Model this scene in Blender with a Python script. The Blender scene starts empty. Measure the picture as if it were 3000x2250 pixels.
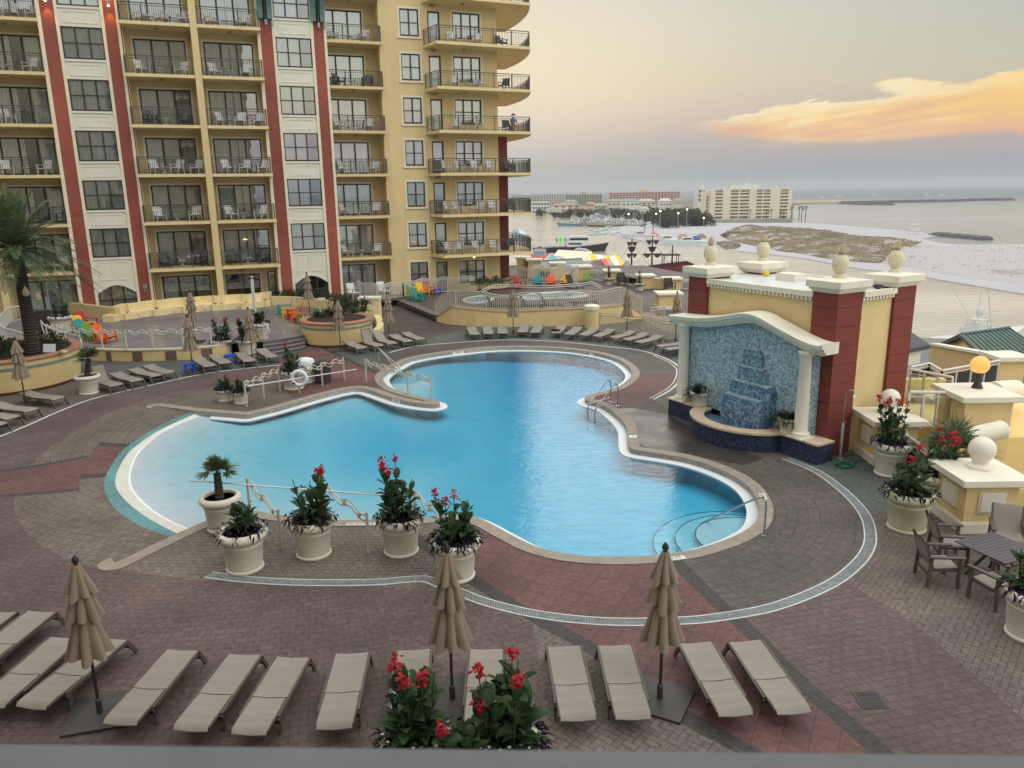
import bpy, bmesh, math, random
from mathutils import Vector, Matrix, geometry
sc = bpy.context.scene
R = math.radians
rnd = random.Random(7)
# ---------------------------------------------------------------- camera, sky, sun, exposure
HC = 8.2
cd = bpy.data.cameras.new("camera"); cam = bpy.data.objects.new("camera", cd)
sc.collection.objects.link(cam); sc.camera = cam
cd.sensor_fit = 'HORIZONTAL'; cd.sensor_width = 36.0; cd.lens = 36.0 * 2266 / 3000
cd.dof.use_dof = True; cd.dof.focus_distance = 25; cd.dof.aperture_fstop = 9.0
cd.clip_start = 0.05; cd.clip_end = 30000
RC = (Matrix.Rotation(R(90 - 14.01), 3, 'X') @ Matrix.Rotation(R(-0.8), 3, 'Z'))
cam.matrix_world = Matrix.Translation((0, 0, HC)) @ RC.to_4x4()

def N(nt, typ, **kw):
    n = nt.nodes.new(typ)
    ins = kw.pop('i', None)
    for k, v in kw.items(): setattr(n, k, v)
    if ins:
        for k, v in ins.items():
            s = n.inputs[k]
            if hasattr(v, 'is_output') or isinstance(v, bpy.types.NodeSocket): nt.links.new(v, s)
            else: s.default_value = v
    return n
def ramp(nt, fac, stops):
    r = nt.nodes.new('ShaderNodeValToRGB'); cr = r.color_ramp
    while len(cr.elements) < len(stops): cr.elements.new(0.5)
    for e, (p, c) in zip(cr.elements, stops):
        e.position = p; e.color = (*c, 1) if len(c) == 3 else c
    nt.links.new(fac, r.inputs[0]); return r.outputs[0]
def mth(nt, op, a, b=None, c=None, clamp=False):
    n = nt.nodes.new('ShaderNodeMath'); n.operation = op; n.use_clamp = clamp
    for k, v in enumerate((a, b, c)):
        if v is None: continue
        if isinstance(v, (int, float)): n.inputs[k].default_value = v
        else: nt.links.new(v, n.inputs[k])
    return n.outputs[0]
def mixc(nt, fac, a, b, mode='MIX'):
    n = nt.nodes.new('ShaderNodeMix'); n.data_type = 'RGBA'; n.blend_type = mode; n.clamp_factor = True
    for s, v in ((n.inputs[0], fac), (n.inputs[6], a), (n.inputs[7], b)):
        if isinstance(v, (int, float)): s.default_value = v
        elif isinstance(v, (tuple, list)): s.default_value = (*v, 1) if len(v) == 3 else v
        else: nt.links.new(v, s)
    return n.outputs[2]
def L(r, g, b):
    f = lambda c: c / 12.92 if c <= 0.04045 else ((c + 0.055) / 1.055) ** 2.4
    return (f(r / 255), f(g / 255), f(b / 255))

SUN_EL, SUN_AZ = R(50), R(125)      # azimuth clockwise from +Y
w = bpy.data.worlds.new("World"); sc.world = w; w.use_nodes = True
nt = w.node_tree; nt.nodes.clear()
tc = N(nt, 'ShaderNodeTexCoord'); d = tc.outputs['Generated']
sx = N(nt, 'ShaderNodeSeparateXYZ', i={0: d})
el = mth(nt, 'MULTIPLY', mth(nt, 'ARCSINE', sx.outputs[2]), 57.29578)
az = mth(nt, 'MULTIPLY', mth(nt, 'ARCTAN2', sx.outputs[0], sx.outputs[1]), 57.29578)
eln = mth(nt, 'DIVIDE', el, 30.0, clamp=True)
cl = ramp(nt, eln, [(0.0, L(160, 167, 175)), (0.05, L(166, 170, 177)), (0.11, L(190, 183, 181)), (0.17, L(222, 203, 184)), (0.24, L(233, 217, 184)), (0.34, L(234, 225, 200)), (0.47, L(226, 221, 209)), (1.0, L(230, 227, 220))])
cr_ = ramp(nt, eln, [(0.0, L(154, 163, 171)), (0.04, L(158, 163, 170)), (0.10, L(176, 168, 168)), (0.15, L(196, 180, 166)), (0.22, L(203, 198, 176)), (0.32, L(196, 197, 184)), (0.47, L(190, 194, 194)), (1.0, L(224, 222, 216))])
side = mth(nt, 'MULTIPLY_ADD', az, 1 / 34.0, 0.06, clamp=True)
sky = mixc(nt, side, cl, cr_)
# glow of the set sun behind the hotel
dx = mth(nt, 'DIVIDE', mth(nt, 'ADD', az, 1.0), 13.0); dy = mth(nt, 'DIVIDE', mth(nt, 'SUBTRACT', el, 7.5), 6.0)
gl = mth(nt, 'EXPONENT', mth(nt, 'MULTIPLY', mth(nt, 'ADD', mth(nt, 'MULTIPLY', dx, dx), mth(nt, 'MULTIPLY', dy, dy)), -1.0))
sky = mixc(nt, mth(nt, 'MULTIPLY', gl, 0.7), sky, L(250, 236, 204))
# cloud bank at the right, drawn in direction space (azimuth, elevation)
pv = N(nt, 'ShaderNodeCombineXYZ', i={0: az, 1: mth(nt, 'MULTIPLY', el, 2.6), 2: 0.0}).outputs[0]
n1 = N(nt, 'ShaderNodeTexNoise', i={'Vector': pv, 'Scale': 0.16, 'Detail': 8.0, 'Roughness': 0.58, 'Distortion': 0.3}).outputs['Fac']
pv2 = N(nt, 'ShaderNodeCombineXYZ', i={0: mth(nt, 'MULTIPLY', az, .6), 1: mth(nt, 'MULTIPLY_ADD', az, -.38, mth(nt, 'MULTIPLY', el, 3.2)), 2: 3.0}).outputs[0]
n2 = N(nt, 'ShaderNodeTexNoise', i={'Vector': pv2, 'Scale': 0.30, 'Detail': 7.0, 'Roughness': 0.6}).outputs['Fac']
def step(x, lo, hi):
    m = N(nt, 'ShaderNodeMapRange', interpolation_type='SMOOTHSTEP', i={0: x, 1: lo, 2: hi, 3: 0.0, 4: 1.0}); return m.outputs[0]
def aze(x, y):
    v = RC @ Vector(((x - 1500) / 2266, (1125 - y) / 2266, -1.0)); v.normalize(); return (math.degrees(math.atan2(v.x, v.y)) / 40.0, math.degrees(math.asin(v.z)) / 16.0)
azn = mth(nt, 'DIVIDE', az, 40.0, clamp=True)
def curve(pts):
    q = [aze(*p) for p in pts]; return mth(nt, 'MULTIPLY', ramp(nt, azn, [(a, (max(0, e),) * 3) for a, e in q]), 16.0)
n3 = N(nt, 'ShaderNodeTexNoise', i={'Vector': pv2, 'Scale': 0.62, 'Detail': 9.0, 'Roughness': 0.68, 'Distortion': .6}).outputs['Fac']
fine = mth(nt, 'ADD', mth(nt, 'MULTIPLY', mth(nt, 'SUBTRACT', n1, .5), 1.6), mth(nt, 'MULTIPLY', mth(nt, 'SUBTRACT', n3, .5), 2.6))
topA = curve([(1960, 420), (2002, 372), (2085, 352), (2151, 335), (2230, 318), (2314, 305), (2483, 292), (2612, 270), (2800, 240), (3050, 215)])
topB = curve([(2530, 330), (2536, 246), (2600, 230), (2660, 222), (2760, 236), (2830, 238), (2900, 222), (3050, 185)])
botA = curve([(1960, 378), (2060, 392), (2160, 402), (2300, 418), (2415, 425), (2540, 420), (2687, 407), (2809, 396), (2958, 386), (3100, 388)])
botB = curve([(2500, 246), (2560, 258), (2640, 285), (2750, 330), (3000, 400), (3100, 400)])
wob2 = mth(nt, 'MULTIPLY', mth(nt, 'SUBTRACT', n2, 0.5), 3.0); wob = mth(nt, 'MULTIPLY', mth(nt, 'SUBTRACT', n1, 0.5), 5.0)
eA = mth(nt, 'SUBTRACT', mth(nt, 'ADD', topA, mth(nt, 'MULTIPLY', fine, .7)), el); eB = mth(nt, 'SUBTRACT', mth(nt, 'ADD', topB, mth(nt, 'MULTIPLY', fine, .35)), el)
bA = mth(nt, 'SUBTRACT', el, mth(nt, 'ADD', botA, mth(nt, 'MULTIPLY', fine, .22))); bB = mth(nt, 'SUBTRACT', el, mth(nt, 'ADD', botB, mth(nt, 'MULTIPLY', fine, .3)))
mA = mth(nt, 'MULTIPLY', mth(nt, 'MULTIPLY', step(eA, -.03, .16), step(bA, -.25, .35)), step(az, 12.0, 15.5))
mB = mth(nt, 'MULTIPLY', mth(nt, 'MULTIPLY', step(eB, -.03, .12), step(bB, -.1, .4)), step(az, 23.6, 24.6))
cm = mth(nt, 'MULTIPLY', mth(nt, 'MAXIMUM', mA, mB), mth(nt, 'SUBTRACT', 1.0, step(az, 42.0, 60.0)))
cb = ramp(nt, mth(nt, 'ADD', mth(nt, 'MULTIPLY', n2, .6), mth(nt, 'MULTIPLY', n3, .4)), [(0.37, L(230, 186, 152)), (0.46, L(244, 198, 150)), (0.53, L(255, 212, 146)), (0.61, L(255, 236, 186))])
edge = mth(nt, 'SUBTRACT', 1.0, mth(nt, 'MULTIPLY', step(eA, .1, .9), mth(nt, 'MAXIMUM', step(eB, .1, .7), mth(nt, 'SUBTRACT', 1.0, mB))))
cb = mixc(nt, mth(nt, 'MULTIPLY', edge, .8), cb, L(255, 242, 200))
rt = mth(nt, 'MULTIPLY', step(az, 24.0, 33.0), step(el, 2.6, 4.6))
cb = mixc(nt, mth(nt, 'MULTIPLY', rt, .55), cb, L(255, 208, 112))
cb = mixc(nt, mth(nt, 'MULTIPLY', mth(nt, 'SUBTRACT', 1.0, step(bA, 0.2, 1.6)), .55), cb, mixc(nt, rt, L(226, 182, 160), L(250, 176, 120)))
# dusky bank below the bright cloud
dk = mth(nt, 'MULTIPLY', mth(nt, 'MULTIPLY', mth(nt, 'SUBTRACT', 1.0, step(bA, -.3, .1)), step(el, 1.2, 3.4)), step(az, 11.0, 19.0))
sky = mixc(nt, mth(nt, 'MULTIPLY', dk, .55), sky, mixc(nt, n1, L(196, 180, 174), L(212, 188, 174)))
st_ = mth(nt, 'MULTIPLY', step(n2, .5, .7), mth(nt, 'MULTIPLY', step(el, .8, 2.5), mth(nt, 'SUBTRACT', 1.0, step(el, 4.0, 6.0))))
sky = mixc(nt, mth(nt, 'MULTIPLY', st_, .25), sky, L(214, 186, 172))
sky = mixc(nt, mth(nt, 'MULTIPLY', cm, .95), sky, cb)
# small grey puffs near the hotel
px = mth(nt, 'DIVIDE', mth(nt, 'ADD', mth(nt, 'SUBTRACT', az, 2.6), mth(nt, 'MULTIPLY', wob, .5)), 2.6); py = mth(nt, 'DIVIDE', mth(nt, 'ADD', mth(nt, 'SUBTRACT', el, 5.15), mth(nt, 'MULTIPLY', wob2, .25)), .55)
pf = mth(nt, 'EXPONENT', mth(nt, 'MULTIPLY', mth(nt, 'ADD', mth(nt, 'MULTIPLY', px, px), mth(nt, 'MULTIPLY', py, py)), -1.0))
pf = mth(nt, 'MULTIPLY', step(pf, .3, .75), step(n1, .48, .56))
sky = mixc(nt, mth(nt, 'MULTIPLY', pf, .5), sky, L(172, 170, 174))
# below the horizon: sea grey
sky = mixc(nt, step(el, -1.0, -.1), L(120, 128, 134), sky)
nis = N(nt, 'ShaderNodeTexSky', sky_type='NISHITA', sun_disc=False, sun_elevation=R(8), sun_rotation=SUN_AZ)
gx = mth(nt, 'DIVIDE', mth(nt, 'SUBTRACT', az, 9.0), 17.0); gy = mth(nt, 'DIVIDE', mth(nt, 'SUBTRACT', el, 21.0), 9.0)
gb = mth(nt, 'MULTIPLY', mth(nt, 'EXPONENT', mth(nt, 'MULTIPLY', mth(nt, 'ADD', mth(nt, 'MULTIPLY', gx, gx), mth(nt, 'MULTIPLY', gy, gy)), -1.0)), step(el, 12.5, 17.0))   # unseen sky glow added above the frame to brighten the pool reflection
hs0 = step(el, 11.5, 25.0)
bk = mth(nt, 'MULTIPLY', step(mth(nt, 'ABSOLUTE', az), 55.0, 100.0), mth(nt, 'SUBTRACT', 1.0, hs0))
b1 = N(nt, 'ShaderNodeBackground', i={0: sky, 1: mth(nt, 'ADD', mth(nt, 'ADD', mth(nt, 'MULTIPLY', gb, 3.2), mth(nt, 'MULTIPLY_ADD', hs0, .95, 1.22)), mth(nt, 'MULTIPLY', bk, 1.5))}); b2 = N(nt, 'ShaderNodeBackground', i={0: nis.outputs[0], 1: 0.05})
hs = step(el, 14.0, 40.0)                                             # physical sky only overhead
b2m = N(nt, 'ShaderNodeMixShader', i={0: hs, 2: b2.outputs[0]})
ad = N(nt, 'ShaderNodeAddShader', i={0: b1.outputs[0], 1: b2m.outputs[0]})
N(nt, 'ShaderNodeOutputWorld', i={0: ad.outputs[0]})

sd = bpy.data.lights.new("sun", 'SUN'); sd.energy = 0.7; sd.angle = R(30); sd.color = (1.0, .95, .87)
so = bpy.data.objects.new("sun", sd); sc.collection.objects.link(so)
sv = Vector((math.sin(SUN_AZ) * math.cos(SUN_EL), math.cos(SUN_AZ) * math.cos(SUN_EL), math.sin(SUN_EL)))
so.rotation_euler = (-sv).to_track_quat('-Z', 'Y').to_euler()
sc.view_settings.view_transform = 'Standard'; sc.view_settings.look = 'None'; sc.view_settings.exposure = -0.3; sc.view_settings.gamma = 1
sc.cycles.max_bounces = 8; sc.cycles.transparent_max_bounces = 16; sc.cycles.caustics_reflective = False; sc.cycles.caustics_refractive = False

# ---------------------------------------------------------------- measuring helpers
CP = Vector((0, 0, HC))
def ray(x, y): return RC @ Vector(((x - 1500) / 2266, (1125 - y) / 2266, -1.0))
def G(x, y, z=0.0):                       # point on a level plane
    v = ray(x, y); return CP + v * ((z - HC) / v.z)
def GD(x, y, D):                          # point at a given forward distance
    v = ray(x, y); return CP + v * (D / v.y)
def proj(p):
    q = RC.transposed() @ (Vector(p) - CP); return (1500 + 2266 * q.x / -q.z, 1125 - 2266 * q.y / -q.z)
def hz(b, y):                             # height above point b whose image row is y
    lo, hi = -30.0, 60.0
    for _ in range(50):
        m = (lo + hi) / 2
        if proj((b[0], b[1], m))[1] > y: lo = m
        else: hi = m
    return lo
def Zm(ox, oy, s): return lambda x, y: (ox + x * s, oy + y * s)
M4 = Zm(600, 700, .36166); M5 = Zm(1200, 700, .36166); R7 = Zm(0, 1000, .42194); R8 = Zm(1900, 700, .42194)
R4b = Zm(0, 1550, .42194); R5b = Zm(800, 1550, .42194); R6b = Zm(1500, 1550, .4521); R3b = Zm(500, 1250, .4521); R2b = Zm(2400, 1300, .42194)
Z2 = Zm(0, 800, .18083); Z3 = Zm(400, 850, .18083); Z4 = Zm(800, 800, .22604); Z5 = Zm(1200, 750, .22604); Z6 = Zm(1600, 750, .22604)
R1b = Zm(2400, 900, .36166); Q1 = Zm(2500, 950, .22604); Q2 = Zm(2550, 1150, .20344); R3 = Zm(0, 500, .36166); R6 = Zm(1500, 450, .36166); R7h = Zm(2200, 450, .36166)
Z7h = Zm(1500, 540, .18083); Z8h = Zm(1800, 540, .27125); V8 = Zm(1500, 550, .22604); R5c = Zm(1700, 1050, .27125)

# ---------------------------------------------------------------- mesh builder
class MB:
    def __init__(s): s.v = []; s.f = []; s.m = []; s.M = Matrix(); s.mi = 0
    def add(s, vs, fs):
        o = len(s.v); M = s.M
        s.v += [M @ Vector(p) for p in vs]; s.f += [tuple(o + i for i in f) for f in fs]; s.m += [s.mi] * len(fs)
        return s
    def box(s, x0, x1, y0, y1, z0, z1):
        return s.add([(x, y, z) for z in (z0, z1) for x, y in ((x0, y0), (x1, y0), (x1, y1), (x0, y1))],
                     [(3, 2, 1, 0), (4, 5, 6, 7), (0, 1, 5, 4), (1, 2, 6, 5), (2, 3, 7, 6), (3, 0, 4, 7)])
    def bar(s, p, q, w, h, up=(0, 0, 1)):
        p = Vector(p); q = Vector(q); d = (q - p).normalized(); u = Vector(up)
        sdx = d.cross(u)
        if sdx.length < 1e-4: sdx = d.cross(Vector((1, 0, 0)))
        sdx.normalize(); u = sdx.cross(d); a = sdx * w / 2; b = u * h / 2
        return s.add([e + x for e in (p, q) for x in (-a - b, a - b, a + b, -a + b)],
                     [(0, 1, 2, 3), (7, 6, 5, 4), (0, 4, 5, 1), (1, 5, 6, 2), (2, 6, 7, 3), (3, 7, 4, 0)])
    def tube(s, pts, r, n=8, closed=False, cap=True):
        pts = [Vector(p) for p in pts]; m = len(pts); vs = []; fs = []; prev = None
        for k, p in enumerate(pts):
            a = pts[(k - 1) % m] if (k or closed) else p; b = pts[(k + 1) % m] if (k < m - 1 or closed) else p
            t = (b - a).normalized() if (b - a).length > 1e-9 else Vector((0, 0, 1))
            if prev is None:
                u = t.cross(Vector((0, 0, 1)))
                if u.length < 1e-3: u = t.cross(Vector((1, 0, 0)))
            else: u = prev - t * prev.dot(t)
            u.normalize(); prev = u; w_ = t.cross(u); rr = r[k] if isinstance(r, (list, tuple)) else r
            vs += [p + (u * math.cos(2 * math.pi * i / n) + w_ * math.sin(2 * math.pi * i / n)) * rr for i in range(n)]
        for k in range(m if closed else m - 1):
            k2 = (k + 1) % m
            fs += [(k * n + i, k * n + (i + 1) % n, k2 * n + (i + 1) % n, k2 * n + i) for i in range(n)]
        if cap and not closed: fs += [tuple(reversed(range(n))), tuple((m - 1) * n + i for i in range(n))]
        return s.add(vs, fs)
    def lathe(s, prof, n=20, c=(0, 0, 0), fn=None):
        vs = []; fs = []; m = len(prof)
        for k, (r, z) in enumerate(prof):
            for i in range(n):
                a = 2 * math.pi * i / n; rr = r * (fn(a, k) if fn else 1)
                vs.append((c[0] + rr * math.cos(a), c[1] + rr * math.sin(a), c[2] + z))
        for k in range(m - 1): fs += [(k * n + i, k * n + (i + 1) % n, (k + 1) * n + (i + 1) % n, (k + 1) * n + i) for i in range(n)]
        if prof[0][0] > 1e-4: fs.append(tuple(reversed(range(n))))
        if prof[-1][0] > 1e-4: fs.append(tuple((m - 1) * n + i for i in range(n)))
        return s.add(vs, fs)
    def ball(s, c, r, n=12, m=8, sq=(1, 1, 1)):
        return s.add([(c[0] + sq[0] * r * math.sin(math.pi * k / m) * math.cos(2 * math.pi * i / n), c[1] + sq[1] * r * math.sin(math.pi * k / m) * math.sin(2 * math.pi * i / n), c[2] - sq[2] * r * math.cos(math.pi * k / m)) for k in range(m + 1) for i in range(n)],
                     [(k * n + i, k * n + (i + 1) % n, (k + 1) * n + (i + 1) % n, (k + 1) * n + i) for k in range(m) for i in range(n)])
    def prism(s, poly, z0, z1):            # poly: 2D or per-vertex (x, y[, ...])
        n = len(poly); A = sum(poly[i][0] * poly[(i + 1) % n][1] - poly[(i + 1) % n][0] * poly[i][1] for i in range(n))
        if A < 0: poly = poly[::-1]
        return s.add([(p[0], p[1], z0) for p in poly] + [(p[0], p[1], z1) for p in poly],
                     [tuple(reversed(range(n))), tuple(range(n, 2 * n))] + [(i, (i + 1) % n, n + (i + 1) % n, n + i) for i in range(n)])
    def loft(s, rows, closed=False):
        n = len(rows[0]); fs = []
        for k in range(len(rows) - 1):
            for i in range(n if closed else n - 1):
                j = (i + 1) % n; fs.append((k * n + i, k * n + j, (k + 1) * n + j, (k + 1) * n + i))
        return s.add([p for r_ in rows for p in r_], fs)
    def build(s, name, mats, parent=None, smooth=False, fix=True):
        me = bpy.data.meshes.new(name); me.from_pydata([tuple(v) for v in s.v], [], s.f)
        mats = mats if isinstance(mats, (list, tuple)) else [mats]
        for m in mats: me.materials.append(m)
        if len(mats) > 1: me.polygons.foreach_set('material_index', s.m)
        if smooth: me.polygons.foreach_set('use_smooth', [True] * len(me.polygons))
        if fix:
            bm = bmesh.new(); bm.from_mesh(me); bmesh.ops.recalc_face_normals(bm, faces=bm.faces); bm.to_mesh(me); bm.free()
        if smooth:
            try: me.set_sharp_from_angle(angle=R(40))
            except Exception: pass
        me.update()
        o = bpy.data.objects.new(name, me); sc.collection.objects.link(o)
        if parent is not None: o.parent = parent
        return o
def thing(name, label, cat, loc=(0, 0, 0), rz=0.0, group=None):
    o = bpy.data.objects.new(name, None); sc.collection.objects.link(o); o.empty_display_size = .2
    o.location = loc; o.rotation_euler = (0, 0, rz); o['label'] = label; o['category'] = cat
    if group: o['group'] = group
    return o
def tag(o, label, cat, group=None):
    o['label'] = label; o['category'] = cat
    if group: o['group'] = group
    return o
def struct(o, kind='structure'): o['kind'] = kind; return o
def kids(o): return KID.get(o.name) or [c for c in bpy.data.objects if c.parent == o]
KID = {}
def cachekids(o):
    KID[o.name] = [c for c in bpy.data.objects if c.parent == o]
    for c in KID[o.name]: cachekids(c)
def dup(root, loc, rz=0.0, label=None, scale=None):
    if root.name not in KID: cachekids(root)
    def cp(o, par):
        c = o.copy(); sc.collection.objects.link(c); c.parent = par
        for ch in KID.get(o.name, []): cp(ch, c)
        return c
    c = cp(root, None); c.location = loc; c.rotation_euler = (0, 0, rz)
    if label: c['label'] = label
    if scale: c.scale = (scale,) * 3 if isinstance(scale, (int, float)) else scale
    return c
class Placer:                              # first call moves the prototype, later calls copy it
    def __init__(s, proto): s.p = proto; s.used = False; cachekids(proto)
    def __call__(s, loc, rz=0.0, label=None, scale=None):
        if not s.used:
            s.used = True; o = s.p; o.location = loc; o.rotation_euler = (0, 0, rz)
            if label: o['label'] = label
            if scale: o.scale = (scale,) * 3 if isinstance(scale, (int, float)) else scale
            return o
        o = dup(s.p, loc, rz, label, scale if scale else (1, 1, 1)); return o
def smooth_line(pts, n=6, closed=False):
    pts = [Vector(p) for p in pts]; m = len(pts); out = []
    for k in range(m if closed else m - 1):
        p0 = pts[(k - 1) % m] if (closed or k) else pts[0]; p1 = pts[k]; p2 = pts[(k + 1) % m]
        p3 = pts[(k + 2) % m] if (closed or k + 2 < m) else pts[-1]
        for j in range(n):
            t = j / n; out.append(.5 * ((2 * p1) + (p2 - p0) * t + (2 * p0 - 5 * p1 + 4 * p2 - p3) * t * t + (3 * p1 - p0 - 3 * p2 + p3) * t ** 3))
    if not closed: out.append(pts[-1])
    return out
def resample(pts, n):
    ds = [0.0]
    for a, b in zip(pts, pts[1:]): ds.append(ds[-1] + (Vector(b) - Vector(a)).length)
    out = []; k = 0
    for i in range(n):
        t = ds[-1] * i / (n - 1)
        while k < len(pts) - 2 and ds[k + 1] < t: k += 1
        f = (t - ds[k]) / max(1e-9, ds[k + 1] - ds[k]); out.append(Vector(pts[k]).lerp(Vector(pts[k + 1]), min(1, max(0, f))))
    return out
# ---------------------------------------------------------------- materials
MAT = {}
def newmat(name):
    m = bpy.data.materials.new(name); m.use_nodes = True; nt = m.node_tree
    b = nt.nodes['Principled BSDF']; MAT[name] = m; return m, nt, b
def mat(name, col, rough=.6, var=.12, scale=6.0, bump=0.0, bscale=40.0, metal=0.0, spec=.5, dirt=0.0, streak=False, emit=None, est=0.0):
    m, nt, b = newmat(name)
    tc = N(nt, 'ShaderNodeTexCoord'); v = tc.outputs['Object']
    if streak:
        mp = N(nt, 'ShaderNodeMapping', i={0: v, 3: streak if isinstance(streak, tuple) else (1, 1, .12)}); v2 = mp.outputs[0]
    else: v2 = v
    n = N(nt, 'ShaderNodeTexNoise', i={'Vector': v2, 'Scale': scale, 'Detail': 5.0, 'Roughness': .6})
    lo = tuple(c * (1 - var) for c in col); hi = tuple(min(1, c * (1 + var)) for c in col)
    c = ramp(nt, n.outputs['Fac'], [(.3, lo), (.7, hi)])
    if dirt:
        n2 = N(nt, 'ShaderNodeTexNoise', i={'Vector': v2, 'Scale': scale * .35, 'Detail': 6.0, 'Roughness': .7})
        f = ramp(nt, n2.outputs['Fac'], [(.5, (0, 0, 0)), (.75, (1, 1, 1))])
        c = mixc(nt, mth(nt, 'MULTIPLY', f, dirt), c, tuple(x * .55 for x in col))
    nt.links.new(c, b.inputs['Base Color'])
    b.inputs['Roughness'].default_value = rough; b.inputs['Metallic'].default_value = metal
    b.inputs['Specular IOR Level'].default_value = spec
    if bump:
        nb = N(nt, 'ShaderNodeTexNoise', i={'Vector': v, 'Scale': bscale, 'Detail': 4.0})
        bp = N(nt, 'ShaderNodeBump', i={'Strength': bump, 'Distance': .01, 'Height': nb.outputs['Fac']})
        nt.links.new(bp.outputs[0], b.inputs['Normal'])
    if emit:
        b.inputs['Emission Color'].default_value = (*emit, 1); b.inputs['Emission Strength'].default_value = est
    return m
def brickmat(name, c1, c2, mortar, bw, rh, ms=.008, offset=.5, center=None, R0=8.0, rot=0.0, rough=.7, wet=0.0, basket=0.0, var=.25, stain=.3, axes=(0, 1)):
    m, nt, b = newmat(name)
    g = N(nt, 'ShaderNodeTexCoord'); pos = g.outputs['Object']
    s = N(nt, 'ShaderNodeSeparateXYZ', i={0: pos})
    if center:
        ux = mth(nt, 'SUBTRACT', s.outputs[0], center[0]); uy = mth(nt, 'SUBTRACT', s.outputs[1], center[1])
        rr = mth(nt, 'SQRT', mth(nt, 'ADD', mth(nt, 'MULTIPLY', ux, ux), mth(nt, 'MULTIPLY', uy, uy)))
        th = mth(nt, 'MULTIPLY', mth(nt, 'ARCTAN2', uy, ux), R0)
        vec = N(nt, 'ShaderNodeCombineXYZ', i={0: th, 1: rr, 2: 0.0}).outputs[0]
    else:
        vec = N(nt, 'ShaderNodeCombineXYZ', i={0: s.outputs[axes[0]], 1: s.outputs[axes[1]], 2: 0.0}).outputs[0]
        if rot: vec = N(nt, 'ShaderNodeMapping', i={0: vec, 2: (0, 0, rot)}).outputs[0]
    def br(v):
        t = N(nt, 'ShaderNodeTexBrick', offset=offset, i={'Vector': v, 'Color1': (*c1, 1), 'Color2': (*c2, 1), 'Mortar': (*mortar, 1), 'Scale': 1.0, 'Mortar Size': ms, 'Mortar Smooth': .2, 'Bias': 0.0, 'Brick Width': bw, 'Row Height': rh})
        return t
    t = br(vec); col = t.outputs['Color']; fac = t.outputs['Fac']
    if basket:
        v2 = N(nt, 'ShaderNodeMapping', i={0: vec, 2: (0, 0, R(90))}).outputs[0]; t2 = br(v2)
        ck = N(nt, 'ShaderNodeTexChecker', i={'Vector': vec, 'Scale': 1 / basket})
        col = mixc(nt, ck.outputs['Fac'], col, t2.outputs['Color'])
        fac = mth(nt, 'ADD', mth(nt, 'MULTIPLY', ck.outputs['Fac'], t2.outputs['Fac']), mth(nt, 'MULTIPLY', mth(nt, 'SUBTRACT', 1.0, ck.outputs['Fac']), fac))
    n = N(nt, 'ShaderNodeTexNoise', i={'Vector': pos, 'Scale': .55, 'Detail': 7.0, 'Roughness': .65})
    col = mixc(nt, 1.0, col, ramp(nt, n.outputs['Fac'], [(.3, (1 - stain,) * 3), (.7, (1 + stain * .5,) * 3)]), 'MULTIPLY')
    n5 = N(nt, 'ShaderNodeTexNoise', i={'Vector': pos, 'Scale': .16, 'Detail': 3.0}); col = mixc(nt, 1.0, col, ramp(nt, n5.outputs['Fac'], [(.3, (.78,) * 3), (.7, (1.2,) * 3)]), 'MULTIPLY')
    n6 = N(nt, 'ShaderNodeTexNoise', i={'Vector': pos, 'Scale': 1.7, 'Detail': 9.0, 'Roughness': .75}); col = mixc(nt, mth(nt, 'MULTIPLY', ramp(nt, n6.outputs['Fac'], [(.58, (0, 0, 0)), (.72, (1, 1, 1))]), stain * .7), col, tuple(min(1, x * 1.9 + .02) for x in c1))
    n3 = N(nt, 'ShaderNodeTexNoise', i={'Vector': pos, 'Scale': 9.0, 'Detail': 3.0})
    col = mixc(nt, 1.0, col, ramp(nt, n3.outputs['Fac'], [(.3, (1 - var,) * 3), (.7, (1 + var,) * 3)]), 'MULTIPLY')
    nt.links.new(col, b.inputs['Base Color'])
    if wet:
        nw = N(nt, 'ShaderNodeTexNoise', i={'Vector': pos, 'Scale': .8, 'Detail': 4.0})
        rg = ramp(nt, nw.outputs['Fac'], [(.35, (.24,) * 3), (.65, (rough,) * 3)])
        nt.links.new(rg, b.inputs['Roughness'])
    else: b.inputs['Roughness'].default_value = rough
    h = mth(nt, 'SUBTRACT', 1.0, fac)
    bp = N(nt, 'ShaderNodeBump', i={'Strength': .5, 'Distance': .006, 'Height': h}); nt.links.new(bp.outputs[0], b.inputs['Normal'])
    return m
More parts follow.
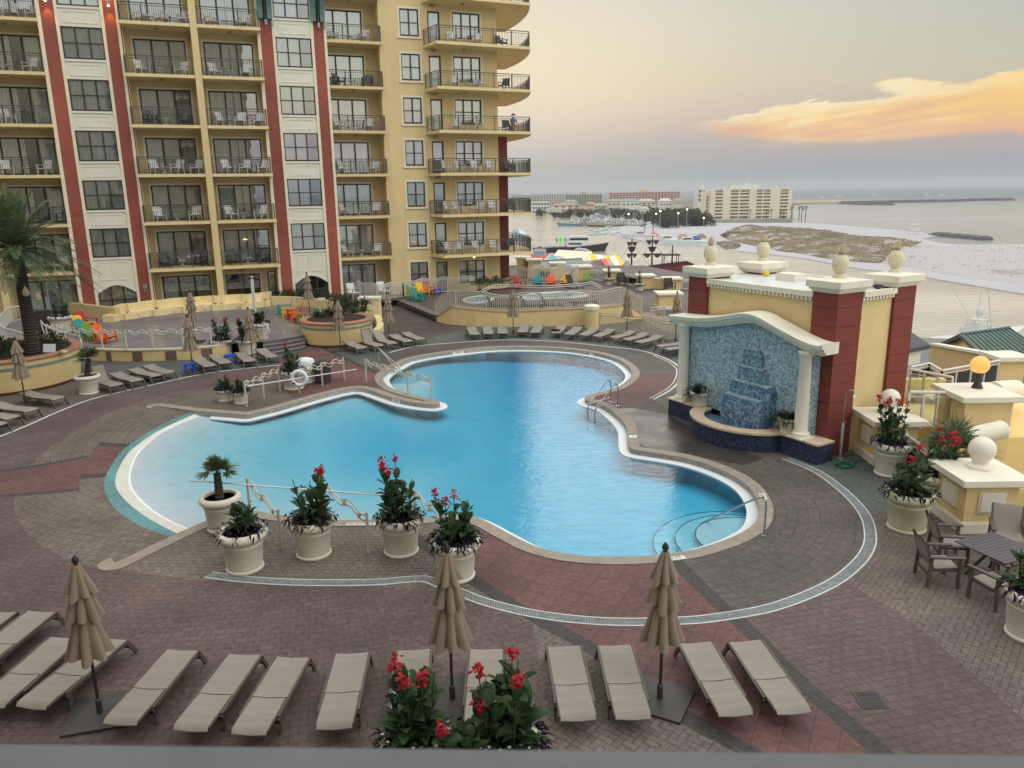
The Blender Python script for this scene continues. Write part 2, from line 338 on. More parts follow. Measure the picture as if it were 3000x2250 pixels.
# ---------------------------------------------------------------- pool deck, pool
def circ(pts):                              # least squares circle through 2D points
    import numpy as np
    A = np.array([[2 * p[0], 2 * p[1], 1] for p in pts]); b_ = np.array([p[0] ** 2 + p[1] ** 2 for p in pts])
    c = np.linalg.lstsq(A, b_, rcond=None)[0]; return (c[0], c[1]), math.sqrt(c[2] + c[0] ** 2 + c[1] ** 2)
gp = lambda L_, z=0.0: [G(x, y, z) for x, y in L_]
POOLC = [(457, 1190), (557, 1203), (612, 1208), (700, 1215), (719, 1216.5), (740, 1213), (817, 1194), (925, 1163), (1016, 1141), (1063, 1139), (1106, 1152), (1160, 1170), (1215, 1181), (1262, 1186), (1281, 1185), (1289, 1180), (1276, 1172), (1215, 1159), (1160, 1143), (1135, 1130), (1122, 1112), (1124, 1098), (1142, 1083), (1171, 1067), (1207, 1051), (1287, 1036), (1370, 1026), (1453, 1018.5), (1562, 1018), (1670, 1024), (1760, 1038), (1815, 1056), (1845, 1080), (1851, 1098), (1838, 1115), (1807, 1136), (1764, 1148), (1725, 1159), (1713, 1167), (1724, 1176), (1768, 1189), (1816, 1226), (1836, 1256), (1839, 1292), (1846, 1313), (1870, 1321), (1917, 1328), (2006, 1343), (2080, 1365), (2134, 1388), (2175, 1412), (2203, 1439), (2220, 1472), (2223, 1498), (2215, 1527), (2190, 1552), (2136, 1579), (2068, 1602), (2000, 1618), (1884, 1631), (1771, 1633), (1658, 1624), (1568, 1602), (1500, 1570), (1430, 1532), (1385, 1514), (1336, 1509), (1223, 1519), (1042, 1526), (952, 1523), (816, 1510), (740, 1496), (706, 1488), (690, 1491), (608, 1526), (523, 1563), (337, 1652)]
pool_open = gp(POOLC)
pool_line = smooth_line([pool_open[0], pool_open[1], pool_open[2]], 2)[:-1] + smooth_line(pool_open[2:], 3)
OUT = gp([(337, 1652), (268, 1560), (240, 1490), (232, 1425), (243, 1370), (272, 1318), (318, 1268), (380, 1222), (457, 1190)])
out_line = resample(smooth_line(OUT, 4), 37)
hole = [p.xy for p in pool_line] + [p.xy for p in out_line[1:-1]]

ringF = [(1142, 1033), (1215, 1015), (1308, 1006), (1453, 996.6), (1562, 997), (1670, 1004), (1779, 1015), (1869, 1025.5), (1923, 1040), (1967, 1058), (1990, 1076), (1996, 1092), (1988, 1118), (1965, 1142), (1915, 1170)]
ringL = [(-140, 1335), (0, 1279), (84, 1245), (169, 1207), (270, 1169), (380, 1143), (506, 1114), (612, 1093), (717, 1080), (814, 1070), (900, 1063)]
drainA = [(610, 1683), (705, 1696), (868, 1706), (1085, 1706), (1235, 1695), (1280, 1708), (1370, 1744), (1438, 1768), (1560, 1797), (1695, 1815), (1831, 1822), (2000, 1818), (2105, 1808), (2271, 1777), (2432, 1712), (2514, 1649), (2546, 1600), (2549, 1557), (2535, 1510), (2495, 1460), (2440, 1413), (2387, 1378), (2300, 1342)]
strip1 = [(1210, 1570), (1290, 1630), (1375, 1693), (1572, 1812), (1699, 1879), (1800, 1945), (1993, 2092), (2187, 2196), (2260, 2250)]
strip2 = [(1975, 1640), (2060, 1725), (2142, 1803), (2205, 1857), (2291, 1948), (2390, 2040), (2500, 2133), (2600, 2220)]
cL, rL = circ([p.xy for p in gp(ringL[1:])]); cF, rF = circ([p.xy for p in gp(ringF[1:13])]); cN, rN = circ([p.xy for p in gp(drainA[8:21])])
tan1, tan2, mt = (.172, .144, .122), (.134, .115, .099), (.052, .046, .042)
rd1, rd2 = (.134, .091, .084), (.109, .076, .071)
DM = [brickmat('paver_herringbone', tan1, (.139, .118, .102), mt, .24, .12, .008, rot=R(40), basket=.24),
      brickmat('paver_red_curved', rd1, rd2, mt, .24, .18, .008, center=cL, R0=14.0),
      brickmat('paver_tan_curved', tan1, tan2, mt, .24, .30, .010, center=cL, R0=10.0),
      brickmat('paver_dark_far', (.102, .087, .079), (.082, .071, .066), mt, .22, .26, .008, center=cF, R0=10.0),
      brickmat('paver_brown_near', (.126, .109, .095), (.088, .079, .072), mt, .13, .27, .009, offset=.35, center=cN, R0=8.0),
      brickmat('paver_red_square', (.155, .071, .067), (.130, .064, .062), (.076, .042, .039), .40, .40, .010, offset=0.0, rot=R(28)),
      brickmat('paver_dark_strip', (.063, .057, .055), (.049, .045, .046), (.03,) * 3, .2, .1, .008, rot=R(50)),
      brickmat('paver_green', (.101, .124, .116), (.084, .105, .099), (.038, .046, .044), .3, .15, .008, rot=R(30)),
      brickmat('paver_wet', (.063, .055, .050), (.046, .042, .040), (.02,) * 3, .14, .28, .010, center=(7.0, 25.5), R0=4.0, rough=.45, wet=1.0),
      brickmat('paver_red_right', (.130, .087, .082), (.109, .076, .073), mt, .26, .18, .009, rot=R(-14)),
      brickmat('paver_tan_peninsula', (.181, .153, .126), (.143, .123, .104), mt, .22, .16, .009, rot=R(4)),
      brickmat('paver_lavender', (.113, .103, .108), (.097, .089, .095), (.07,) * 3, .45, .45, .008, offset=0.0, rot=R(-8)),
      brickmat('paver_plum_far', (.113, .087, .084), (.094, .076, .076), mt, .24, .12, .008, rot=R(20))]
zones = []
def zone(mi, pix, z=0.0): zones.append((mi, [p.xy for p in gp(pix, z)]))
def strip(mi, pix, wd):
    pl = resample(smooth_line(gp(pix), 4), len(pix) * 3); lft = []; rgt = []
    for k, p in enumerate(pl):
        t = (pl[min(k + 1, len(pl) - 1)] - pl[max(k - 1, 0)]).normalized(); nn = Vector((-t.y, t.x, 0)) * wd / 2
        lft.append((p + nn).xy); rgt.append((p - nn).xy)
    zones.append((mi, lft + rgt[::-1]))
# big fields first, details later
zone(1, ringL + [(1000, 1062), (1103, 1091), (1110, 1120), (900, 1400), (900, 1700), (1420, 1745), (1560, 1830), (1580, 1950), (1600, 2250), (1600, 2500), (-300, 2500), (-300, 1400)])
zone(9, [(2150, 1795), (2271, 1770), (2432, 1705), (2500, 1655), (2476, 1705), (2611, 1781), (2721, 1861), (2822, 1950), (2881, 2000), (3000, 2110), (3200, 2300), (2700, 2300), (2500, 2133), (2291, 1948), (2205, 1857)])
zone(12, [(917, 1017), (1000, 1000), (1150, 1005), (1256, 994), (1313, 978), (1358, 963), (1450, 955), (1700, 955), (1700, 935), (1270, 935), (1180, 880), (1120, 880), (1090, 960), (880, 990)])
zone(7, [(917, 1017), (960, 1010), (1000, 1000), (1150, 1005), (1256, 994), (1313, 978), (1358, 963), (1450, 956), (1700, 958), (1900, 975), (2050, 1000), (2060, 1085), (2015, 1150), (1965, 1165), (1915, 1170)] + ringF[::-1] + [(1110, 1075), (1000, 1045)])
zone(7, [(320, 1107), (420, 1058), (520, 1051), (640, 1047), (770, 1050), (860, 1020), (900, 1030), (900, 1063), (814, 1070), (717, 1080), (506, 1114), (420, 1134)])
zone(11, [(180, 1110), (240, 1060), (330, 1040), (420, 1058), (320, 1107), (250, 1140)])
zone(2, [(97, 1359), (139, 1316), (211, 1266), (316, 1211), (422, 1173), (548, 1143), (650, 1135), (790, 1120), (860, 1155), (900, 1250), (400, 1330), (20, 1378)])
zone(2, [(42, 1458), (40, 1490), (46, 1510), (76, 1557), (127, 1603), (190, 1637), (274, 1662), (340, 1672), (610, 1700), (700, 1500), (400, 1420)])
zone(5, [(-200, 1420), (0, 1384), (350, 1320), (420, 1360), (306, 1428), (0, 1452), (-200, 1480)])
zone(10, [(365, 1660), (610, 1540), (700, 1490), (1230, 1520), (1300, 1640), (1385, 1700), (1420, 1762)] + drainA[:7][::-1] + [(560, 1700)])
zone(5, [(850, 1165), (800, 1075), (830, 1045), (925, 1020), (1103, 1091), (1140, 1110), (1080, 1150)])
zone(3, [(1103, 1091), (1110, 1060)] + ringF + [(1880, 1180), (1800, 1195), (1600, 1150), (1300, 1100)])
zone(4, [(1800, 1190), (1880, 1178), (1915, 1170), (1960, 1200), (2100, 1290), (2300, 1342), (2387, 1378)] + [(2440, 1413), (2495, 1460), (2535, 1510), (2549, 1557), (2546, 1600), (2514, 1649), (2432, 1712), (2271, 1777), (2105, 1808), (2040, 1790), (1975, 1640), (1900, 1400)])
zone(5, strip1[0:1] + [(1290, 1630), (1375, 1693), (1572, 1812), (1699, 1879), (1800, 1945), (1993, 2092), (2187, 2196), (2260, 2250), (2300, 2300), (2680, 2300)] + strip2[::-1] + [(1800, 1560)])
zone(5, [(1862, 1100), (1996, 1088), (1992, 1112), (1965, 1142), (1880, 1182), (1730, 1185), (1715, 1150)])
zone(8, [(1775, 1200), (1850, 1195), (1960, 1215), (2100, 1300), (2240, 1342), (2180, 1362), (2060, 1342), (1900, 1315), (1860, 1290), (1845, 1240)])
zone(7, [(2290, 1338), (2387, 1372), (2440, 1410), (2500, 1462), (2548, 1500), (2640, 1510), (2700, 1470), (2680, 1400), (2540, 1340), (2470, 1310), (2400, 1330)])
for s_, wd in ((strip1, .34), (strip2, .34)): strip(6, s_, wd)
strip(6, [(-200, 1412), (0, 1381), (180, 1352), (350, 1318)], .22); strip(6, [(-200, 1476), (0, 1454), (150, 1442), (306, 1427)], .22)
strip(6, [(830, 1045), (925, 1020)], .2); strip(6, [(930, 1010), (990, 1040), (1103, 1092)], .3)
deck_outline = [Vector(p) for p in ((-60, 1.5), (18, 1.5), (18, 12), (13.2, 16.6), (12.6, 18.4), (11.9, 23.2), (14.5, 26.5), (12.0, 40.0), (9.0, 46.0), (6, 70), (-60, 70))]
zones.insert(0, (0, deck_outline))
def cdt(faces):
    vs = []; fs = []
    for poly in faces:
        if sum(poly[i][0] * poly[i - 1][1] - poly[i - 1][0] * poly[i][1] for i in range(len(poly))) > 0: poly = poly[::-1]
        o = len(vs); vs += [Vector((p[0], p[1])) for p in poly]; fs.append(list(range(o, o + len(poly))))
    return geometry.delaunay_2d_cdt(vs, [], fs, 1, 1e-5)
polys = [z[1] for z in zones] + [hole]
rv = cdt(polys); v2, f2, fo = rv[0], rv[2], rv[5]
b = MB(); b.v = [Vector((p.x, p.y, 0)) for p in v2]; HI = len(polys) - 1
for f, o in zip(f2, fo):
    if HI in o or 0 not in o: continue
    b.f.append(tuple(f)); b.m.append(zones[max(o)][0])
struct(b.build('pool_deck', DM, fix=False))
# drain channels and thin ring lines, 4 mm proud
m_grate = brickmat('drain_grate', (.24, .27, .285), (.21, .24, .25), (.12, .135, .14), .05, .4, .010, offset=0, rot=0, stain=.15)
m_edge = mat('pale_concrete_edge', L(205, 214, 212), .7, .15, 3)
def ribbon(pts, wd, z, thick=0.0):
    pl = [Vector(p) for p in pts]; a = []; c = []
    for k, p in enumerate(pl):
        t = (pl[min(k + 1, len(pl) - 1)] - pl[max(k - 1, 0)]); t.z = 0; t.normalize(); nn = Vector((-t.y, t.x, 0)) * wd / 2
        a.append(p + nn + Vector((0, 0, z))); c.append(p - nn + Vector((0, 0, z)))
    return a, c
b = MB()
dl = resample(smooth_line(gp(drainA), 4), 110)
a, c = ribbon(dl, .29, .003); b.mi = 1; b.loft([a, c])
a, c = ribbon(dl, .225, .007); b.mi = 0; b.loft([a, c])
for ln, wd in ((ringF, .10), (ringL, .10)):
    a, c = ribbon(resample(smooth_line(gp(ln), 4), 70), wd, .004); b.mi = 1; b.loft([a, c])
ri = [Vector((cF[0] + (p.x - cF[0]) * .975, cF[1] + (p.y - cF[1]) * .975, 0)) for p in resample(smooth_line(gp(ringF[8:]), 4), 40)]
a, c = ribbon(ri, .05, .004); b.loft([a, c])
struct(b.build('drain_channel', [m_grate, m_edge]))
# coping: union of offset quads and discs minus the pool
def band(line, wd, closed=False):
    fs = []
    for k in range(len(line) - 1):
        p, q = line[k].xy, line[k + 1].xy; t = (q - p).normalized(); nn = Vector((-t.y, t.x)) * wd
        fs.append([p - nn, q - nn, q + nn, p + nn])
    for p in line: fs.append([p.xy + Vector((math.cos(R(20 * i + 3)), math.sin(R(20 * i + 3)))) * wd for i in range(18)])
    return fs
def band_mesh(line, wd, keep_in, z, drop):
    fs = band(line, wd); rv = cdt(fs + [hole]); hi = len(fs)
    bm = bmesh.new(); vv = [bm.verts.new((p.x, p.y, z)) for p in rv[0]]
    fo = rv[5]
    for f, o in zip(rv[2], fo):
        inside = hi in o; inband = any(k < hi for k in o)
        if inband and inside == keep_in: bm.faces.new([vv[i] for i in f])
    bmesh.ops.delete(bm, geom=[v for v in bm.verts if not v.link_faces], context='VERTS')
    bmesh.ops.recalc_face_normals(bm, faces=bm.faces)
    for f in bm.faces:
        if f.normal.z < 0: f.normal_flip()
    ed = [e for e in bm.edges if len(e.link_faces) == 1]
    ex = bmesh.ops.extrude_edge_only(bm, edges=ed)
    for v in ex['geom']:
        if isinstance(v, bmesh.types.BMVert): v.co.z -= drop
    return bm
def bm_obj(bm, name, mats):
    me = bpy.data.meshes.new(name); bm.to_mesh(me); bm.free()
    for m in mats: me.materials.append(m)
    o = bpy.data.objects.new(name, me); sc.collection.objects.link(o); return o
m_cop = mat('coping_stone', (.30, .265, .225), .75, .18, 3.5, .3, 60, dirt=.3)
m_joint = mat('coping_joint', (.10, .09, .08), .9)
struct(bm_obj(band_mesh(pool_line, .36, False, .022, .03), 'pool_coping', [m_cop]))
b = MB(); acc = 0
for p, q in zip(pool_line[3:], pool_line[4:]):
    acc += (q - p).length
    if acc > 1.5:
        acc = 0; t = (q - p).normalized(); nn = Vector((t.y, -t.x, 0)); nn = nn if True else nn
        side_ = Vector((-t.y, t.x, 0))
        b.bar(p + Vector((0, 0, .0235)) + side_ * .012, p + Vector((0, 0, .0235)) + side_ * .345, .014, .002)
WZ = -.17
ledge = [p for p in pool_line[5:-6]]
m_white = mat('pool_ledge_white', L(222, 228, 232), .5, .05, 2)
struct(bm_obj(band_mesh(ledge, .30, True, WZ + .02, .06), 'pool_gutter_ledge', [m_white]))
# pool wall with tile band
m_tile = brickmat('pool_tile_band', (.33, .33, .29), (.26, .27, .25), (.40, .40, .37), .05, .05, .004, offset=0, axes=(0, 2), stain=.2)
b = MB(); b.loft([[p + Vector((0, 0, -.008)) for p in pool_line], [p + Vector((0, 0, -.19)) for p in pool_line]]); b.mi = 1
b.loft([[p + Vector((0, 0, -.19)) for p in pool_line], [p + Vector((0, 0, -1.35)) for p in pool_line]])
struct(b.build('pool_wall', [m_tile, mat('pool_wall_plaster', (.74, .80, .84), .6, .04, 1)], fix=False))
# zero-entry beach
cur = {k: resample(smooth_line(gp(v, z), 4), 37) for k, z, v in (
    ('teal', -.09, [(502, 1575), (392, 1531), (323, 1472), (307, 1405), (350, 1329), (392, 1295), (443, 1261), (498, 1232), (567, 1206)]),
    ('whit', -.12, [(523, 1565), (426, 1513), (354, 1451), (338, 1400), (371, 1333), (405, 1302), (447, 1272), (498, 1245), (578, 1209)]),
    ('wat', -.165, [(553, 1553), (460, 1508), (392, 1447), (376, 1400), (392, 1342), (426, 1302), (472, 1266), (540, 1234), (595, 1213)]))}
bcen, brad = circ([p.xy for p in cur['wat']])
m_teal = brickmat('teal_tile', (.135, .34, .36), (.11, .29, .32), (.09, .22, .24), .08, .08, .006, offset=0, center=bcen, R0=9, rough=.4)
m_wht = mat('white_entry_tile', L(212, 214, 206), .5, .1, 4, dirt=.2)
m_floor0 = mat('pool_plaster', (.82, .87, .89), .6, .05, 1.0)
def outw(l, k): return [p + (p - Vector((bcen[0], bcen[1], p.z))).normalized() * k for p in l]
b = MB()
mid = [a.lerp(c, .5) for a, c in zip(out_line, cur['teal'])]
ol = [p + Vector((0, 0, -.001)) for p in out_line]
for A, B_, mi in ((ol, mid, None), (mid, cur['teal'], None), (cur['teal'], cur['whit'], 0), (cur['whit'], cur['wat'], 1)):
    for k in range(36):
        if mi is None:
            f = k / 36; b.mi = 2 if f < .44 or f > .66 else 3
            if .44 <= f < .462 or .645 < f <= .67: b.mi = 4
        else: b.mi = mi
        b.add([A[k], A[k + 1], B_[k + 1], B_[k]], [(0, 1, 2, 3)])
b.mi = 5
l1 = [p + (Vector((bcen[0], bcen[1], p.z)) - p).normalized() * 1.7 + Vector((0, 0, -.14)) for p in cur['wat']]
b.loft([cur['wat'], l1])
struct(b.build('beach_entry', [m_teal, m_wht, DM[2], DM[5], DM[6], m_floor0], fix=False))
# basin floor
m_floor = m_floor0
xs = [p.x for p in pool_line]; ys = [p.y for p in pool_line]; b = MB(); nx, ny = 60, 60; rows = []
for j in range(ny + 1):
    y = min(ys) - .5 + (max(ys) - min(ys) + 1) * j / ny; row = []
    for i_ in range(nx + 1):
        x = min(xs) - 1 + (max(xs) - min(xs) + 2) * i_ / nx
        dd = brad - (Vector((x, y)) - Vector(bcen)).length
        if x > bcen[0]: dd = max(dd, x - bcen[0] + brad * .55) if dd > -99 else dd
        z = -.245 - .07 * max(0, dd - 1.0) if dd > .95 else -.5
        row.append((x, y, max(-.80, z)))
    rows.append(row)
b.loft(rows); struct(b.build('pool_basin', m_floor, smooth=True, fix=False))
# underwater steps in the near right corner
m_nose = mat('step_nosing', (.05, .09, .13), .5)
sp = [G(2210, 1545), G(2180, 1562), G(2136, 1582), G(2068, 1605)]
stc = G(2185, 1580, -.4); b = MB()
for k, (r_, z) in enumerate(((2.3, -.64), (1.75, -.5), (1.25, -.36))):
    arc = [(stc.x + r_ * math.cos(R(t)), stc.y + r_ * math.sin(R(t))) for t in range(0, 360, 12)]
    b.mi = 0; b.prism(arc, -1.3, z); b.mi = 1
    b.tube([(p[0], p[1], z) for p in arc], .014, 6, closed=True)
struct(b.build('pool_steps', [m_floor, m_nose]))
# water
m, nt, bs = newmat('pool_water'); nt.nodes.remove(bs)
out = nt.nodes['Material Output']
tcn = N(nt, 'ShaderNodeTexCoord')
mp = N(nt, 'ShaderNodeMapping', i={0: tcn.outputs['Object'], 2: (0, 0, R(25)), 3: (1, 2.2, 1)})
w1 = N(nt, 'ShaderNodeTexNoise', i={'Vector': mp.outputs[0], 'Scale': 2.0, 'Detail': 4.0, 'Roughness': .55, 'Distortion': 1.0})
bp = N(nt, 'ShaderNodeBump', i={'Strength': .6, 'Distance': .03, 'Height': w1.outputs['Fac']})
gl_ = N(nt, 'ShaderNodeBsdfGlossy', i={'Color': (1, 1, 1, 1), 'Roughness': .03, 'Normal': bp.outputs[0]})
tr = N(nt, 'ShaderNodeBsdfTransparent', i={0: (.93, .97, 1, 1)})
fr = N(nt, 'ShaderNodeFresnel', i={'IOR': 1.33, 'Normal': bp.outputs[0]})
mx = N(nt, 'ShaderNodeMixShader', i={0: fr.outputs[0], 1: tr.outputs[0], 2: gl_.outputs[0]})
nt.links.new(mx.outputs[0], out.inputs['Surface'])
va = N(nt, 'ShaderNodeVolumeAbsorption', i={'Color': (.14, .83, .972, 1), 'Density': 1.15}); nt.links.new(va.outputs[0], out.inputs['Volume'])
m_water = m
wl = [p for p in pool_line[4:-5]] + [p for p in cur['wat']]
rv = cdt([[p.xy for p in wl]]); b = MB(); b.v = [Vector((p.x, p.y, WZ)) for p in rv[0]]; b.f = [tuple(f) for f, o in zip(rv[2], rv[5]) if o]; b.m = [0] * len(b.f)
bm = bmesh.new(); vv = [bm.verts.new(p) for p in b.v]
for f in b.f: bm.faces.new([vv[i] for i in f])
bmesh.ops.delete(bm, geom=[v for v in bm.verts if not v.link_faces], context='VERTS')
ex = bmesh.ops.extrude_face_region(bm, geom=bm.faces[:])
for v in ex['geom']:
    if isinstance(v, bmesh.types.BMVert): v.co.z = -1.6
bmesh.ops.recalc_face_normals(bm, faces=bm.faces)
struct(bm_obj(bm, 'pool_water', [m_water]))
# ---------------------------------------------------------------- hotel
m_yel = mat('hotel_yellow_stucco', L(222, 201, 152), .85, .07, 1.2, .25, 90, dirt=.22, streak=True)
m_yel2 = mat('hotel_recess_stucco', L(212, 192, 150), .85, .06, 1.2, .2, 90, dirt=.15)
m_crm = mat('cream_trim', L(232, 224, 200), .7, .05, 3, dirt=.1)
m_wtrim = mat('white_bay_panel', L(226, 224, 210), .65, .05, 2.0, dirt=.08)
m_brk = brickmat('hotel_red_siding', (.34, .085, .058), (.31, .078, .052), (.23, .055, .04), 3.0, .17, .007, axes=(0, 2), stain=.12, var=.08)
m_slab = mat('balcony_slab_paint', L(226, 206, 158), .8, .08, 1.5, dirt=.25)
m_brz = mat('bronze_frame', (.032, .032, .036), .45, .1, 8)
m_rail = mat('balcony_rail_bronze', (.075, .072, .068), .45, .1, 8)
m_tealp = mat('teal_bracket_paint', L(96, 134, 130), .6, .08, 4)
m_grey = mat('grey_metal', (.35, .36, .37), .4, .1, 8, metal=.4)
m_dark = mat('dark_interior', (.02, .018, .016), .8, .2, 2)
m_sign = mat('exit_sign_green', L(120, 150, 90), .6)
def glassmat(name, tint, gl):
    m, nt, b_ = newmat(name); nt.nodes.remove(b_)
    tr_ = N(nt, 'ShaderNodeBsdfTransparent', i={0: (*tint, 1)})
    tcn = N(nt, 'ShaderNodeTexCoord'); nz = N(nt, 'ShaderNodeTexNoise', i={'Vector': tcn.outputs['Object'], 'Scale': .9, 'Detail': 2.0})
    bp = N(nt, 'ShaderNodeBump', i={'Strength': .06, 'Distance': .05, 'Height': nz.outputs['Fac']})
    g_ = N(nt, 'ShaderNodeBsdfGlossy', i={0: (.95, .97, 1, 1), 'Roughness': .01, 'Normal': bp.outputs[0]})
    fr_ = N(nt, 'ShaderNodeFresnel', i={0: 1.5})
    mx_ = N(nt, 'ShaderNodeMixShader', i={0: mth(nt, 'ADD', fr_.outputs[0], gl, clamp=True), 1: tr_.outputs[0], 2: g_.outputs[0]})
    nt.links.new(mx_.outputs[0], nt.nodes['Material Output'].inputs[0]); return m
m_pane = glassmat('window_glass', (.93, .96, .96), .26)
m_glass = glassmat('clear_glass', (.86, .91, .90), .04)
m_curt = mat('curtain_sheer', L(226, 234, 230), .9, .16, 9, streak=True)
m_curt2 = mat('curtain_beige', L(206, 202, 186), .9, .2, 9, streak=True)
HZ = .45; HO = Vector((-23.84, 51.55, HZ))
hotel = thing('hotel', 'tall yellow hotel with red brick pylons, white bays and balconies beyond the pool', 'hotel', HO, R(20))
HM = Matrix.Translation(HO) @ Matrix.Rotation(R(20), 4, 'Z')
FL = lambda k: 3.03 + 3.05 * (k - 1)       # top of balcony slab k above the hotel's base
NF = 9; TOP = FL(NF) + 3.2
def holed(mb, t0, t1, w, z0, z1, ops, depth=.22):
    ts = sorted({t0, t1, *[o[0] for o in ops], *[o[1] for o in ops]}); zs = sorted({z0, z1, *[o[2] for o in ops], *[o[3] for o in ops]})
    for a, c in zip(ts, ts[1:]):
        for e, f in zip(zs, zs[1:]):
            if any(o[0] <= a and c <= o[1] and o[2] <= e and f <= o[3] for o in ops): continue
            mb.add([(a, w, e), (c, w, e), (c, w, f), (a, w, f)], [(0, 1, 2, 3)])
    for a, c, e, f in ops:
        d_ = w + depth
        mb.add([(a, w, e), (c, w, e), (c, w, f), (a, w, f), (a, d_, e), (c, d_, e), (c, d_, f), (a, d_, f)], [(0, 4, 5, 1), (1, 5, 6, 2), (2, 6, 7, 3), (3, 7, 4, 0)])
zf = [0.0] + [FL(k) for k in range(1, NF + 1)]
DW, DH = 3.12, 2.36
cols = {'c0': (-8.45, -4.55, .8, 2.7, -8.0), 'c1': (.07, 4.06, 0.0, 2.0, .5), 'c2': (4.47, 8.13, 0.0, 2.0, 4.72), 'c3': (12.64, 16.7, 2.8, 4.8, 12.66)}
b = MB()
for k_, (t0, t1, wf, wb, td) in cols.items():
    ops = [(td, td + DW, z + .02, z + DH) for i_, z in enumerate(zf) if not (k_ == 'c2' and i_ == 0)]
    if k_ == 'c2': ops += [(4.62, 6.95, .02, 2.3), (7.45, 8.05, .35, 2.4)]
    holed(b, t0 - .02, t1 + .02, wb, 0, TOP, ops)
b.mi = 1
for t0, t1, w0, w1 in ((-8.85, -8.45, .78, 3), (4.06, 4.47, -.03, 2.1)): b.box(t0, t1, w0, w1, 0, TOP)
b.mi = 0
for t0, t1, w0, w1 in ((-4.55, -4.50, 1.0, 3), (.02, .07, 1.0, 2.2), (8.13, 8.18, 1.0, 2.2), (12.59, 12.64, 1.0, 5)): b.box(t0, t1, w0, w1, 0, TOP)
b.box(-9.6, -8.85, 1.4, 3, 0, TOP)
# wing
wops = []
for z in zf:
    wops += [(18.28, 19.70, z + .58, z + 2.44), (20.37, 21.30, z + .03, z + 2.38), (22.27, 24.40, z + .58, z + 2.40)]
b.mi = 1; holed(b, 16.72, 25.72, 3.4, 0, TOP, wops)
b.box(16.70, 16.72, 3.42, 5.0, 0, TOP); b.box(25.70, 25.74, 3.42, 14, 0, TOP)
b.add([(-9.6, 3, TOP), (-4.5, 3, TOP), (12, 5, TOP), (25.7, 3.4, TOP), (25.7, 16, TOP), (-9.6, 16, TOP)], [(0, 1, 2, 3, 4, 5)])
b.add([(-9.6, 15.9, 0), (25.7, 15.9, 0), (25.7, 15.9, TOP), (-9.6, 15.9, TOP)], [(0, 1, 2, 3)])
b.mi = 2                                    # near-black sheets painting the unlit rooms behind the glass
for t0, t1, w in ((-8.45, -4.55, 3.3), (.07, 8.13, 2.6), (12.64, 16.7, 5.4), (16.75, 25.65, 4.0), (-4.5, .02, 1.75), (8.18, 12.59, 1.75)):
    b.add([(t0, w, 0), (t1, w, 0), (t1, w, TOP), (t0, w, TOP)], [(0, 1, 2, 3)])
b.build('wall', [m_yel2, m_yel, m_dark], hotel, fix=False)
# red corner pilaster beyond the wing
b = MB()
for k in range(16):
    if .62 * k < FL(4) - .5: b.box(25.76, 26.95, 4.6, 5.9, .62 * k + .012, .62 * k + .60)
b.box(25.79, 26.92, 4.63, 5.87, 0, FL(4) - .2); b.build('corner_pilaster', brickmat('red_block', (.22, .052, .038), (.20, .048, .036), (.1, .03, .02), 3, 3, .001, axes=(0, 2), stain=.15, var=.08), hotel)
# pylons: brick strips, trims, spandrel panels
def framewin(mb, t0, t1, z0, z1, w, nx, nz, fr=.07, dp=.07, wid=None):
    mb.box(t0, t1, w, w + dp, z0, z0 + fr * 1.5); mb.box(t0, t1, w, w + dp, z1 - fr, z1)
    mb.box(t0, t0 + fr, w, w + dp, z0 + fr * 1.5, z1 - fr); mb.box(t1 - fr, t1, w, w + dp, z0 + fr * 1.5, z1 - fr)
    xs_ = wid or [i_ / nx for i_ in range(1, nx)]
    for f in xs_:
        x = t0 + (t1 - t0) * f; mb.box(x - fr * .62, x + fr * .62, w + .003, w + dp - .003, z0 + fr * 1.5, z1 - fr)
    for i_ in range(1, nz):
        z = z0 + (z1 - z0) * i_ / nz; mb.box(t0 + fr, t1 - fr, w + .006, w + dp - .006, z - fr * .42, z + fr * .42)
def curtain(t0, t1, z0, z1, w, amp=.035, n=26):
    return [[(t0 + (t1 - t0) * i_ / (n * 2), w + amp * math.sin(i_ * 1.9 + math.sin(i_ * .7)), z) for i_ in range(n * 2 + 1)] for z in (z0, z1)]
b = MB(); bb = MB()
def hcopy(o, dz=0, dt=0, dw=0):
    if o.name not in KID: cachekids(o)
    c = o.copy(); sc.collection.objects.link(c); c.parent = hotel; c.location = Vector(o.location) + Vector((dt, dw, dz))
    for ch in KID[o.name]:
        e = ch.copy(); sc.collection.objects.link(e); e.parent = c
    return c
def spandrel(s0, k):
    bp_ = MB(); zb = 2.70 if k else 2.05; zt = 3.87 if k else FL(1) + .82
    bp_.box(s0 + 1.15, s0 + 3.48, .975, 1.2, zb, zt)
    for p0, p1 in ([(.22, 2.11)] if k else [(.25, 1.1), (1.25, 2.08)]):
        za, zc = zb + (.20 if k else .30), zt - .28
        for q in ((p0, p1, za, za + .06), (p0, p1, zc - .06, zc), (p0, p0 + .06, za + .06, zc - .06), (p1 - .06, p1, za + .06, zc - .06)):
            bp_.box(s0 + 1.15 + q[0], s0 + 1.15 + q[1], .95, .976, q[2], q[3])
    bp_.box(s0 + 1.12, s0 + 3.51, .91, .976, zt - .13, zt - .002)
    if not k:
        ar = [(s0 + 1.15 + 2.33 * j / 14, 1.52 + .53 * math.sin(math.pi * j / 14)) for j in range(15)]
        for (x0, z0), (x1, z1) in zip(ar, ar[1:]):
            bp_.add([(x0, .975, z0), (x1, .975, z1), (x1, .975, 2.06), (x0, .975, 2.06), (x0, 1.2, z0), (x1, 1.2, z1)], [(0, 1, 2, 3), (0, 4, 5, 1)])
            bp_.bar((x0, .955, z0 + .03), (x1, .955, z1 + .03), .05, .12)
    return bp_.build('spandrel_panel', m_wtrim, hotel)
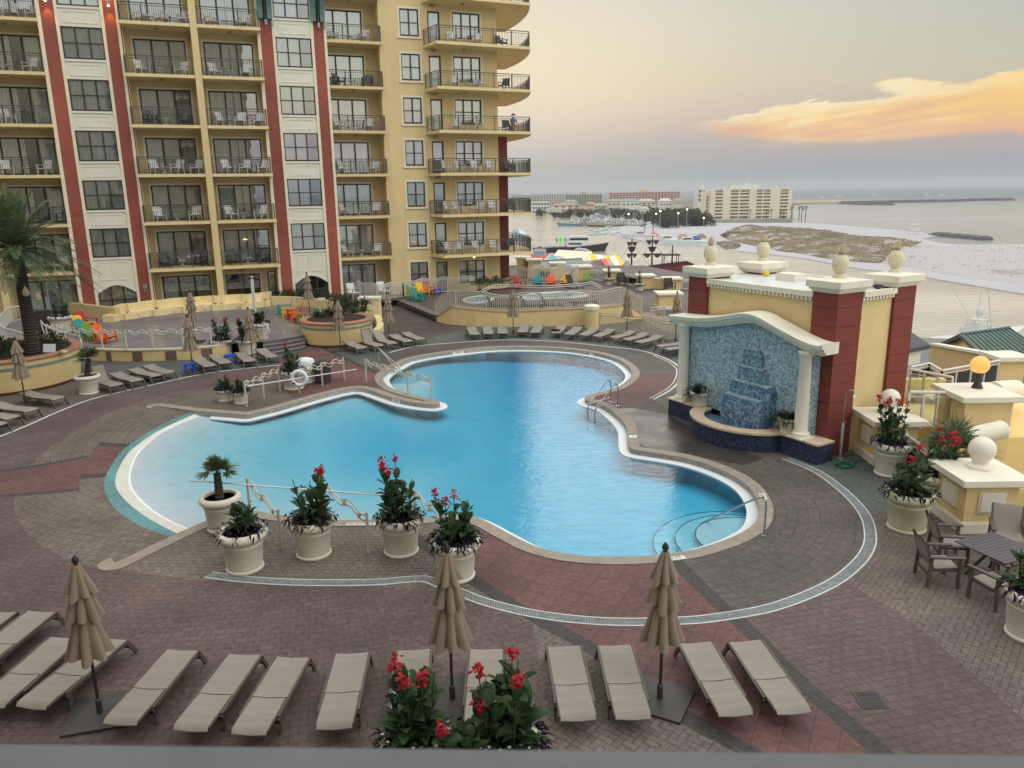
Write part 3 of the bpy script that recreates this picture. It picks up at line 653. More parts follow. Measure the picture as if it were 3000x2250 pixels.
for s0 in (-4.55, 8.13):
    bb = MB(); bb.box(s0 + .21, s0 + .97, .93, 1.05, 0, TOP); bb.build('brick_strip', m_brk, hotel)
    bb = MB(); bb.box(s0 + 3.66, s0 + 4.35, .93, 1.05, 0, TOP); bb.build('brick_strip', m_brk, hotel)
    for a_, c_ in ((0, .21), (.97, 1.15), (3.48, 3.66), (4.35, 4.52)):
        b = MB(); b.box(s0 + a_, s0 + c_, .90, 1.06, 0, TOP); b.build('pylon_trim', m_crm, hotel)
    spandrel(s0, 0); p1_ = spandrel(s0, 1); p1_.location.z = FL(1)
    for k in range(2, NF + 1): hcopy(p1_, FL(k) - FL(1))
# one window of each kind, copied up the facade
def mkwin(name, t0, t1, z0, z1, w, nx, nz, trim=0, sill=0, cw=None, wid=None, wd_=.12, fr=.07):
    b = MB(); framewin(b, 0, t1 - t0, 0, z1 - z0, w, nx, nz, wid=wid, fr=fr); o = b.build(name, m_brz, hotel); o.location = (t0, 0, z0)
    b = MB(); b.add([(.02, w + .05, .02), (t1 - t0 - .02, w + .05, .02), (t1 - t0 - .02, w + .05, z1 - z0 - .02), (.02, w + .05, z1 - z0 - .02)], [(0, 1, 2, 3)]); b.build('pane', m_pane, o)
    for q in (cw if cw is not None else [(0, 1)]):
        W_ = t1 - t0; b = MB(); b.loft(curtain(W_ * q[0] + .02, W_ * q[1] - .02, .03, z1 - z0 - .03, w + .05 + wd_, n=int(14 * (q[1] - q[0]) * W_ / 2) + 5)); b.build('curtain', q[2] if len(q) > 2 else m_curt, o)
    if trim:
        b = MB(); W_ = t1 - t0; H_ = z1 - z0; f = trim
        for q in ((-f, 0, -.02, H_ + f), (W_, W_ + f, -.02, H_ + f), (0, W_, H_, H_ + f)): b.box(q[0], q[1], -.03 + w - .06, w - .061 + .06, q[2], q[3])
        if sill: b.box(-f - .06, W_ + f + .06, w - .16, w, -.16, -.022)
        b.build('trim', m_crm, o)
    return o
for s0, hi_ in ((-4.55, 0), (8.13, 1)):
    w0 = mkwin('window', s0 + 1.15, s0 + 3.48, FL(1) + .82, FL(1) + 2.70, 1.02, 3, 2, cw=[(0, 1)] if not hi_ else [(0, .66)])
    for k in range(2, NF + 1): hcopy(w0, FL(k) - FL(1))
    ag = mkwin('window', s0 + 1.15, s0 + 3.48, .02, 2.05, 1.02, 3, 2, cw=[(0, 1)] if not hi_ else [(0, .42)])
wing0 = [mkwin('window', 18.28, 19.70, .58, 2.44, 3.46, 2, 2, trim=.14, sill=1, fr=.08), mkwin('balcony_door', 20.37, 21.30, .03, 2.38, 3.46, 1, 1, fr=.11, cw=[(0, 1)]), mkwin('window', 22.27, 24.40, .58, 2.40, 3.46, 3, 2, trim=.14, fr=.085)]
for o in wing0:
    for z in zf[1:]: hcopy(o, z)
doors = {}
for k_, (t0, t1, wf, wb, td) in cols.items():
    cw = {'c0': [(0, .45), (.7, 1)], 'c1': [(0, .34), (.36, .66, m_curt2), (.70, 1, m_curt2)], 'c2': [(0, .5), (.52, .72)], 'c3': [(0, 1)]}[k_]
    o = mkwin('sliding_door', td, td + DW, .02, DH, wb + .06, 3, 1, trim=.12, wid=[.34, .67], fr=.09, cw=cw)
    if k_ == 'c2': o.location.z += FL(1)
    for i_, z in enumerate(zf):
        if i_ == 0 or (k_ == 'c2' and i_ == 1): continue
        hcopy(o, z - (FL(1) if k_ == 'c2' else 0))
mkwin('entrance_door', 4.62, 6.95, .02, 2.3, 2.06, 2, 1, trim=.1, cw=[]); mkwin('window', 7.45, 8.05, .35, 2.4, 2.06, 1, 1, fr=.08, trim=.08)
b = MB(); b.box(5.55, 6.0, 1.9, 1.98, 2.55, 2.72); b.build('exit_sign', m_sign, hotel)
# balcony slabs and railings
def railing(mb, pts, h=1.05, sp=.125, skip_first=False):
    pts = [Vector(p) for p in pts]
    for z, t_ in ((h, .055), (h - .13, .03), (.09, .03)):
        for p, q in zip(pts, pts[1:]): mb.bar(p + Vector((0, 0, z)), q + Vector((0, 0, z)), .05 if z == h else .03, t_)
    for p, q in zip(pts, pts[1:]):
        n = max(1, int((q - p).length / sp))
        for i_ in range(n):
            c = p.lerp(q, i_ / n); mb.box(c.x - .009, c.x + .009, c.y - .009, c.y + .009, .09, h - .13)
    tot = 0; last = -9
    for p, q in zip(pts, pts[1:]):
        Lg = (q - p).length; n = max(1, round(Lg / 1.35)) if Lg > .7 else 1
        for i_ in range(n if q is not pts[-1] else n + 1):
            if Lg < .7 and (tot - last) < 1.2 and q is not pts[-1]: continue
            c = p.lerp(q, i_ / n); mb.box(c.x - .028, c.x + .028, c.y - .028, c.y + .028, 0, h); last = tot + Lg * i_ / n
        tot += Lg
for k_, (t0, t1, wf, wb, td) in cols.items():
    e0, e1_ = {'c0': (-8.44, -4.56), 'c1': (-.03, 4.05), 'c2': (4.48, 8.32), 'c3': (12.66, 16.82)}[k_]
    b = MB(); b.box(e0, e1_, wf, wb + .02, -.19, 0); sl = b.build('balcony_slab', m_slab, hotel); sl.location.z = FL(1)
    b = MB(); pts = [(e0 + .06, wf + .07, 0), (e1_ - .1, wf + .07, 0)]
    if k_ in ('c2', 'c3'): pts += [(e1_ - .1, min(wf + .95, wb), 0)]
    if k_ == 'c1': pts = [(e0 + .06, wf + .9, 0)] + pts
    railing(b, pts); rl = b.build('railing', m_rail, hotel); rl.location.z = FL(1)
    b = MB(); b.lathe([(.001, -.30), (.10, -.29), (.12, -.24), (.12, -.19)], 10, ((e0 + e1_) / 2, wf + 1.0, 0)); dl_ = b.build('ceiling_lamp', m_grey, hotel); dl_.location.z = FL(1)
    for k in range(2, NF + 1):
        hcopy(sl, FL(k) - FL(1)); hcopy(rl, FL(k) - FL(1)); hcopy(dl_, FL(k) - FL(1))
wp = [(19.95, 3.4), (20.42, 1.2), (27.85, 1.72)] + [tuple(p.xy) for p in smooth_line([(27.85, 1.72, 0), (28.75, 4.6, 0), (29.25, 8.0, 0), (29.35, 11.5, 0)], 4)[1:]] + [(28.6, 11.8), (25.72, 11.8), (25.72, 3.4)]
b = MB(); b.prism(wp, -.2, 0); sl = b.build('balcony_slab', m_slab, hotel); sl.location.z = FL(1)
def inset(p, q, k): return (p[0] + (q[0] - p[0]) * k, p[1] + (q[1] - p[1]) * k, 0)
cw_ = (25.0, 6.0)
b = MB(); railing(b, [(20.05, 3.38, 0), (20.48, 1.28, 0), (27.78, 1.80, 0)] + [(p[0] - .08, p[1], 0) for p in wp[3:16]] + [(28.5, 11.72, 0), (25.8, 11.72, 0)]); rl = b.build('railing', m_rail, hotel); rl.location.z = FL(1)
b = MB()
for t_ in (22.9, 26.6): b.lathe([(.001, -.31), (.10, -.30), (.12, -.25), (.12, -.2)], 10, (t_, 2.6 if t_ < 25 else 6, 0))
dl_ = b.build('ceiling_lamp', m_grey, hotel); dl_.location.z = FL(1)
b = MB()
for t_ in (20.65, 20.87): b.lathe([(.03, 2.62), (.06, 2.64), (.06, 2.8)], 8, (t_, 3.32, 0))
wl_ = b.build('wall_lamp', m_grey, hotel)
for k in range(2, NF + 1):
    hcopy(sl, FL(k) - FL(1)); hcopy(rl, FL(k) - FL(1)); hcopy(dl_, FL(k) - FL(1)); hcopy(wl_, FL(k) - FL(1))
# a few solid privacy screens at the outer railing ends
for k in (1, 2, 3):
    b = MB(); b.bar((27.9, 2.2, FL(k) + .55), (28.6, 4.4, FL(k) + .55), .02, .9); b.build('privacy_screen', m_brz, hotel)
# teal brackets with caps and lamps on the right pylon, lit lamps on the left pylon
for t_ in (8.72, 12.13):
    zb = FL(6) + 1.0 - .35
    b = MB()
    prof = [(.93, zb), (.72, zb + .05), (.70, zb + .35), (.60, zb + .8), (.35, zb + 1.3), (.10, zb + 1.6), (.05, zb + 1.9), (.93, zb + 1.9)]
    for sgn in (-1, 1):
        x0 = t_ + sgn * .30 - .16; b.add([(x0, p[0], p[1]) for p in prof] + [(x0 + .32, p[0], p[1]) for p in prof], [tuple(range(8)), tuple(range(15, 7, -1))] + [(i_, (i_ + 1) % 8, 8 + (i_ + 1) % 8, 8 + i_) for i_ in range(8)])
    br_ = b.build('roof_bracket', m_tealp, hotel)
    b = MB(); b.tube([(t_, .80, zb - .05), (t_, .75, zb + .4), (t_, .62, zb + .8), (t_, .4, zb + 1.25), (t_, .2, zb + 1.6)], .10, 8); b.build('downpipe', m_brz, br_)
    b = MB(); b.box(t_ - .62, t_ + .62, -.15, .93, zb + 1.9, zb + 2.1); b.box(t_ - .75, t_ + .75, -.3, .93, zb + 2.1, zb + 2.6); b.build('bracket_cap', m_crm, br_)
    b = MB(); b.lathe([(.09, -.32), (.09, 0)], 10, (t_ + .02, .74, zb - .02)); b.lathe([(.09, -.30), (.09, 0)], 10, (t_ + .42, .70, zb - .06)); b.build('floodlight', m_grey, br_)
m_lamp = mat('warm_lamp_glow', (1, .75, .45), .5, emit=(1, .62, .30), est=14)
for t_, zl in ((-3.93, FL(6) + 1.0), (-.52, FL(6) + .92), (-.55, FL(6) + 1.9)):
    b = MB(); b.lathe([(.02, .35), (.06, .3), (.09, .05), (.09, 0)], 10, (t_, .66, zl)); b.bar((t_, .93, zl + .45), (t_, .66, zl + .3), .05, .05); lp = b.build('wall_lamp', m_grey, hotel)
    b = MB(); b.ball((t_, .66, zl - .01), .07, 8, 6); b.build('bulb', m_lamp, lp)
    ld = bpy.data.lights.new('lamp_light', 'SPOT'); ld.energy = 60; ld.color = (1, .5, .2); ld.spot_size = R(70); ld.spot_blend = .8; ld.shadow_soft_size = .05
    lo = bpy.data.objects.new('lamp_light', ld); sc.collection.objects.link(lo); lo.parent = lp; lo.location = (t_, .62, zl - .1); lo.rotation_euler = (R(14), 0, 0)
# small sconces, the emergency light on the left pylon and lit rooms
b = MB(); b.box(-.62, -.40, .84, .93, 1.75, 2.0); b.box(-.60, -.53, .82, .90, 1.45, 1.74); b.box(-.48, -.41, .82, .90, 1.45, 1.74); b.build('emergency_light', m_grey, hotel)
m_shade = mat('lit_lampshade', (.9, .55, .2), .6, emit=(1, .55, .18), est=2.2)
b = MB(); b.lathe([(.16, .72), (.10, 1.0)], 10, (3.45, 2.25, FL(5))); b.lathe([(.03, 0), (.03, .72)], 6, (3.45, 2.25, FL(5))); b.build('room_lamp', m_shade, hotel)
b = MB(); b.box(6.05, 6.35, 2.2, 2.3, FL(1) + 1.62, FL(1) + 1.68); b.build('room_lamp', mat('room_light', (1, .8, .4), .6, emit=(1, .75, .3), est=3), hotel)
b = MB(); b.ball((23.2, 2.4, FL(1) - .3), .07, 8, 6); b.build('ceiling_lamp', m_lamp, hotel)
# ---------------------------------------------------------------- the wing the camera stands in, seen in reflections and at the foot of the photo
own = thing('balcony_wing', 'grey painted balcony parapet running along the bottom edge of the photo', 'balcony', (0, 0, 0))
b = MB()
holed(b, -70, 6, -2.2, 0, 30, [(x, x + 3, z + .1, z + 2.5) for x in range(-68, 4, 8) for z in (0, 3.05, 9.15, 12.2, 15.25, 18.3, 21.35)] + [(-2.5, 3, 6.2, 9.0)])
b.build('wall', mat('muted_stucco', L(176, 166, 144), .85, .06, 1.2), own, fix=False)  # even tone, greyed to keep the window reflections less yellow
b = MB(); b.add([(-42, -2.5, 0), (-42, 48, 0), (-42, 48, 30), (-42, -2.5, 30)], [(0, 1, 2, 3)]); b.build('side_wall', MAT['muted_stucco'], own, fix=False)  # out-of-view side of the hotel, put in to block the left sky
b = MB(); b.add([(-70, -2.5, 0), (6, -2.5, 0), (6, -2.5, 30), (-70, -2.5, 30)], [(0, 1, 2, 3)]); b.build('window_glass', m_brz, own)
b = MB(); b.box(-3, 5, -2.2, .55, 6.4, 6.6); b.build('balcony_slab', m_slab, own)
m_par = mat('grey_parapet_paint', (.125, .138, .152), .5, .10, 14, .1, 40)
b = MB()
pl0 = CP + ray(-60, 2170) * .62; pr0 = CP + ray(3060, 2204) * .62
dirp = (pr0 - pl0).normalized(); fw_ = Vector((-dirp.y, dirp.x, 0)).normalized()
A_ = pl0 - dirp * 2; Z_ = pr0 + dirp * 2
prof = [(.0, -.004), (-.004, 0), (-.16, 0), (-.164, -.004), (-.164, -.05), (.0, -.05)]
b.loft([[e + fw_ * q[0] + Vector((0, 0, q[1])) for e in (A_, Z_)] for q in prof + prof[:1]])
b.build('parapet_rail', m_par, own, smooth=True)
b = MB(); n_ = 40
for i_ in range(n_): 
    p = A_.lerp(Z_, (i_ + .5) / n_) - fw_ * .09; b.box(p.x - .012, p.x + .012, p.y - .012, p.y + .012, 6.6, p.z - .05)
b.build('parapet_bars', m_par, own)
# ---------------------------------------------------------------- fountain house
def mosaic(name, cols_, cell=.05, rough=.25, axes=(0, 2), cen=None):
    m, nt, b_ = newmat(name); g = N(nt, 'ShaderNodeTexCoord').outputs['Object']
    sn = N(nt, 'ShaderNodeVectorMath', operation='SNAP', i={0: g, 1: (cell,) * 3}).outputs[0]
    wn = N(nt, 'ShaderNodeTexWhiteNoise', noise_dimensions='3D', i={0: sn}).outputs['Value']
    big = N(nt, 'ShaderNodeTexNoise', i={'Vector': g, 'Scale': 1.1, 'Detail': 3.0}).outputs['Fac']
    f = mth(nt, 'ADD', mth(nt, 'MULTIPLY', wn, .8), mth(nt, 'MULTIPLY', big, .25), clamp=True)
    c = ramp(nt, f, [(i_ / (len(cols_) - 1) if len(cols_) > 1 else 0, c_) for i_, c_ in enumerate(cols_)])
    nt.links.new(c, b_.inputs['Base Color']); b_.inputs['Roughness'].default_value = rough; return m
m_mos = mosaic('sky_blue_mosaic', [L(84, 106, 122), L(128, 154, 168), L(158, 180, 190), L(184, 202, 208)], .06, .35)
m_mosd = mosaic('navy_mosaic', [L(18, 24, 44), L(30, 42, 70), L(48, 62, 92), L(66, 84, 118)], .05, .3)
m_mosm = mosaic('mid_blue_mosaic', [L(48, 70, 98), L(76, 104, 132), L(108, 138, 164), L(164, 188, 206)], .06, .3)
m_mos2 = mosaic('steel_blue_mosaic', [L(56, 84, 100), L(86, 120, 136), L(120, 152, 164), L(156, 184, 192)], .06, .3)
m_stone = mat('ledge_stone', L(206, 186, 160), .6, .1, 4, .15, 60, dirt=.15)
m_wst = mat('cast_stone_white', L(228, 224, 208), .7, .06, 2.5, .2, 70, dirt=.15)
m_fy = mat('fountain_yellow_stucco', L(218, 196, 146), .85, .06, 1.5, .25, 90, dirt=.12)
m_fred = mat('red_stucco_block', L(122, 58, 50), .85, .08, 1.5, .25, 90, dirt=.1)
m_roof = mat('white_roof_membrane', L(205, 206, 208), .35, .08, 1.2, dirt=.25)
BC = Vector((9.68, 22.75, 0)); FX = Vector((.507, -.862, 0)); FYv = Vector((.862, .507, 0))
FRZ = math.atan2(-.862, .507)
fh = thing('fountain_house', 'square yellow fountain building with red block corner pillars and a blue mosaic water wall', 'fountain', BC, FRZ)
def FP(px, py, yl):                         # pixel -> (x, z) on the fountain plane y = yl
    v = ray(px, py); t = (yl - (CP - BC).dot(FYv)) / v.dot(FYv); p = CP + v * t; return ((p - BC).dot(FX), p.z)
b = MB()
b.box(-6.1, -.1, .14, 3.7, 0, 4.98); b.build('wall', m_fy, fh)
for x0, y0, x1, y1 in ((-.9, 0, 0, 1.15), (-6.3, 0, -5.4, 1.15), (-.9, 2.75, 0, 3.82), (-6.3, 2.75, -5.4, 3.82)):
    b = MB()
    for k in range(9):
        b.box(x0, x1, y0, y1, k * .585 + .012, min(5.12, k * .585 + .573))
    b.box(x0 + .012, x1 - .012, y0 + .012, y1 - .012, 0, 5.1); pl = b.build('pillar', m_fred, fh)
    b = MB(); b.box(x0 - .04, x1 + .04, y0 - .04, y1 + .04, 5.12, 5.19); b.box(x0 - .10, x1 + .10, y0 - .10, y1 + .10, 5.19, 5.27); b.box(x0 - .17, x1 + .17, y0 - .17, y1 + .17, 5.27, 5.47)
    b.add([(x0 - .17, y0 - .17, 5.471), (x1 + .17, y0 - .17, 5.471), (x1 + .17, y1 + .17, 5.471), (x0 - .17, y1 + .17, 5.471), ((x0 + x1) / 2, (y0 + y1) / 2, 5.55)], [(0, 1, 4), (1, 2, 4), (2, 3, 4), (3, 0, 4)])
    b.build('pillar_cap', m_wst, pl)
b = MB()                                      # cornice with dentils and roof rim
for x0, x1, y0, y1 in ((-5.4, -.9, -.02, .14), (-5.4, -.9, 3.7, 3.86), (-.1, .06, 1.15, 2.75), (-6.26, -6.1, 1.15, 2.75)):
    b.box(x0, x1, y0, y1, 4.93, 5.10); lx = x1 - x0; ly = y1 - y0
    if lx > ly:
        n = int(lx / .16)
        for k in range(n): b.box(x0 + k * lx / n, x0 + k * lx / n + .09, y0 + .04, y1, 4.82, 4.93)
    else:
        n = int(ly / .16)
        for k in range(n): b.box(x0, x1 - .04, y0 + k * ly / n, y0 + k * ly / n + .09, 4.82, 4.93)
b.build('cornice', m_wst, fh)
b = MB(); b.box(-5.42, -.88, .16, 3.68, 4.98, 5.06); b.box(-6.05, -.12, 1.17, 2.73, 4.98, 5.058); b.build('roof', m_roof, fh)
b = MB(); b.box(-4.0, -3.2, 1.9, 2.5, 5.06, 5.30); b.build('roof_vent', m_wst, fh)
b = MB(); b.lathe([(.001, 5.06), (.09, 5.07), (.12, 5.15), (.09, 5.23), (.001, 5.26)], 12, (-5.0, 2.55, 0)); tag(b.build('yellow_buoy', mat('yellow_plastic', L(226, 206, 60), .5), None, True), 'small yellow ball lying on the white roof of the fountain building', 'ball'); bpy.data.objects['yellow_buoy'].matrix_world = Matrix.Translation(BC) @ Matrix.Rotation(FRZ, 4, 'Z')
b = MB(); b.box(-.25, -.1, 2.0, 2.2, 5.12, 5.24); b.box(-.22, -.13, 2.05, 2.15, 5.05, 5.12); b.build('floodlight', m_brz, fh)
# water wall, wave top, columns
lower = [R8(*q) for q in ((240, 612), (330, 613), (430, 612), (540, 600), (640, 586), (700, 590), (760, 610), (830, 650), (920, 702), (1010, 752), (1100, 795), (1190, 822), (1310, 834))]
wv = [FP(px, py, -.72) for px, py in lower]
wv[0] = (-6.45, wv[0][1]); wv[-1] = (.18, wv[-1][1])
wvs = [Vector((x, 0, z)) for x, z in wv]; wvs = resample(smooth_line(wvs, 4), 46)
prof = [(-.50, 0.0), (-.58, .0), (-.60, .07), (-.66, .09), (-.68, .18), (-.76, .20), (-.80, .33), (-.76, .36), (-.02, .36), (-.02, .0)]
b = MB(); rows = [[(p.x, q[0], p.z + q[1]) for q in prof] for p in wvs]; b.loft(rows, closed=True)
for r_ in (rows[0], rows[-1]): b.add(r_, [tuple(range(len(prof)))])
b.build('wave_pediment', m_wst, fh, smooth=True)
b = MB(); n = len(wvs); base = [(p.x, -.38, .62) for p in wvs if -6.0 <= p.x <= -.3]; topw = [(p.x, -.38, p.z + .02) for p in wvs if -6.0 <= p.x <= -.3]
b.loft([base, topw]); b.loft([[(base[-1][0], -.38, .62), topw[-1]], [(base[-1][0], -.02, .62), (topw[-1][0], -.02, topw[-1][2])]]); b.loft([[base[0], topw[0]], [(base[0][0], -.02, .62), (topw[0][0], -.02, topw[0][2])]])
b.build('mosaic_wall', m_mos, fh)
zl, zr = wv[1][1], wv[-2][1]
for xc, zt in ((-.52, zr + .05), (-5.82, zl + .02)):
    b = MB(); b.lathe([(.30, .66), (.30, .74), (.26, .75), (.28, .80), (.22, .86), (.205, .9), (.20, 1.6), (.175, zt - .18), (.19, zt - .16), (.20, zt - .12), (.24, zt - .06), (.24, zt)], 20, (xc, -.56, 0)); b.box(xc - .31, xc + .31, -.87, -.25, .655, .70)
    b.build('column', m_wst, fh, smooth=True)
for x0, x1 in ((-6.35, -4.75), (-1.25, .28)):
    b = MB(); b.box(x0, x1, -.72, .02, 0, .60); pd = b.build('pedestal', m_mosd, fh)
    b = MB(); b.box(x0 - .04, x1 + .04, -.78, -.0, .601, .66); b.build('ledge', m_stone, pd)
bc_ = (-3.0, -.45); arc = [R(t) for t in range(180, 361, 6)]
def ar_(r_, sx=1.0): return [(bc_[0] + r_ * math.cos(a) * 1.0, bc_[1] + r_ * math.sin(a) * .80) for a in arc]
o1, i1 = ar_(1.84), ar_(1.45)
b = MB(); b.loft([[(*p, 0) for p in o1], [(*p, .58) for p in o1]]); b.loft([[(*p, .58) for p in i1], [(*p, .2) for p in i1]]); bs_ = b.build('basin', m_mosd, fh)
o2, i2 = ar_(1.92), ar_(1.40); b = MB(); b.loft([[(*p, .58) for p in i2], [(*p, .65) for p in i2], [(*p, .65) for p in o2], [(*p, .58) for p in o2], [(*p, .58) for p in i2]]); b.build('basin_rim', m_stone, bs_)
b = MB(); b.add([(*p, .46) for p in i1], [tuple(range(len(i1)))]); b.build('basin_water', mat('fountain_water', L(92, 128, 146), .08, .3, 5, .4, 12), bs_)
b = MB(); b.add([(*p, .22) for p in i1], [tuple(range(len(i1)))]); b.build('basin_floor', m_mosm, bs_)
for (xa, ya), (xb, yb), yl, zb in (((505, 1072), (880, 1170), -.96, .3), ((565, 972), (842, 1050), -.72, 1.0), ((622, 878), (810, 920), -.55, 1.6), ((655, 765), (790, 778), -.46, 2.1)):
    x0, z0 = FP(*R8(xa, ya), yl); x1, z1 = FP(*R8(xb, yb), yl)
    if yl < -.9: x0, x1 = max(x0, -4.22), min(x1, -1.80)
    zt = (z0 + z1) / 2; b = MB(); b.box(x0 + .10, x1 - .10, yl - .03, -.38, zt - .003, zt + .035); b.build('pale_step_top', m_mos, fh); b = MB(); pr = [(x0, zb), (x1, zb), (x1, zt - .12), (x1 - .12, zt), (x0 + .12, zt), (x0, zt - .12)]  # lighter mosaic on the step's top, painted brighter than its front
    b.add([(p[0], yl, p[1]) for p in pr] + [(p[0], -.38, p[1]) for p in pr], [tuple(range(6)), tuple(range(11, 5, -1))] + [(i_, (i_ + 1) % 6, 6 + (i_ + 1) % 6, 6 + i_) for i_ in range(6)])
    b.build('water_step', m_mosm if yl < -.7 else m_mos2, fh)
# thin falling water
m, nt, b_ = newmat('falling_water'); b_.inputs['Base Color'].default_value = (.8, .86, .9, 1); b_.inputs['Roughness'].default_value = .3
nz = N(nt, 'ShaderNodeTexNoise', i={'Vector': N(nt, 'ShaderNodeMapping', i={0: N(nt, 'ShaderNodeTexCoord').outputs['Object'], 3: (14, 14, 1.2)}).outputs[0], 'Scale': 1.0, 'Detail': 4.0})
nt.links.new(mth(nt, 'MULTIPLY', step_ := ramp(nt, nz.outputs['Fac'], [(.45, (0, 0, 0)), (.75, (1, 1, 1))]), .42), b_.inputs['Alpha'])
b = MB()
for x0, x1, yl, za, zb in ((-4.35, -3.95, -1.04, .46, 1.5), (-4.3, -4.0, -.8, .46, 2.1)):
    b.loft([[(x0 + (x1 - x0) * j / 10, yl - .02 * (j % 2) - .10 * (1 - q), za + (zb - za) * q) for j in range(11)] for q in (0, .5, 1)])
b.build('falling_water', m, fh, fix=False)
# pineapples
m_pine = mat('pineapple_stone', L(214, 206, 178), .75, .08, 6, .2, 60)
proto = thing('pineapple_finial', 'x', 'finial', (0, 0, 0), 0, 'stone pineapples on the fountain building')
b = MB(); b.lathe([(.20, 0), (.20, .06), (.12, .10), (.14, .14)], 14)
rows = []
for k in range(15):
    t = k / 14; z = .14 + .52 * t; r_ = .05 + .17 * math.sin(math.pi * min(1, .12 + .80 * t)) ** .8
    rows.append([((r_ * (1 + .09 * ((i_ + k) % 2))) * math.cos(2 * math.pi * i_ / 24), (r_ * (1 + .09 * ((i_ + k) % 2))) * math.sin(2 * math.pi * i_ / 24), z) for i_ in range(24)])
b.loft(rows, closed=True); b.build('fruit', m_pine, proto)
b = MB()
for k in range(22):
    a = k * 2.4; t = k / 22; lean = .16 * (1 - t) + .02; z0 = .64 + .05 * t
    d_ = Vector((math.cos(a), math.sin(a), 0)); s_ = Vector((-d_.y, d_.x, 0)); top_ = d_ * (lean + .03) + Vector((0, 0, z0 + .16 + .14 * t)); mid_ = d_ * (lean * .75) + Vector((0, 0, z0 + .09 + .08 * t))
    b.loft([[d_ * .03 + Vector((0, 0, z0)) - s_ * .03, d_ * .03 + Vector((0, 0, z0)) + s_ * .03], [mid_ - s_ * .035, mid_ + s_ * .035], [top_ - s_ * .008, top_ + s_ * .008]])
b.build('leaf_crown', m_pine, proto, fix=False)
pp = Placer(proto)
for x_, y_, lb in ((-5.85, .57, 'stone pineapple on the front left pillar of the fountain building'), (-5.85, 3.28, 'stone pineapple on the back left pillar, beside the white roof'), (-.45, .57, 'stone pineapple on the front right pillar above the shower'), (-.45, 3.28, 'stone pineapple on the back right pillar nearest the sea')):
    pp(BC + FX * x_ + FYv * y_ + Vector((0, 0, 5.52)), 0, lb, 1.05)
# ---------------------------------------------------------------- left terrace
TZ = .6
m_cap = mat('pale_wall_cap', L(214, 208, 190), .75, .08, 3, dirt=.15)
m_wally = mat('terrace_wall_yellow', L(224, 200, 146), .85, .07, 1.3, .25, 90, dirt=.15)
m_brown = mat('brown_wall_tile', L(112, 94, 84), .6, .1, 6)
tfront = [(-120, 1004), (60, 1003), (150, 1008), (190, 1016), (237, 1021), (300, 1024), (369, 1025), (448, 1024), (535, 1021), (615, 1015), (662, 1008), (770, 1001), (830, 993), (893, 981)]
tf = gp(tfront, TZ); tb = gp([(960, 955), (1000, 930), (1010, 905), (960, 880), (990, 868), (1000, 840), (800, 820), (200, 850), (-200, 880)], TZ)
b = MB(); b.add([*tf, *tb], [tuple(range(len(tf) + len(tb)))])
m_lavt = brickmat('terrace_lavender_paver', (.215, .195, .205), (.185, .170, .182), (.11, .105, .11), .6, .6, .010, offset=0, rot=R(8), stain=.2)
struct(b.build('left_terrace', m_lavt))
m_stripe = brickmat('terrace_tan_stripe', (.26, .235, .20), (.225, .205, .178), (.14, .13, .12), .5, .5, .010, offset=0, rot=R(8), stain=.2)
b = MB()
for q in (((423, 933), (454, 929), (489, 1019), (449, 1022)), ((320, 944), (356, 940), (362, 1020), (322, 1021)), ((521, 921), (543, 919), (611, 1012), (586, 1014)), ((614, 914), (640, 911), (745, 1000), (722, 1002)), ((784, 902), (813, 893), (889, 978), (835, 990))):
    b.add(gp(q, TZ + .004), [(0, 1, 2, 3)])
struct(b.build('terrace_stripe', m_stripe))
def wallribbon(mb, pts, th, z0s, z1s):
    pl = [Vector(p) for p in pts]; a, c = ribbon(pl, th * 2, 0); n = len(pl)
    z0 = z0s if isinstance(z0s, (list, tuple)) else [z0s] * n; z1 = z1s if isinstance(z1s, (list, tuple)) else [z1s] * n
    f = [p.xy for p in pl]; k = [p.xy for p in a]
    rows = [[(f[i_][0], f[i_][1], z0[i_]), (f[i_][0], f[i_][1], z1[i_]), (k[i_][0], k[i_][1], z1[i_]), (k[i_][0], k[i_][1], z0[i_])] for i_ in range(n)]
    mb.loft(rows, closed=True); mb.add(rows[0], [(0, 1, 2, 3)]); mb.add(rows[-1], [(3, 2, 1, 0)])
tfl = resample(smooth_line(tf[3:11], 3), 30)
tw = thing('terrace_wall', 'low yellow retaining wall with brown square tiles below the left terrace', 'wall', (tfl[14].x, tfl[14].y, 0))
def reparent(o, par): o.parent = par; o.matrix_parent_inverse = Matrix.Translation(-Vector(par.location)); return o
def under(par): return lambda mb, nm, m_, sm=False: reparent(mb.build(nm, m_, None, sm), par)
U = under(tw)
b = MB(); wallribbon(b, [p * 1 for p in tfl], .2, 0.0, TZ - .05); U(b, 'wall', m_wally)
b = MB(); wallribbon(b, [p + Vector((0, -.04, 0)) for p in tfl], .28, TZ - .05, TZ + .02); U(b, 'wall_cap', m_cap)
for x0, x1 in ((312, 326), (389, 418), (486, 517), (591, 622), (680, 700)):
    p, q = G(x0, 1038, .28), G(x1, 1038, .28); 
    def near(px):
        return min(resample(tfl, 200), key=lambda v: abs(proj((v.x, v.y, .3))[0] - px))
    a, c = near(x0), near(x1); b = MB(); b.bar((a.x, a.y - .01, .27), (c.x, c.y - .01, .27), .05, .46); U(b, 'brown_tile', m_brown)
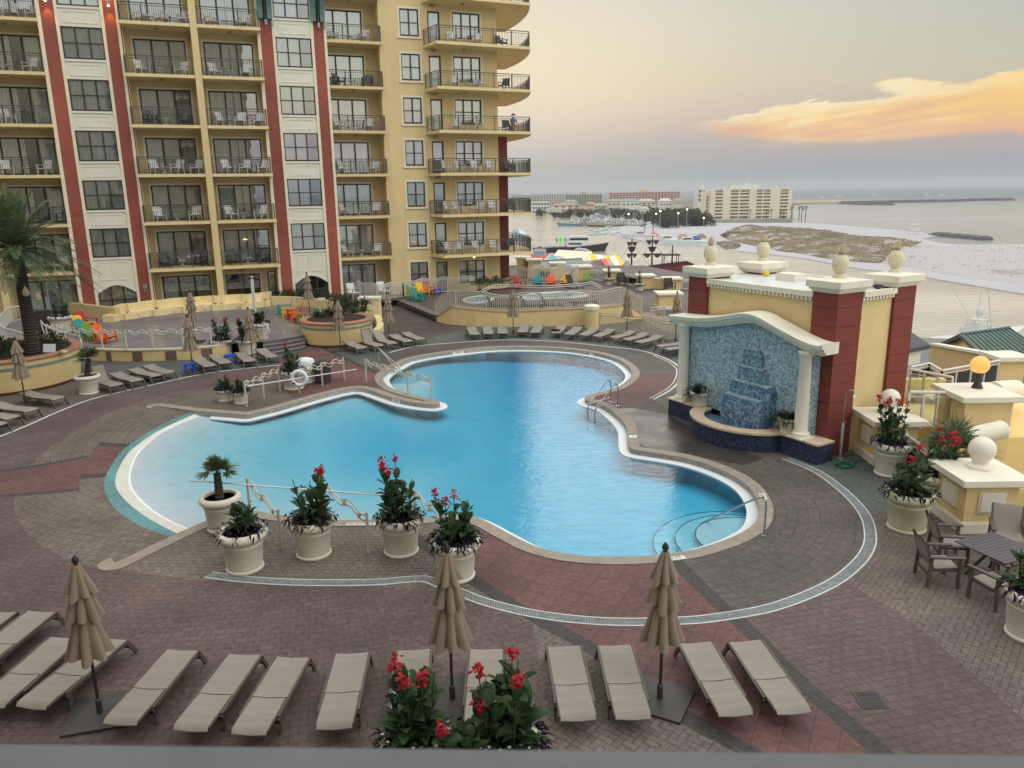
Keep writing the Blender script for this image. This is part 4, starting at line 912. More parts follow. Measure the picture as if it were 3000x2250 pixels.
# steps between terrace and planter
m_stepb = mat('step_slate_riser', L(84, 96, 104), .7, .2, 6); m_tread = mat('step_tread', L(120, 108, 104), .75, .15, 5)
st = thing('terrace_steps', 'curved stone steps from the pool deck up to the left terrace', 'steps', G(820, 1020)); U = under(st)
for k in range(3):
    f_ = [(770, 1001), (830, 993), (893, 981)]; front = [G(x, y, TZ) for x, y in f_]; dirv = Vector((.25, -.97, 0))
    pts = [p + dirv * (.38 * (k + 1)) for p in front]; z = TZ - .15 * (k + 1)
    bk = [p + dirv * (.38 * k) for p in front]; b = MB(); b.prism([p.xy for p in pts] + [p.xy for p in bk[::-1]], 0, z - .04); b.mi = 1; b.prism([(p + dirv * .03).xy for p in pts] + [p.xy for p in bk[::-1]], z - .039, z); U(b, 'step', [m_stepb, m_tread])
b = MB(); front = [G(x, y, TZ) for x, y in ((770, 1001), (830, 993), (893, 981))]; b.loft([[p + Vector((0, 0, -TZ)) for p in front], [p + Vector((0, 0, -.005)) for p in front]]); U(b, 'riser', m_stepb)
# seat wall with scalloped bench
bl = gp([(336, 944), (357, 938), (400, 933), (439, 927), (470, 924), (500, 920), (537, 917), (573, 914), (600, 913), (640, 909), (672, 908), (727, 905), (760, 902), (796, 895)], TZ)
bl = resample(bl, 60); bl = [p + Vector((0, .16 * math.tanh(3 * math.sin(k * .62)), 0)) for k, p in enumerate(bl)]
bl[0].y += .0
sw_ = thing('seat_wall', 'pale yellow scalloped seat wall with round lights along the left terrace', 'wall', (bl[30].x, bl[30].y, TZ)); U = under(sw_)
m_seat = mat('seat_wall_stucco', L(232, 214, 164), .85, .05, 1.3, .2, 90, dirt=.1)
b = MB(); wallribbon(b, bl, .75, TZ, TZ + .42); U(b, 'bench', m_seat)
b = MB(); wallribbon(b, [p + Vector((-.1, .72, 0)) for p in bl], .28, TZ, TZ + .92); U(b, 'backrest', m_seat)
e0 = bl[0]; b = MB(); ea = G(196, 925, TZ); b.bar(ea + Vector((0, .5, .40)), e0 + Vector((0, .55, .40)), .3, .85); U(b, 'end_wall', mat('end_wall_stucco', L(206, 184, 138), .85, .06, 1.3))
for px in (412, 505, 604, 699):
    p = min(bl, key=lambda v: abs(proj(v)[0] - px)); b = MB(); b.M = Matrix.Translation(p + Vector((0, -.02, .24))) @ Matrix.Rotation(R(90), 4, 'X'); b.lathe([(.13, 0), (.13, .03), (.07, .05), (.001, .04)], 14); U(b, 'round_light', m_wst)
# wall with hedge to the right of the bench
hw = gp([(796, 894), (868, 896), (927, 903), (969, 909), (1000, 916)], TZ); hwl = resample(smooth_line(hw, 3), 16)
w2 = thing('planter_wall', 'curved yellow wall holding the long hedge behind the coloured chairs', 'wall', (hwl[8].x, hwl[8].y, TZ)); U = under(w2)
b = MB(); wallribbon(b, hwl, .3, TZ, [TZ + .62 - (.25 * max(0, k - 11) / 5) for k in range(16)]); U(b, 'wall', m_seat)
# round planter
m_terra = mat('terracotta_rim', L(170, 122, 100), .6, .1, 4, .15, 50, dirt=.15)
m_mosg = mosaic('green_mosaic_band', [L(92, 120, 112), L(120, 150, 140), L(140, 166, 156)], .06, .4)
m_soil = mat('mulch_soil', (.028, .020, .015), .95, .4, 20, .5, 40)
m_rbase = mat('brown_base_band', L(122, 78, 60), .7, .1, 4)
def planter_round(nm, lab, F0, rad, h, dirc=None):
    d_ = Vector((F0.x, F0.y, 0)).normalized(); c = Vector((F0.x, F0.y, 0)) + d_ * rad
    t = thing(nm, lab, 'planter', (c.x, c.y, F0.z)); n = 48
    b = MB(); b.lathe([(rad * .96, .13), (rad * .985, .5 * h), (rad, h - .14)], n); b.build('bowl', m_wally, t, True)
    b = MB(); b.lathe([(rad * .955, 0), (rad * .975, .12), (rad * .955, .131)], n); b.build('base_band', m_rbase, t, True)
    b = MB(); b.lathe([(rad * .999 + .004, h * .70), (rad + .012, h * .70 + .12)], n); b.build('mosaic_band', m_mosg, t, True)
    b = MB(); b.lathe([(rad - .34, h - .1), (rad - .34, h - .02), (rad - .28, h), (rad + .02, h), (rad + .07, h - .05), (rad + .07, h - .11), (rad, h - .15)], n); b.build('rim', m_terra, t, True)
    b = MB(); b.lathe([(.001, h - .06), (rad - .34, h - .08)], n); b.build('soil', m_soil, t)
    return t, c
F0 = G(992, 1019); hp = hz(F0 + Vector((0, .05, 0)), 946); RP, RPc = planter_round('round_planter', 'round yellow planter with terracotta rim and green mosaic band behind the loungers', F0, 2.0, hp)
F1 = G(30, 1160); hp1 = hz(F1, 1058); LP, LPc = planter_round('round_planter', 'large round yellow planter under the tall palm at the left edge', F1, 3.1, hp1, )
# pier and curved seat right of the round planter
m_pc = m_cap
def pier(nm, lab, base, w_, d_, h, cap=.14, ov=.12, panels=False, base_h=.0, mat_=None, rz=0.0, capmat=None, cat='pier', body0=0.0):
    t = thing(nm, lab, cat, base, rz); b = MB(); b.box(0, w_, 0, d_, body0 + base_h, h - cap); b.build('shaft', mat_ or m_wally, t)
    b = MB(); b.box(-ov * .45, w_ + ov * .45, -ov * .45, d_ + ov * .45, h - cap - .06, h - cap); b.box(-ov, w_ + ov, -ov, d_ + ov, h - cap, h - .02)
    b.add([(-ov, -ov, h - .02), (w_ + ov, -ov, h - .02), (w_ + ov, d_ + ov, h - .02), (-ov, d_ + ov, h - .02), (w_ / 2, d_ / 2, h + .05)], [(0, 1, 4), (1, 2, 4), (2, 3, 4), (3, 0, 4)]); b.build('cap', capmat or m_wst, t)
    if base_h: b = MB(); b.box(-.05, w_ + .05, -.05, d_ + .05, body0, body0 + base_h * .86); b.box(-.03, w_ + .03, -.03, d_ + .03, body0 + base_h * .86, body0 + base_h); b.build('plinth', m_wst, t)
    if panels:
        zc = (base_h + h - cap) / 2 + .02; hh = .22
        for x0, x1, y0, y1 in ((w_ * .28, w_ * .72, -.06, 0), (-.06, 0, d_ * .28, d_ * .72), (w_ * .28, w_ * .72, d_, d_ + .06)):
            b = MB(); b.box(x0, x1, y0, y1, zc - hh, zc + hh)
            if x1 - x0 > .1: b.box(x0 - .05, x1 + .05, y0 + .025 if y0 < 0 else y0, y1 if y0 < 0 else y1 - .025, zc - hh - .05, zc + hh + .05)
            else: b.box(x0 + .025, x1, y0 - .05, y1 + .05, zc - hh - .05, zc + hh + .05)
            b.build('panel', m_wst, t)
    return t
pb = G(1052, 922, .35); pier('wall_pier', 'square yellow pier with flat cap beside the hedge planter', (pb.x, pb.y, 0), 1.35, 1.0, hz(pb, 872), .12, .06, mat_=m_seat)
cs = [G(x, y, .4) for x, y in ((1113, 922), (1122, 940), (1122, 955), (1108, 968))]; cs = resample(smooth_line(cs, 4), 14)
b = MB(); wallribbon(b, cs[::-1], .4, 0, .4); tag(b.build('low_seat_wall', m_seat), 'low curved yellow seat wall at the right of the round planter', 'seat wall')
# ---------------------------------------------------------------- right terrace
RZ_ = .42
m_plum = DM[12]
fr = gp([(1152, 890), (1277, 942), (1313, 950), (1358, 954), (1426, 958), (1560, 957), (1692, 954), (1800, 948), (1880, 935)], 0)
rt_front = [p + Vector((.02, .35, RZ_)) for p in fr]
rt_front[0] = G(1167, 879, RZ_); rt_front[1] = G(1276, 924, RZ_)
rt_back = [Vector((14, 46, RZ_)), Vector((20, 62, RZ_)), Vector((14, 82, RZ_)), Vector((-2, 84, RZ_)), Vector((-2, 66, RZ_)), Vector((-14, 62, RZ_)), Vector((-14, 56, RZ_))]
b = MB(); b.add([*rt_front, *rt_back], [tuple(range(len(rt_front) + len(rt_back)))])
struct(b.build('right_terrace', brickmat('terrace_plum_paver', (.135, .105, .100), (.112, .092, .090), mt, .24, .12, .008, rot=R(15))))
rs = thing('terrace_steps', 'two dark stone steps rising to the right terrace by the green chair', 'steps', G(1230, 925)); U = under(rs)
s0, s1 = G(1150, 889), G(1277, 942); t0, t1 = G(1165, 879, RZ_), G(1276, 924, RZ_)
for a0, a1, c0, c1, z in ((s0, s1, t0, t1, .21), (t0, t1, t0 + Vector((.4, .5, 0)), t1 + Vector((.4, .5, 0)), .42)):
    b = MB(); b.prism([a0.xy, a1.xy, c1.xy, c0.xy], 0, z - .05); b.mi = 1; b.prism([a0.xy + Vector((0, -.03)), a1.xy + Vector((0, -.03)), c1.xy, c0.xy], z - .049, z + .003); U(b, 'step', [mat('dark_step', L(78, 74, 70), .8, .2, 6), m_tread])
ptop = [(1276, 928), (1300, 913), (1324, 898), (1350, 901), (1392, 906), (1450, 910), (1500, 911.6), (1573, 908), (1640, 905), (1700, 902.6), (1760, 899), (1821, 893), (1853, 902), (1880, 918)]
fl = resample(smooth_line(fr[1:], 4), 200); pw = []
for px, py in ptop:
    p = min(fl, key=lambda v: abs(proj((v.x, v.y, .6))[0] - px)); pw.append((p, hz(p, py)))
pwp = [p for p, z in pw]; pwz = [z for p, z in pw]
tw3 = thing('parapet_wall', 'long curved yellow parapet wall behind the far row of loungers', 'wall', (pwp[6].x, pwp[6].y, 0)); U = under(tw3)
b = MB(); wallribbon(b, pwp, .25, 0, [z - .07 for z in pwz]); U(b, 'wall', m_wally)
b = MB(); wallribbon(b, [p + Vector((0, -.04, 0)) for p in pwp], .33, [z - .07 for z in pwz], pwz); U(b, 'coping', mat('tan_wall_coping', L(186, 164, 140), .7, .1, 4))
m_fence = mat('white_fence_paint', L(214, 212, 206), .5, .05, 6, dirt=.1)
m_fence2 = mat('beige_rail_paint', L(190, 184, 168), .5, .05, 6, dirt=.1)
def fence(nm, lab, pts, h, z0s, wave=.09, wl_=1.5, sp=.12, post=2.2, m_=None, group=None, cat='fence', rings=False):
    m_ = m_ or m_fence; pl = resample(pts, max(8, int(sum((b_ - a_).length for a_, b_ in zip(pts, pts[1:])) / sp))); n = len(pl)
    zz = z0s if callable(z0s) else (lambda t: z0s); c = pl[n // 2]
    t = thing(nm, lab, cat, (c.x, c.y, zz(.5)), 0, group); U = under(t); b = MB(); d_ = 0; top1 = []; top2 = []; bot = []
    for k, p in enumerate(pl):
        if k: d_ += (p - pl[k - 1]).length
        z0 = zz(k / (n - 1)); zt = z0 + h + wave * math.sin(2 * math.pi * d_ / wl_)
        top1.append((p.x, p.y, zt)); top2.append((p.x, p.y, zt - .16)); bot.append((p.x, p.y, z0 + .08)); b.box(p.x - .021, p.x + .021, p.y - .021, p.y + .021, z0 + .08, zt - (.16 if rings else 0))
    b.tube(top1, .036, 6); b.tube(top2, .028, 5); b.tube(bot, .028, 5); U(b, 'picket_panel', m_)
    np_ = max(1, round(d_ / post))
    for k in range(np_ + 1):
        i_ = round(k * (n - 1) / np_); p = pl[i_]; b = MB(); b.box(p.x - .045, p.x + .045, p.y - .045, p.y + .045, zz(i_ / (n - 1)), top1[i_][2] + .05); U(b, 'post', m_)
    return t
zl_ = lambda t: pwz[0] + 0 * t
def zpar(t):
    s_ = t * (len(pwz) - 1); i_ = min(len(pwz) - 2, int(s_)); return pwz[i_] + (pwz[i_ + 1] - pwz[i_]) * (s_ - i_)
# equal-arc z along the parapet
acc = [0.0]
for a, c in zip(pwp, pwp[1:]): acc.append(acc[-1] + (c - a).length)
def zarc(t):
    x = t * acc[-1]; i_ = 0
    while i_ < len(acc) - 2 and acc[i_ + 1] < x: i_ += 1
    return pwz[i_] + (pwz[i_ + 1] - pwz[i_]) * (x - acc[i_]) / max(1e-6, acc[i_ + 1] - acc[i_])
fence('wavy_fence', 'long beige wavy picket fence standing on the curved parapet wall', [p + Vector((0, .1, 0)) for p in pwp], 1.02, zarc, .08, 3.0, .13, 2.2, m_fence2)
fence('wavy_fence', 'white wavy picket fence in front of the hotel patio loungers', gp([(998, 864), (1060, 872), (1110, 879), (1150, 876), (1182, 871)], .45), 1.15, .45, .07, 1.8, .13, 2.2)
fence('wavy_fence', 'white wavy picket fence along the yellow hotel wing behind the red chair', gp([(1182, 871), (1230, 862), (1300, 857), (1390, 853)], .45), 1.15, .45, .07, 1.8, .13, 2.2)
fence('wavy_fence', 'white wavy picket fence behind the far row of coloured chairs', gp([(1486, 838), (1560, 838), (1640, 834), (1692, 830)], .45), 1.6, .45, .12, 2.2, .14, 2.4)
fence('ring_fence', 'beige railing with rings in its top rail behind the far right loungers', gp([(1757, 970), (1819, 976), (1879, 983), (1939, 991), (2004, 1002)], 0), 1.08, 0.0, .06, 2.6, .13, 2.9, m_fence2, rings=True)
gq = G(1907, 928, .9); gq2 = G(1946, 922, .9)
fence('wavy_fence', 'short straight picket railing between the parapet end and the square pier', [gq, gq2], .95, .45, 0, 2, .13, 1.6, m_fence2)
# cylinder pier with gate scroll
cpb = G(1735, 962); hcy = hz(cpb, 896)
t = thing('round_pier', 'round yellow pier with white cap at the end of the parapet wall', 'pier', (cpb.x, cpb.y + .4, 0)); b = MB(); b.lathe([(.42, 0), (.42, hcy - .3)], 24); b.build('shaft', m_wally, t, True)
b = MB(); b.lathe([(.46, hcy - .3), (.48, hcy - .2), (.48, hcy - .05), (.40, hcy), (.001, hcy + .06)], 24); b.build('cap', m_wst, t, True)
b = MB(); g0 = G(1694, 961); b.tube(smooth_line([g0 + Vector(q) for q in ((0, 0, 0), (0, 0, .6), (-.15, 0, .8), (-.12, 0, 1.0), (.15, 0, 1.05), (.6, 0, .95), (.75, 0, .7), (.6, 0, .55), (.5, 0, .7), (.6, 0, .8))], 4), .025, 6); tag(b.build('scroll_handrail', m_fence2), 'beige handrail ending in a scroll against the parapet wall', 'handrail')
b = MB(); g1 = G(1715, 961); b.bar(g1 + Vector((0, 0, .55)), g1 + Vector((.28, 0, .55)), .06, 1.1); b.bar(g1 + Vector((.3, 0, .6)), g1 + Vector((.5, 0, .6)), .05, 1.2); tag(b.build('gate_panel', m_fence2), 'narrow beige gate panel beside the round pier', 'gate')
# square pier right, far piers and glass railings
pb = G(1962, 925, 0.0); pier('square_pier', 'square yellow pier with white cap and base behind the far right umbrella', (pb.x - .75, pb.y, 0), 1.5, 1.4, hz(pb, 858), .14, .12, base_h=.62)
fp = [(1533, 812, 'far yellow pier with white cap left of the tan wall'), (1566, 815, 'far yellow pier with white cap right of the tan wall'), (1634, 822, 'far yellow pier in front of the green roof'), (1706, 822, 'thick yellow pier behind the yellow chair'), (1794, 828, 'yellow pier left of the pyramid skylight'), (1893, 846, 'yellow pier right of the pyramid skylight'), (1971, 851, 'yellow pier right of the tan wall near the ship')]
fpts = []
for (px, py, lb), yc in zip(fp, (752, 759, 769, 779, 791, 805, 814)):
    p = G(px, py, RZ_); wd = 1.2 if px != 1706 else 1.5; hc_ = hz(p, yc) - RZ_; pier('terrace_pier', lb, (p.x - wd / 2, p.y, RZ_), wd, wd, hc_, .16, .16, base_h=.0)['group'] = 'piers along the far edge of the right terrace'; fpts.append(p)
m_tan = mat('deep_tan_stucco', L(196, 150, 96), .85, .07, 1.5)  # one even tan colour for the whole wall
def seg(p, q, i0=.7, i1=.7):
    d_ = (q - p).normalized(); return p + d_ * i0, q - d_ * i1
for i_, lb in ((0, 'tan parapet wall between two yellow piers beside the hotel'), (5, 'yellow parapet wall in front of the pirate ship')):
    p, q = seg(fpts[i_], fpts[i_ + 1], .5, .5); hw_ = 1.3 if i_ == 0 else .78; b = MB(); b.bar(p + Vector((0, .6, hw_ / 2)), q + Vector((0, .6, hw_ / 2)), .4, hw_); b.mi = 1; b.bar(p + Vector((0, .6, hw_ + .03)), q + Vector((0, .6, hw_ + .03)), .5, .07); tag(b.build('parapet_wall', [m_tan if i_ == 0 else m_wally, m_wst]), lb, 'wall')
def glassrail(nm, lab, p, q, h=1.1, posts=3, group=None):
    t = thing(nm, lab, 'railing', (p + q) / 2, 0, group); U = under(t)
    b = MB(); b.tube([p + Vector((0, 0, h)), q + Vector((0, 0, h))], .05, 8); b.bar(p + Vector((0, 0, h - .14)), q + Vector((0, 0, h - .14)), .03, .03); b.bar(p + Vector((0, 0, .1)), q + Vector((0, 0, .1)), .03, .03); U(b, 'handrail', m_fence)
    b = MB(); b.bar(p + Vector((0, 0, h / 2 - .02)), q + Vector((0, 0, h / 2 - .02)), .012, h - .34); U(b, 'glass_panel', m_glass)
    for k in range(posts + 1):
        c = p.lerp(q, k / posts); b = MB(); b.box(c.x - .03, c.x + .03, c.y - .03, c.y + .03, c.z, c.z + h - .02); U(b, 'post', m_fence)
    return t
for i_, lb in ((1, 'glass railing between far piers below the red roof'), (2, 'glass railing in front of the green metal roof'), (3, 'glass railing left of the potted shrub by the far piers'), (4, 'glass railing in front of the pyramid skylight')):
    p, q = seg(fpts[i_], fpts[i_ + 1]); glassrail('glass_railing', lb, p + Vector((0, .5, 0)), q + Vector((0, .5, 0)), .85, 2, 'glass railings of the right terrace')
pe = fpts[6]; glassrail('glass_railing', 'glass railing between the last far pier and the fountain building', pe + Vector((.8, .4, 0)), pe + Vector((5.5, -1.5, 0)), .75, 3, 'glass railings of the right terrace')
b = MB(); ln = [G(x, y, RZ_ + 1.05) for x, y in ((1410, 850), (1452, 833), (1600, 838), (1700, 831), (1733, 825), (1763, 840))]
for o_ in (0, -.14, -.9): b.tube([p + Vector((0, 0, o_)) for p in ln], .03 if o_ > -.5 else .02, 6)
t = tag(b.build('ramp_rail', m_fence), 'white double handrail crossing the right terrace in front of the far chairs', 'railing')
# raised floor of the far terrace part, spa pools
def pool_small(nm, lab, pix, z):
    pl = resample(smooth_line([G(x, y, z) for x, y in pix], 5, True) + [G(*pix[0], z)], 40)[:-1]; c = sum(pl, Vector()) / len(pl)
    t = thing(nm, lab, 'spa pool', (c.x, c.y, z)); U = under(t); inner = [c + (p - c) * .9 for p in pl]
    b = MB(); b.loft([[p for p in pl], [p + Vector((0, 0, .1)) for p in pl], [p + Vector((0, 0, .1)) for p in inner], [p + Vector((0, 0, -.0)) for p in inner]], closed=True); U(b, 'rim', m_white)
    b = MB(); b.add([p + Vector((0, 0, .05)) for p in inner], [tuple(range(len(inner)))]); U(b, 'water', mat(nm + '_water', L(120, 170, 190), .08, .25, 6, .4, 5)); return t
pool_small('hot_tub', 'small round hot tub with a white rim behind the wavy fence', [(1355, 882), (1380, 872), (1420, 868), (1446, 873), (1440, 882), (1410, 889), (1375, 890)], RZ_ + .01)
pool_small('spa_pool', 'long kidney shaped spa pool with white rim on the right terrace', [(1514, 872), (1560, 863), (1620, 858), (1690, 858), (1726, 866), (1690, 874), (1600, 877), (1540, 880)], RZ_ + .01)
# planter with palm by the hotel corner
F2 = G(1438, 851, RZ_); hp2 = hz(F2, 833); RP2, RP2c = planter_round('round_planter', 'low round planter with terracotta rim beside the yellow hotel wing', F2, 1.75, max(.5, hp2))
# ---------------------------------------------------------------- right balustrade
def ballpier(lab, x, y, w_, d_, h, rs_, lamp=False, z0=0, base_h=.28, body0=0.0):
    t = pier('balustrade_pier', lab, (x, y, z0), w_, d_, h, .17, .2, panels=True, base_h=base_h, body0=body0); c = (w_ / 2, d_ / 2, h + .03)
    if not lamp:
        b = MB(); b.lathe([(.30, 0), (.30, .06), (.20, .10), (.17, .16), (.21, .19)] + [(rs_ * math.sin(math.pi * q / 14), .17 + rs_ * .96 - rs_ * math.cos(math.pi * q / 14)) for q in range(3, 15)], 24, c); b.build('ball_finial', m_wst, t, True)
    return t, Vector((x + c[0], y + c[1], z0 + c[2]))
P1 = Vector((10.85, 17.3, 0)); ballpier('nearest cream pier with a big stone ball by the dining table', 10.85, 17.3, 1.25, 1.25, 1.42, .31)
p0c = G(2561, 1364); ballpier('cream pier with a stone ball tight against the fountain building', p0c.x, p0c.y, 1.2, 1.3, hz(p0c, 1232) + .02, .29)
pL = CP + ray(2846, 1168).normalized() * 27.5
zc2 = pL.z + .35
t2, lc = ballpier('yellow pier carrying the lit globe lamp', pL.x - .7, pL.y - .9, 1.4, 1.4, zc2 + 2.0, .3, True, -2.0, base_h=.5, body0=.8)
m_globe = mat('lit_globe', (.3, .2, .08), .5, emit=(1, .56, .13), est=.95)
gt = thing('globe_lamp', 'lit yellow globe lamp on a short dark stand on the pier', 'lamp', lc); b = MB(); b.lathe([(.16, 0), (.15, .05), (.08, .22), (.08, .3), (.16, .48), (.15, .5)], 14); b.build('stand', m_brz, gt, True)
b = MB(); b.ball((0, 0, .72), .27, 20, 14); b.build('globe', m_globe, gt, True)
ld = bpy.data.lights.new('globe_light', 'POINT'); ld.energy = 6; ld.color = (1, .65, .3); ld.shadow_soft_size = .28
lo = bpy.data.objects.new('globe_light', ld); sc.collection.objects.link(lo); lo.parent = gt; lo.location = (0, 0, .72); 
# lower yellow building below the lamp pier
lb_ = thing('lower_building', 'yellow lower building below the lamp pier with a rounded white ledge', 'building', (pL.x, pL.y, -13)); U = under(lb_)
b = MB(); b.box(pL.x - .9, pL.x + 14, pL.y - .8, pL.y + 3.0, -13, .15 - .9 + zc2 - .6); U(b, 'wall', mat('lower_yellow_stucco', L(232, 204, 140), .85, .06, 1.5))
b = MB(); la = CP + ray(*Q2(1420, 640)).normalized() * 25.6; lb2 = CP + ray(*Q2(1960, 520)).normalized() * 26.2
b.tube([la + (la - lb2) * .25, la, la.lerp(lb2, .9), lb2.lerp(la, .03), lb2], [.27, .27, .27, .2, .06], 16); U(b, 'rounded_ledge', m_wst, True)
lc_ = CP + ray(*Q1(1800, 880)).normalized() * 29; ld2 = CP + ray(*Q1(2090, 850)).normalized() * 31
b = MB(); b.tube([lc_, ld2], .34, 14); U(b, 'rounded_ledge', m_wst, True)
gA = p0c + Vector((1.2, .7, 0)); gB = Vector((pL.x - .7, pL.y - .2, zc2 - 1.25))
glassrail('glass_railing', 'white glass railing between the fountain building pier and the lamp pier', Vector((gA.x, gA.y, gB.z)), gB, 1.15, 3)
glassrail('glass_railing', 'white glass railing half hidden behind the three flower pots', p0c + Vector((.7, -.1, 0)), P1 + Vector((.6, 1.3, 0)), 1.05, 3)
glassrail('glass_railing', 'white glass railing leaving the nearest pier towards the right edge', P1 + Vector((1.27, .5, 0)), P1 + Vector((5.5, -2.6, 0)), 1.1, 3)
# lower terrace and roofs at the right
p3 = CP + ray(*Q1(1985, 405)).normalized() * 41; pier('terrace_pier', 'cream pier with white cap in front of the green metal roof', (p3.x - .6, p3.y - .6, p3.z - 2.4), 1.1, 1.1, 2.5, .2, .2, base_h=.55)
lowf = p3.z - 2.4
wa = CP + ray(*Q1(1000, 262)).normalized() * 52; wa.z += 0
wb = p3 + Vector((-.6, .3, .0))
b = MB()
dz = wa.z; b.add([wa, wb + Vector((0, 0, -.05)), wb + Vector((0, 0, -3)), wa + Vector((0, 0, -5))], [(0, 1, 2, 3)])
dw = (wb - wa).cross(Vector((0, 0, 1))).normalized() * -.4
b.add([wa + dw, wb + dw, wb + dw + Vector((0, 0, -3)), wa + dw + Vector((0, 0, -5))], [(0, 1, 2, 3)]); b.mi = 1; b.bar(wa + dw / 2 + Vector((0, 0, .04)), wb + dw / 2 + Vector((0, 0, .0)), .6, .12)
tag(b.build('parapet_wall', [m_tan2 := mat('tan_stucco', L(200, 176, 128), .85, .06, 1.5), m_wst]), 'long tan parapet wall sloping behind the globe lamp to the cream pier', 'wall')
b = MB(); fl4 = [Vector((11.5, 27.5, -2.6)), Vector((40, 22, -3.4)), Vector((60, 55, -3.6)), Vector((20, 62, -3.4)), Vector((12, 40, -3.0))]
b.add(fl4, [(0, 1, 2, 3, 4)]); struct(b.build('lower_terrace', mat('grey_terrace_paving', L(120, 120, 122), .8, .12, 2)))
g0, g1, g2 = [CP + ray(*Q1(x, y)).normalized() * d_ for x, y, d_ in ((750, 555, 36), (990, 505, 37), (1150, 600, 35))]; g3 = CP + ray(*Q1(1890, 470)).normalized() * 39
for a, c, lb in ((g0, g1, 'left end of the white lower glass railing rising behind the lamp pier'), (g1, g2, 'sloping middle stretch of the white lower glass railing'), (g2, g3, 'long stretch of white lower glass railing ending at the cream pier')):
    glassrail('glass_railing', lb, a + Vector((0, 0, -1.1)), c + Vector((0, 0, -1.1)), 1.1, 2 if c is not g3 else 4)
h0, h1 = [CP + ray(*Q1(x, y)).normalized() * d_ for x, y, d_ in ((745, 585, 31), (1290, 690, 30))]; glassrail('glass_railing', 'white glass railing of the stair behind the lamp pier', h0 + Vector((0, 0, -1.3)), h1 + Vector((0, 0, -1.3)), 1.3, 3)
b = MB()
for k in range(7):
    p = CP + ray(*Q1(1010 + 22 * k, 850 + 22 * k)).normalized() * (33 - .25 * k); b.box(p.x - .3, p.x + .3, p.y - .5, p.y + .5, p.z - 1.5, p.z)
p = CP + ray(*Q1(840, 900)).normalized() * 33; b.box(p.x - 1.6, p.x + 1.0, p.y, p.y + .3, p.z - 1.5, p.z + .55); tag(b.build('outdoor_stair', mat('stair_yellow', L(224, 206, 140), .8)), 'yellow outdoor stair behind the glass railing at the right', 'stairs')
def metalroof(nm, lab, A, B_, C, D, mroof, wallm=None, nseam=9, cat='roof', under_z=None):
    # A-B ridge, D-C eave
    t = thing(nm, lab, cat, (A + C) / 2); U = under(t); b = MB(); nrm = (B_ - A).cross(D - A).normalized()
    if nrm.z < 0: nrm = -nrm
    b.add([A, B_, C, D, A - nrm * .15, B_ - nrm * .15, C - nrm * .15, D - nrm * .15], [(0, 1, 2, 3), (7, 6, 5, 4), (0, 4, 5, 1), (1, 5, 6, 2), (2, 6, 7, 3), (3, 7, 4, 0)])
    for k in range(nseam + 1): b.bar(A.lerp(B_, k / nseam) + nrm * .04, D.lerp(C, k / nseam) + nrm * .04, .05, .08, nrm)
    b.tube([A + nrm * .03, B_ + nrm * .03], .12, 6); U(b, 'metal_sheet', mroof); return t, U
m_groof = mat('green_metal_roof', L(62, 96, 88), .4, .08, 2, metal=.2); m_bro = mat('dark_shingle_roof', L(78, 78, 84), .85, .15, 10)
A = CP + ray(*Q1(1405, 135)).normalized() * 60; B_ = G(*Q1(2020, 50), A.z)
D = CP + ray(*Q1(2060, 770)).normalized() * 47; sl_ = D - A; C = B_ + sl_ + (B_ - A) * .1
ex = (D - A)
D2 = A + ex * 1.25; C2 = B_ + ex * 1.25
t, U = metalroof('green_roof_building', 'gabled building with a green standing seam metal roof at the right edge', A, B_, C2, D2, m_groof, nseam=12, cat='building')
E_ = CP + ray(*Q1(1190, 242)).normalized() * 63; ey = E_ - A; b = MB(); nn = Vector((0, 0, .12))
b.add([A, B_, B_ + ey * 1.6, A + ey * 1.6, A - nn, B_ - nn, B_ + ey * 1.6 - nn, A + ey * 1.6 - nn], [(0, 1, 2, 3), (4, 5, 6, 7), (0, 4, 7, 3), (1, 5, 6, 2), (3, 7, 6, 2)]); U(b, 'far_slope', m_groof)
b = MB(); off = (B_ - A).normalized() * .5; q0 = A + off - nn; q1 = A + ex * 1.2 + off - nn; q2 = A + ey * 1.6 + off - nn; dn = Vector((0, 0, -9)); r0 = (B_ - A) * .9
b.add([q0, q1, q1 + dn, q2 + dn, q2], [(0, 1, 2, 3, 4)]); b.add([q1, q1 + r0, q1 + r0 + dn, q1 + dn], [(0, 1, 2, 3)]); U(b, 'wall', mat('gable_yellow', L(230, 204, 142), .85, .05, 1.5))
b = MB(); b.bar(A + ey * 1.62, A + Vector((0, 0, -.05)), .3, .22); b.bar(A + Vector((0, 0, -.05)), D2, .3, .22); U(b, 'bargeboard', mat('dark_green_trim', L(48, 66, 62), .5))
# dark roofed pavilion between fountain building and sea
A = CP + ray(*Q1(700, 60)).normalized() * 42; D = CP + ray(*Q1(735, 318)).normalized() * 38; C = CP + ray(*Q1(1000, 268)).normalized() * 40; A2 = CP + ray(*Q1(765, 108)).normalized() * 42
t = thing('pavilion', 'small pavilion with dark shingle roof and white columns behind the fountain building', 'pavilion', (D.x, D.y, lowf)); U = under(t)
D0 = D + Vector((-3, 1, 0)); b = MB(); th = Vector((0, 0, -.18)); b.add([A, A2, C, D, D0, A + th, A2 + th, C + th, D + th, D0 + th], [(0, 1, 2, 3, 4), (9, 8, 7, 6, 5), (3, 8, 7, 2), (4, 9, 8, 3), (2, 7, 6, 1)]); U(b, 'roof', m_bro)
b = MB(); b.bar(D0 + Vector((.3, .3, -.5)), D + Vector((-.25, .3, -.5)), .4, .6); b.bar(D + Vector((-.25, .3, -.5)), C + Vector((-.6, 0, -.5)), .4, .6); U(b, 'frieze', m_wst)
b = MB(); cc = D + Vector((-.35, .25, 0)); b.lathe([(.15, lowf), (.14, D.z - .8)], 12, (cc.x, cc.y, 0)); U(b, 'column', m_wst, True)
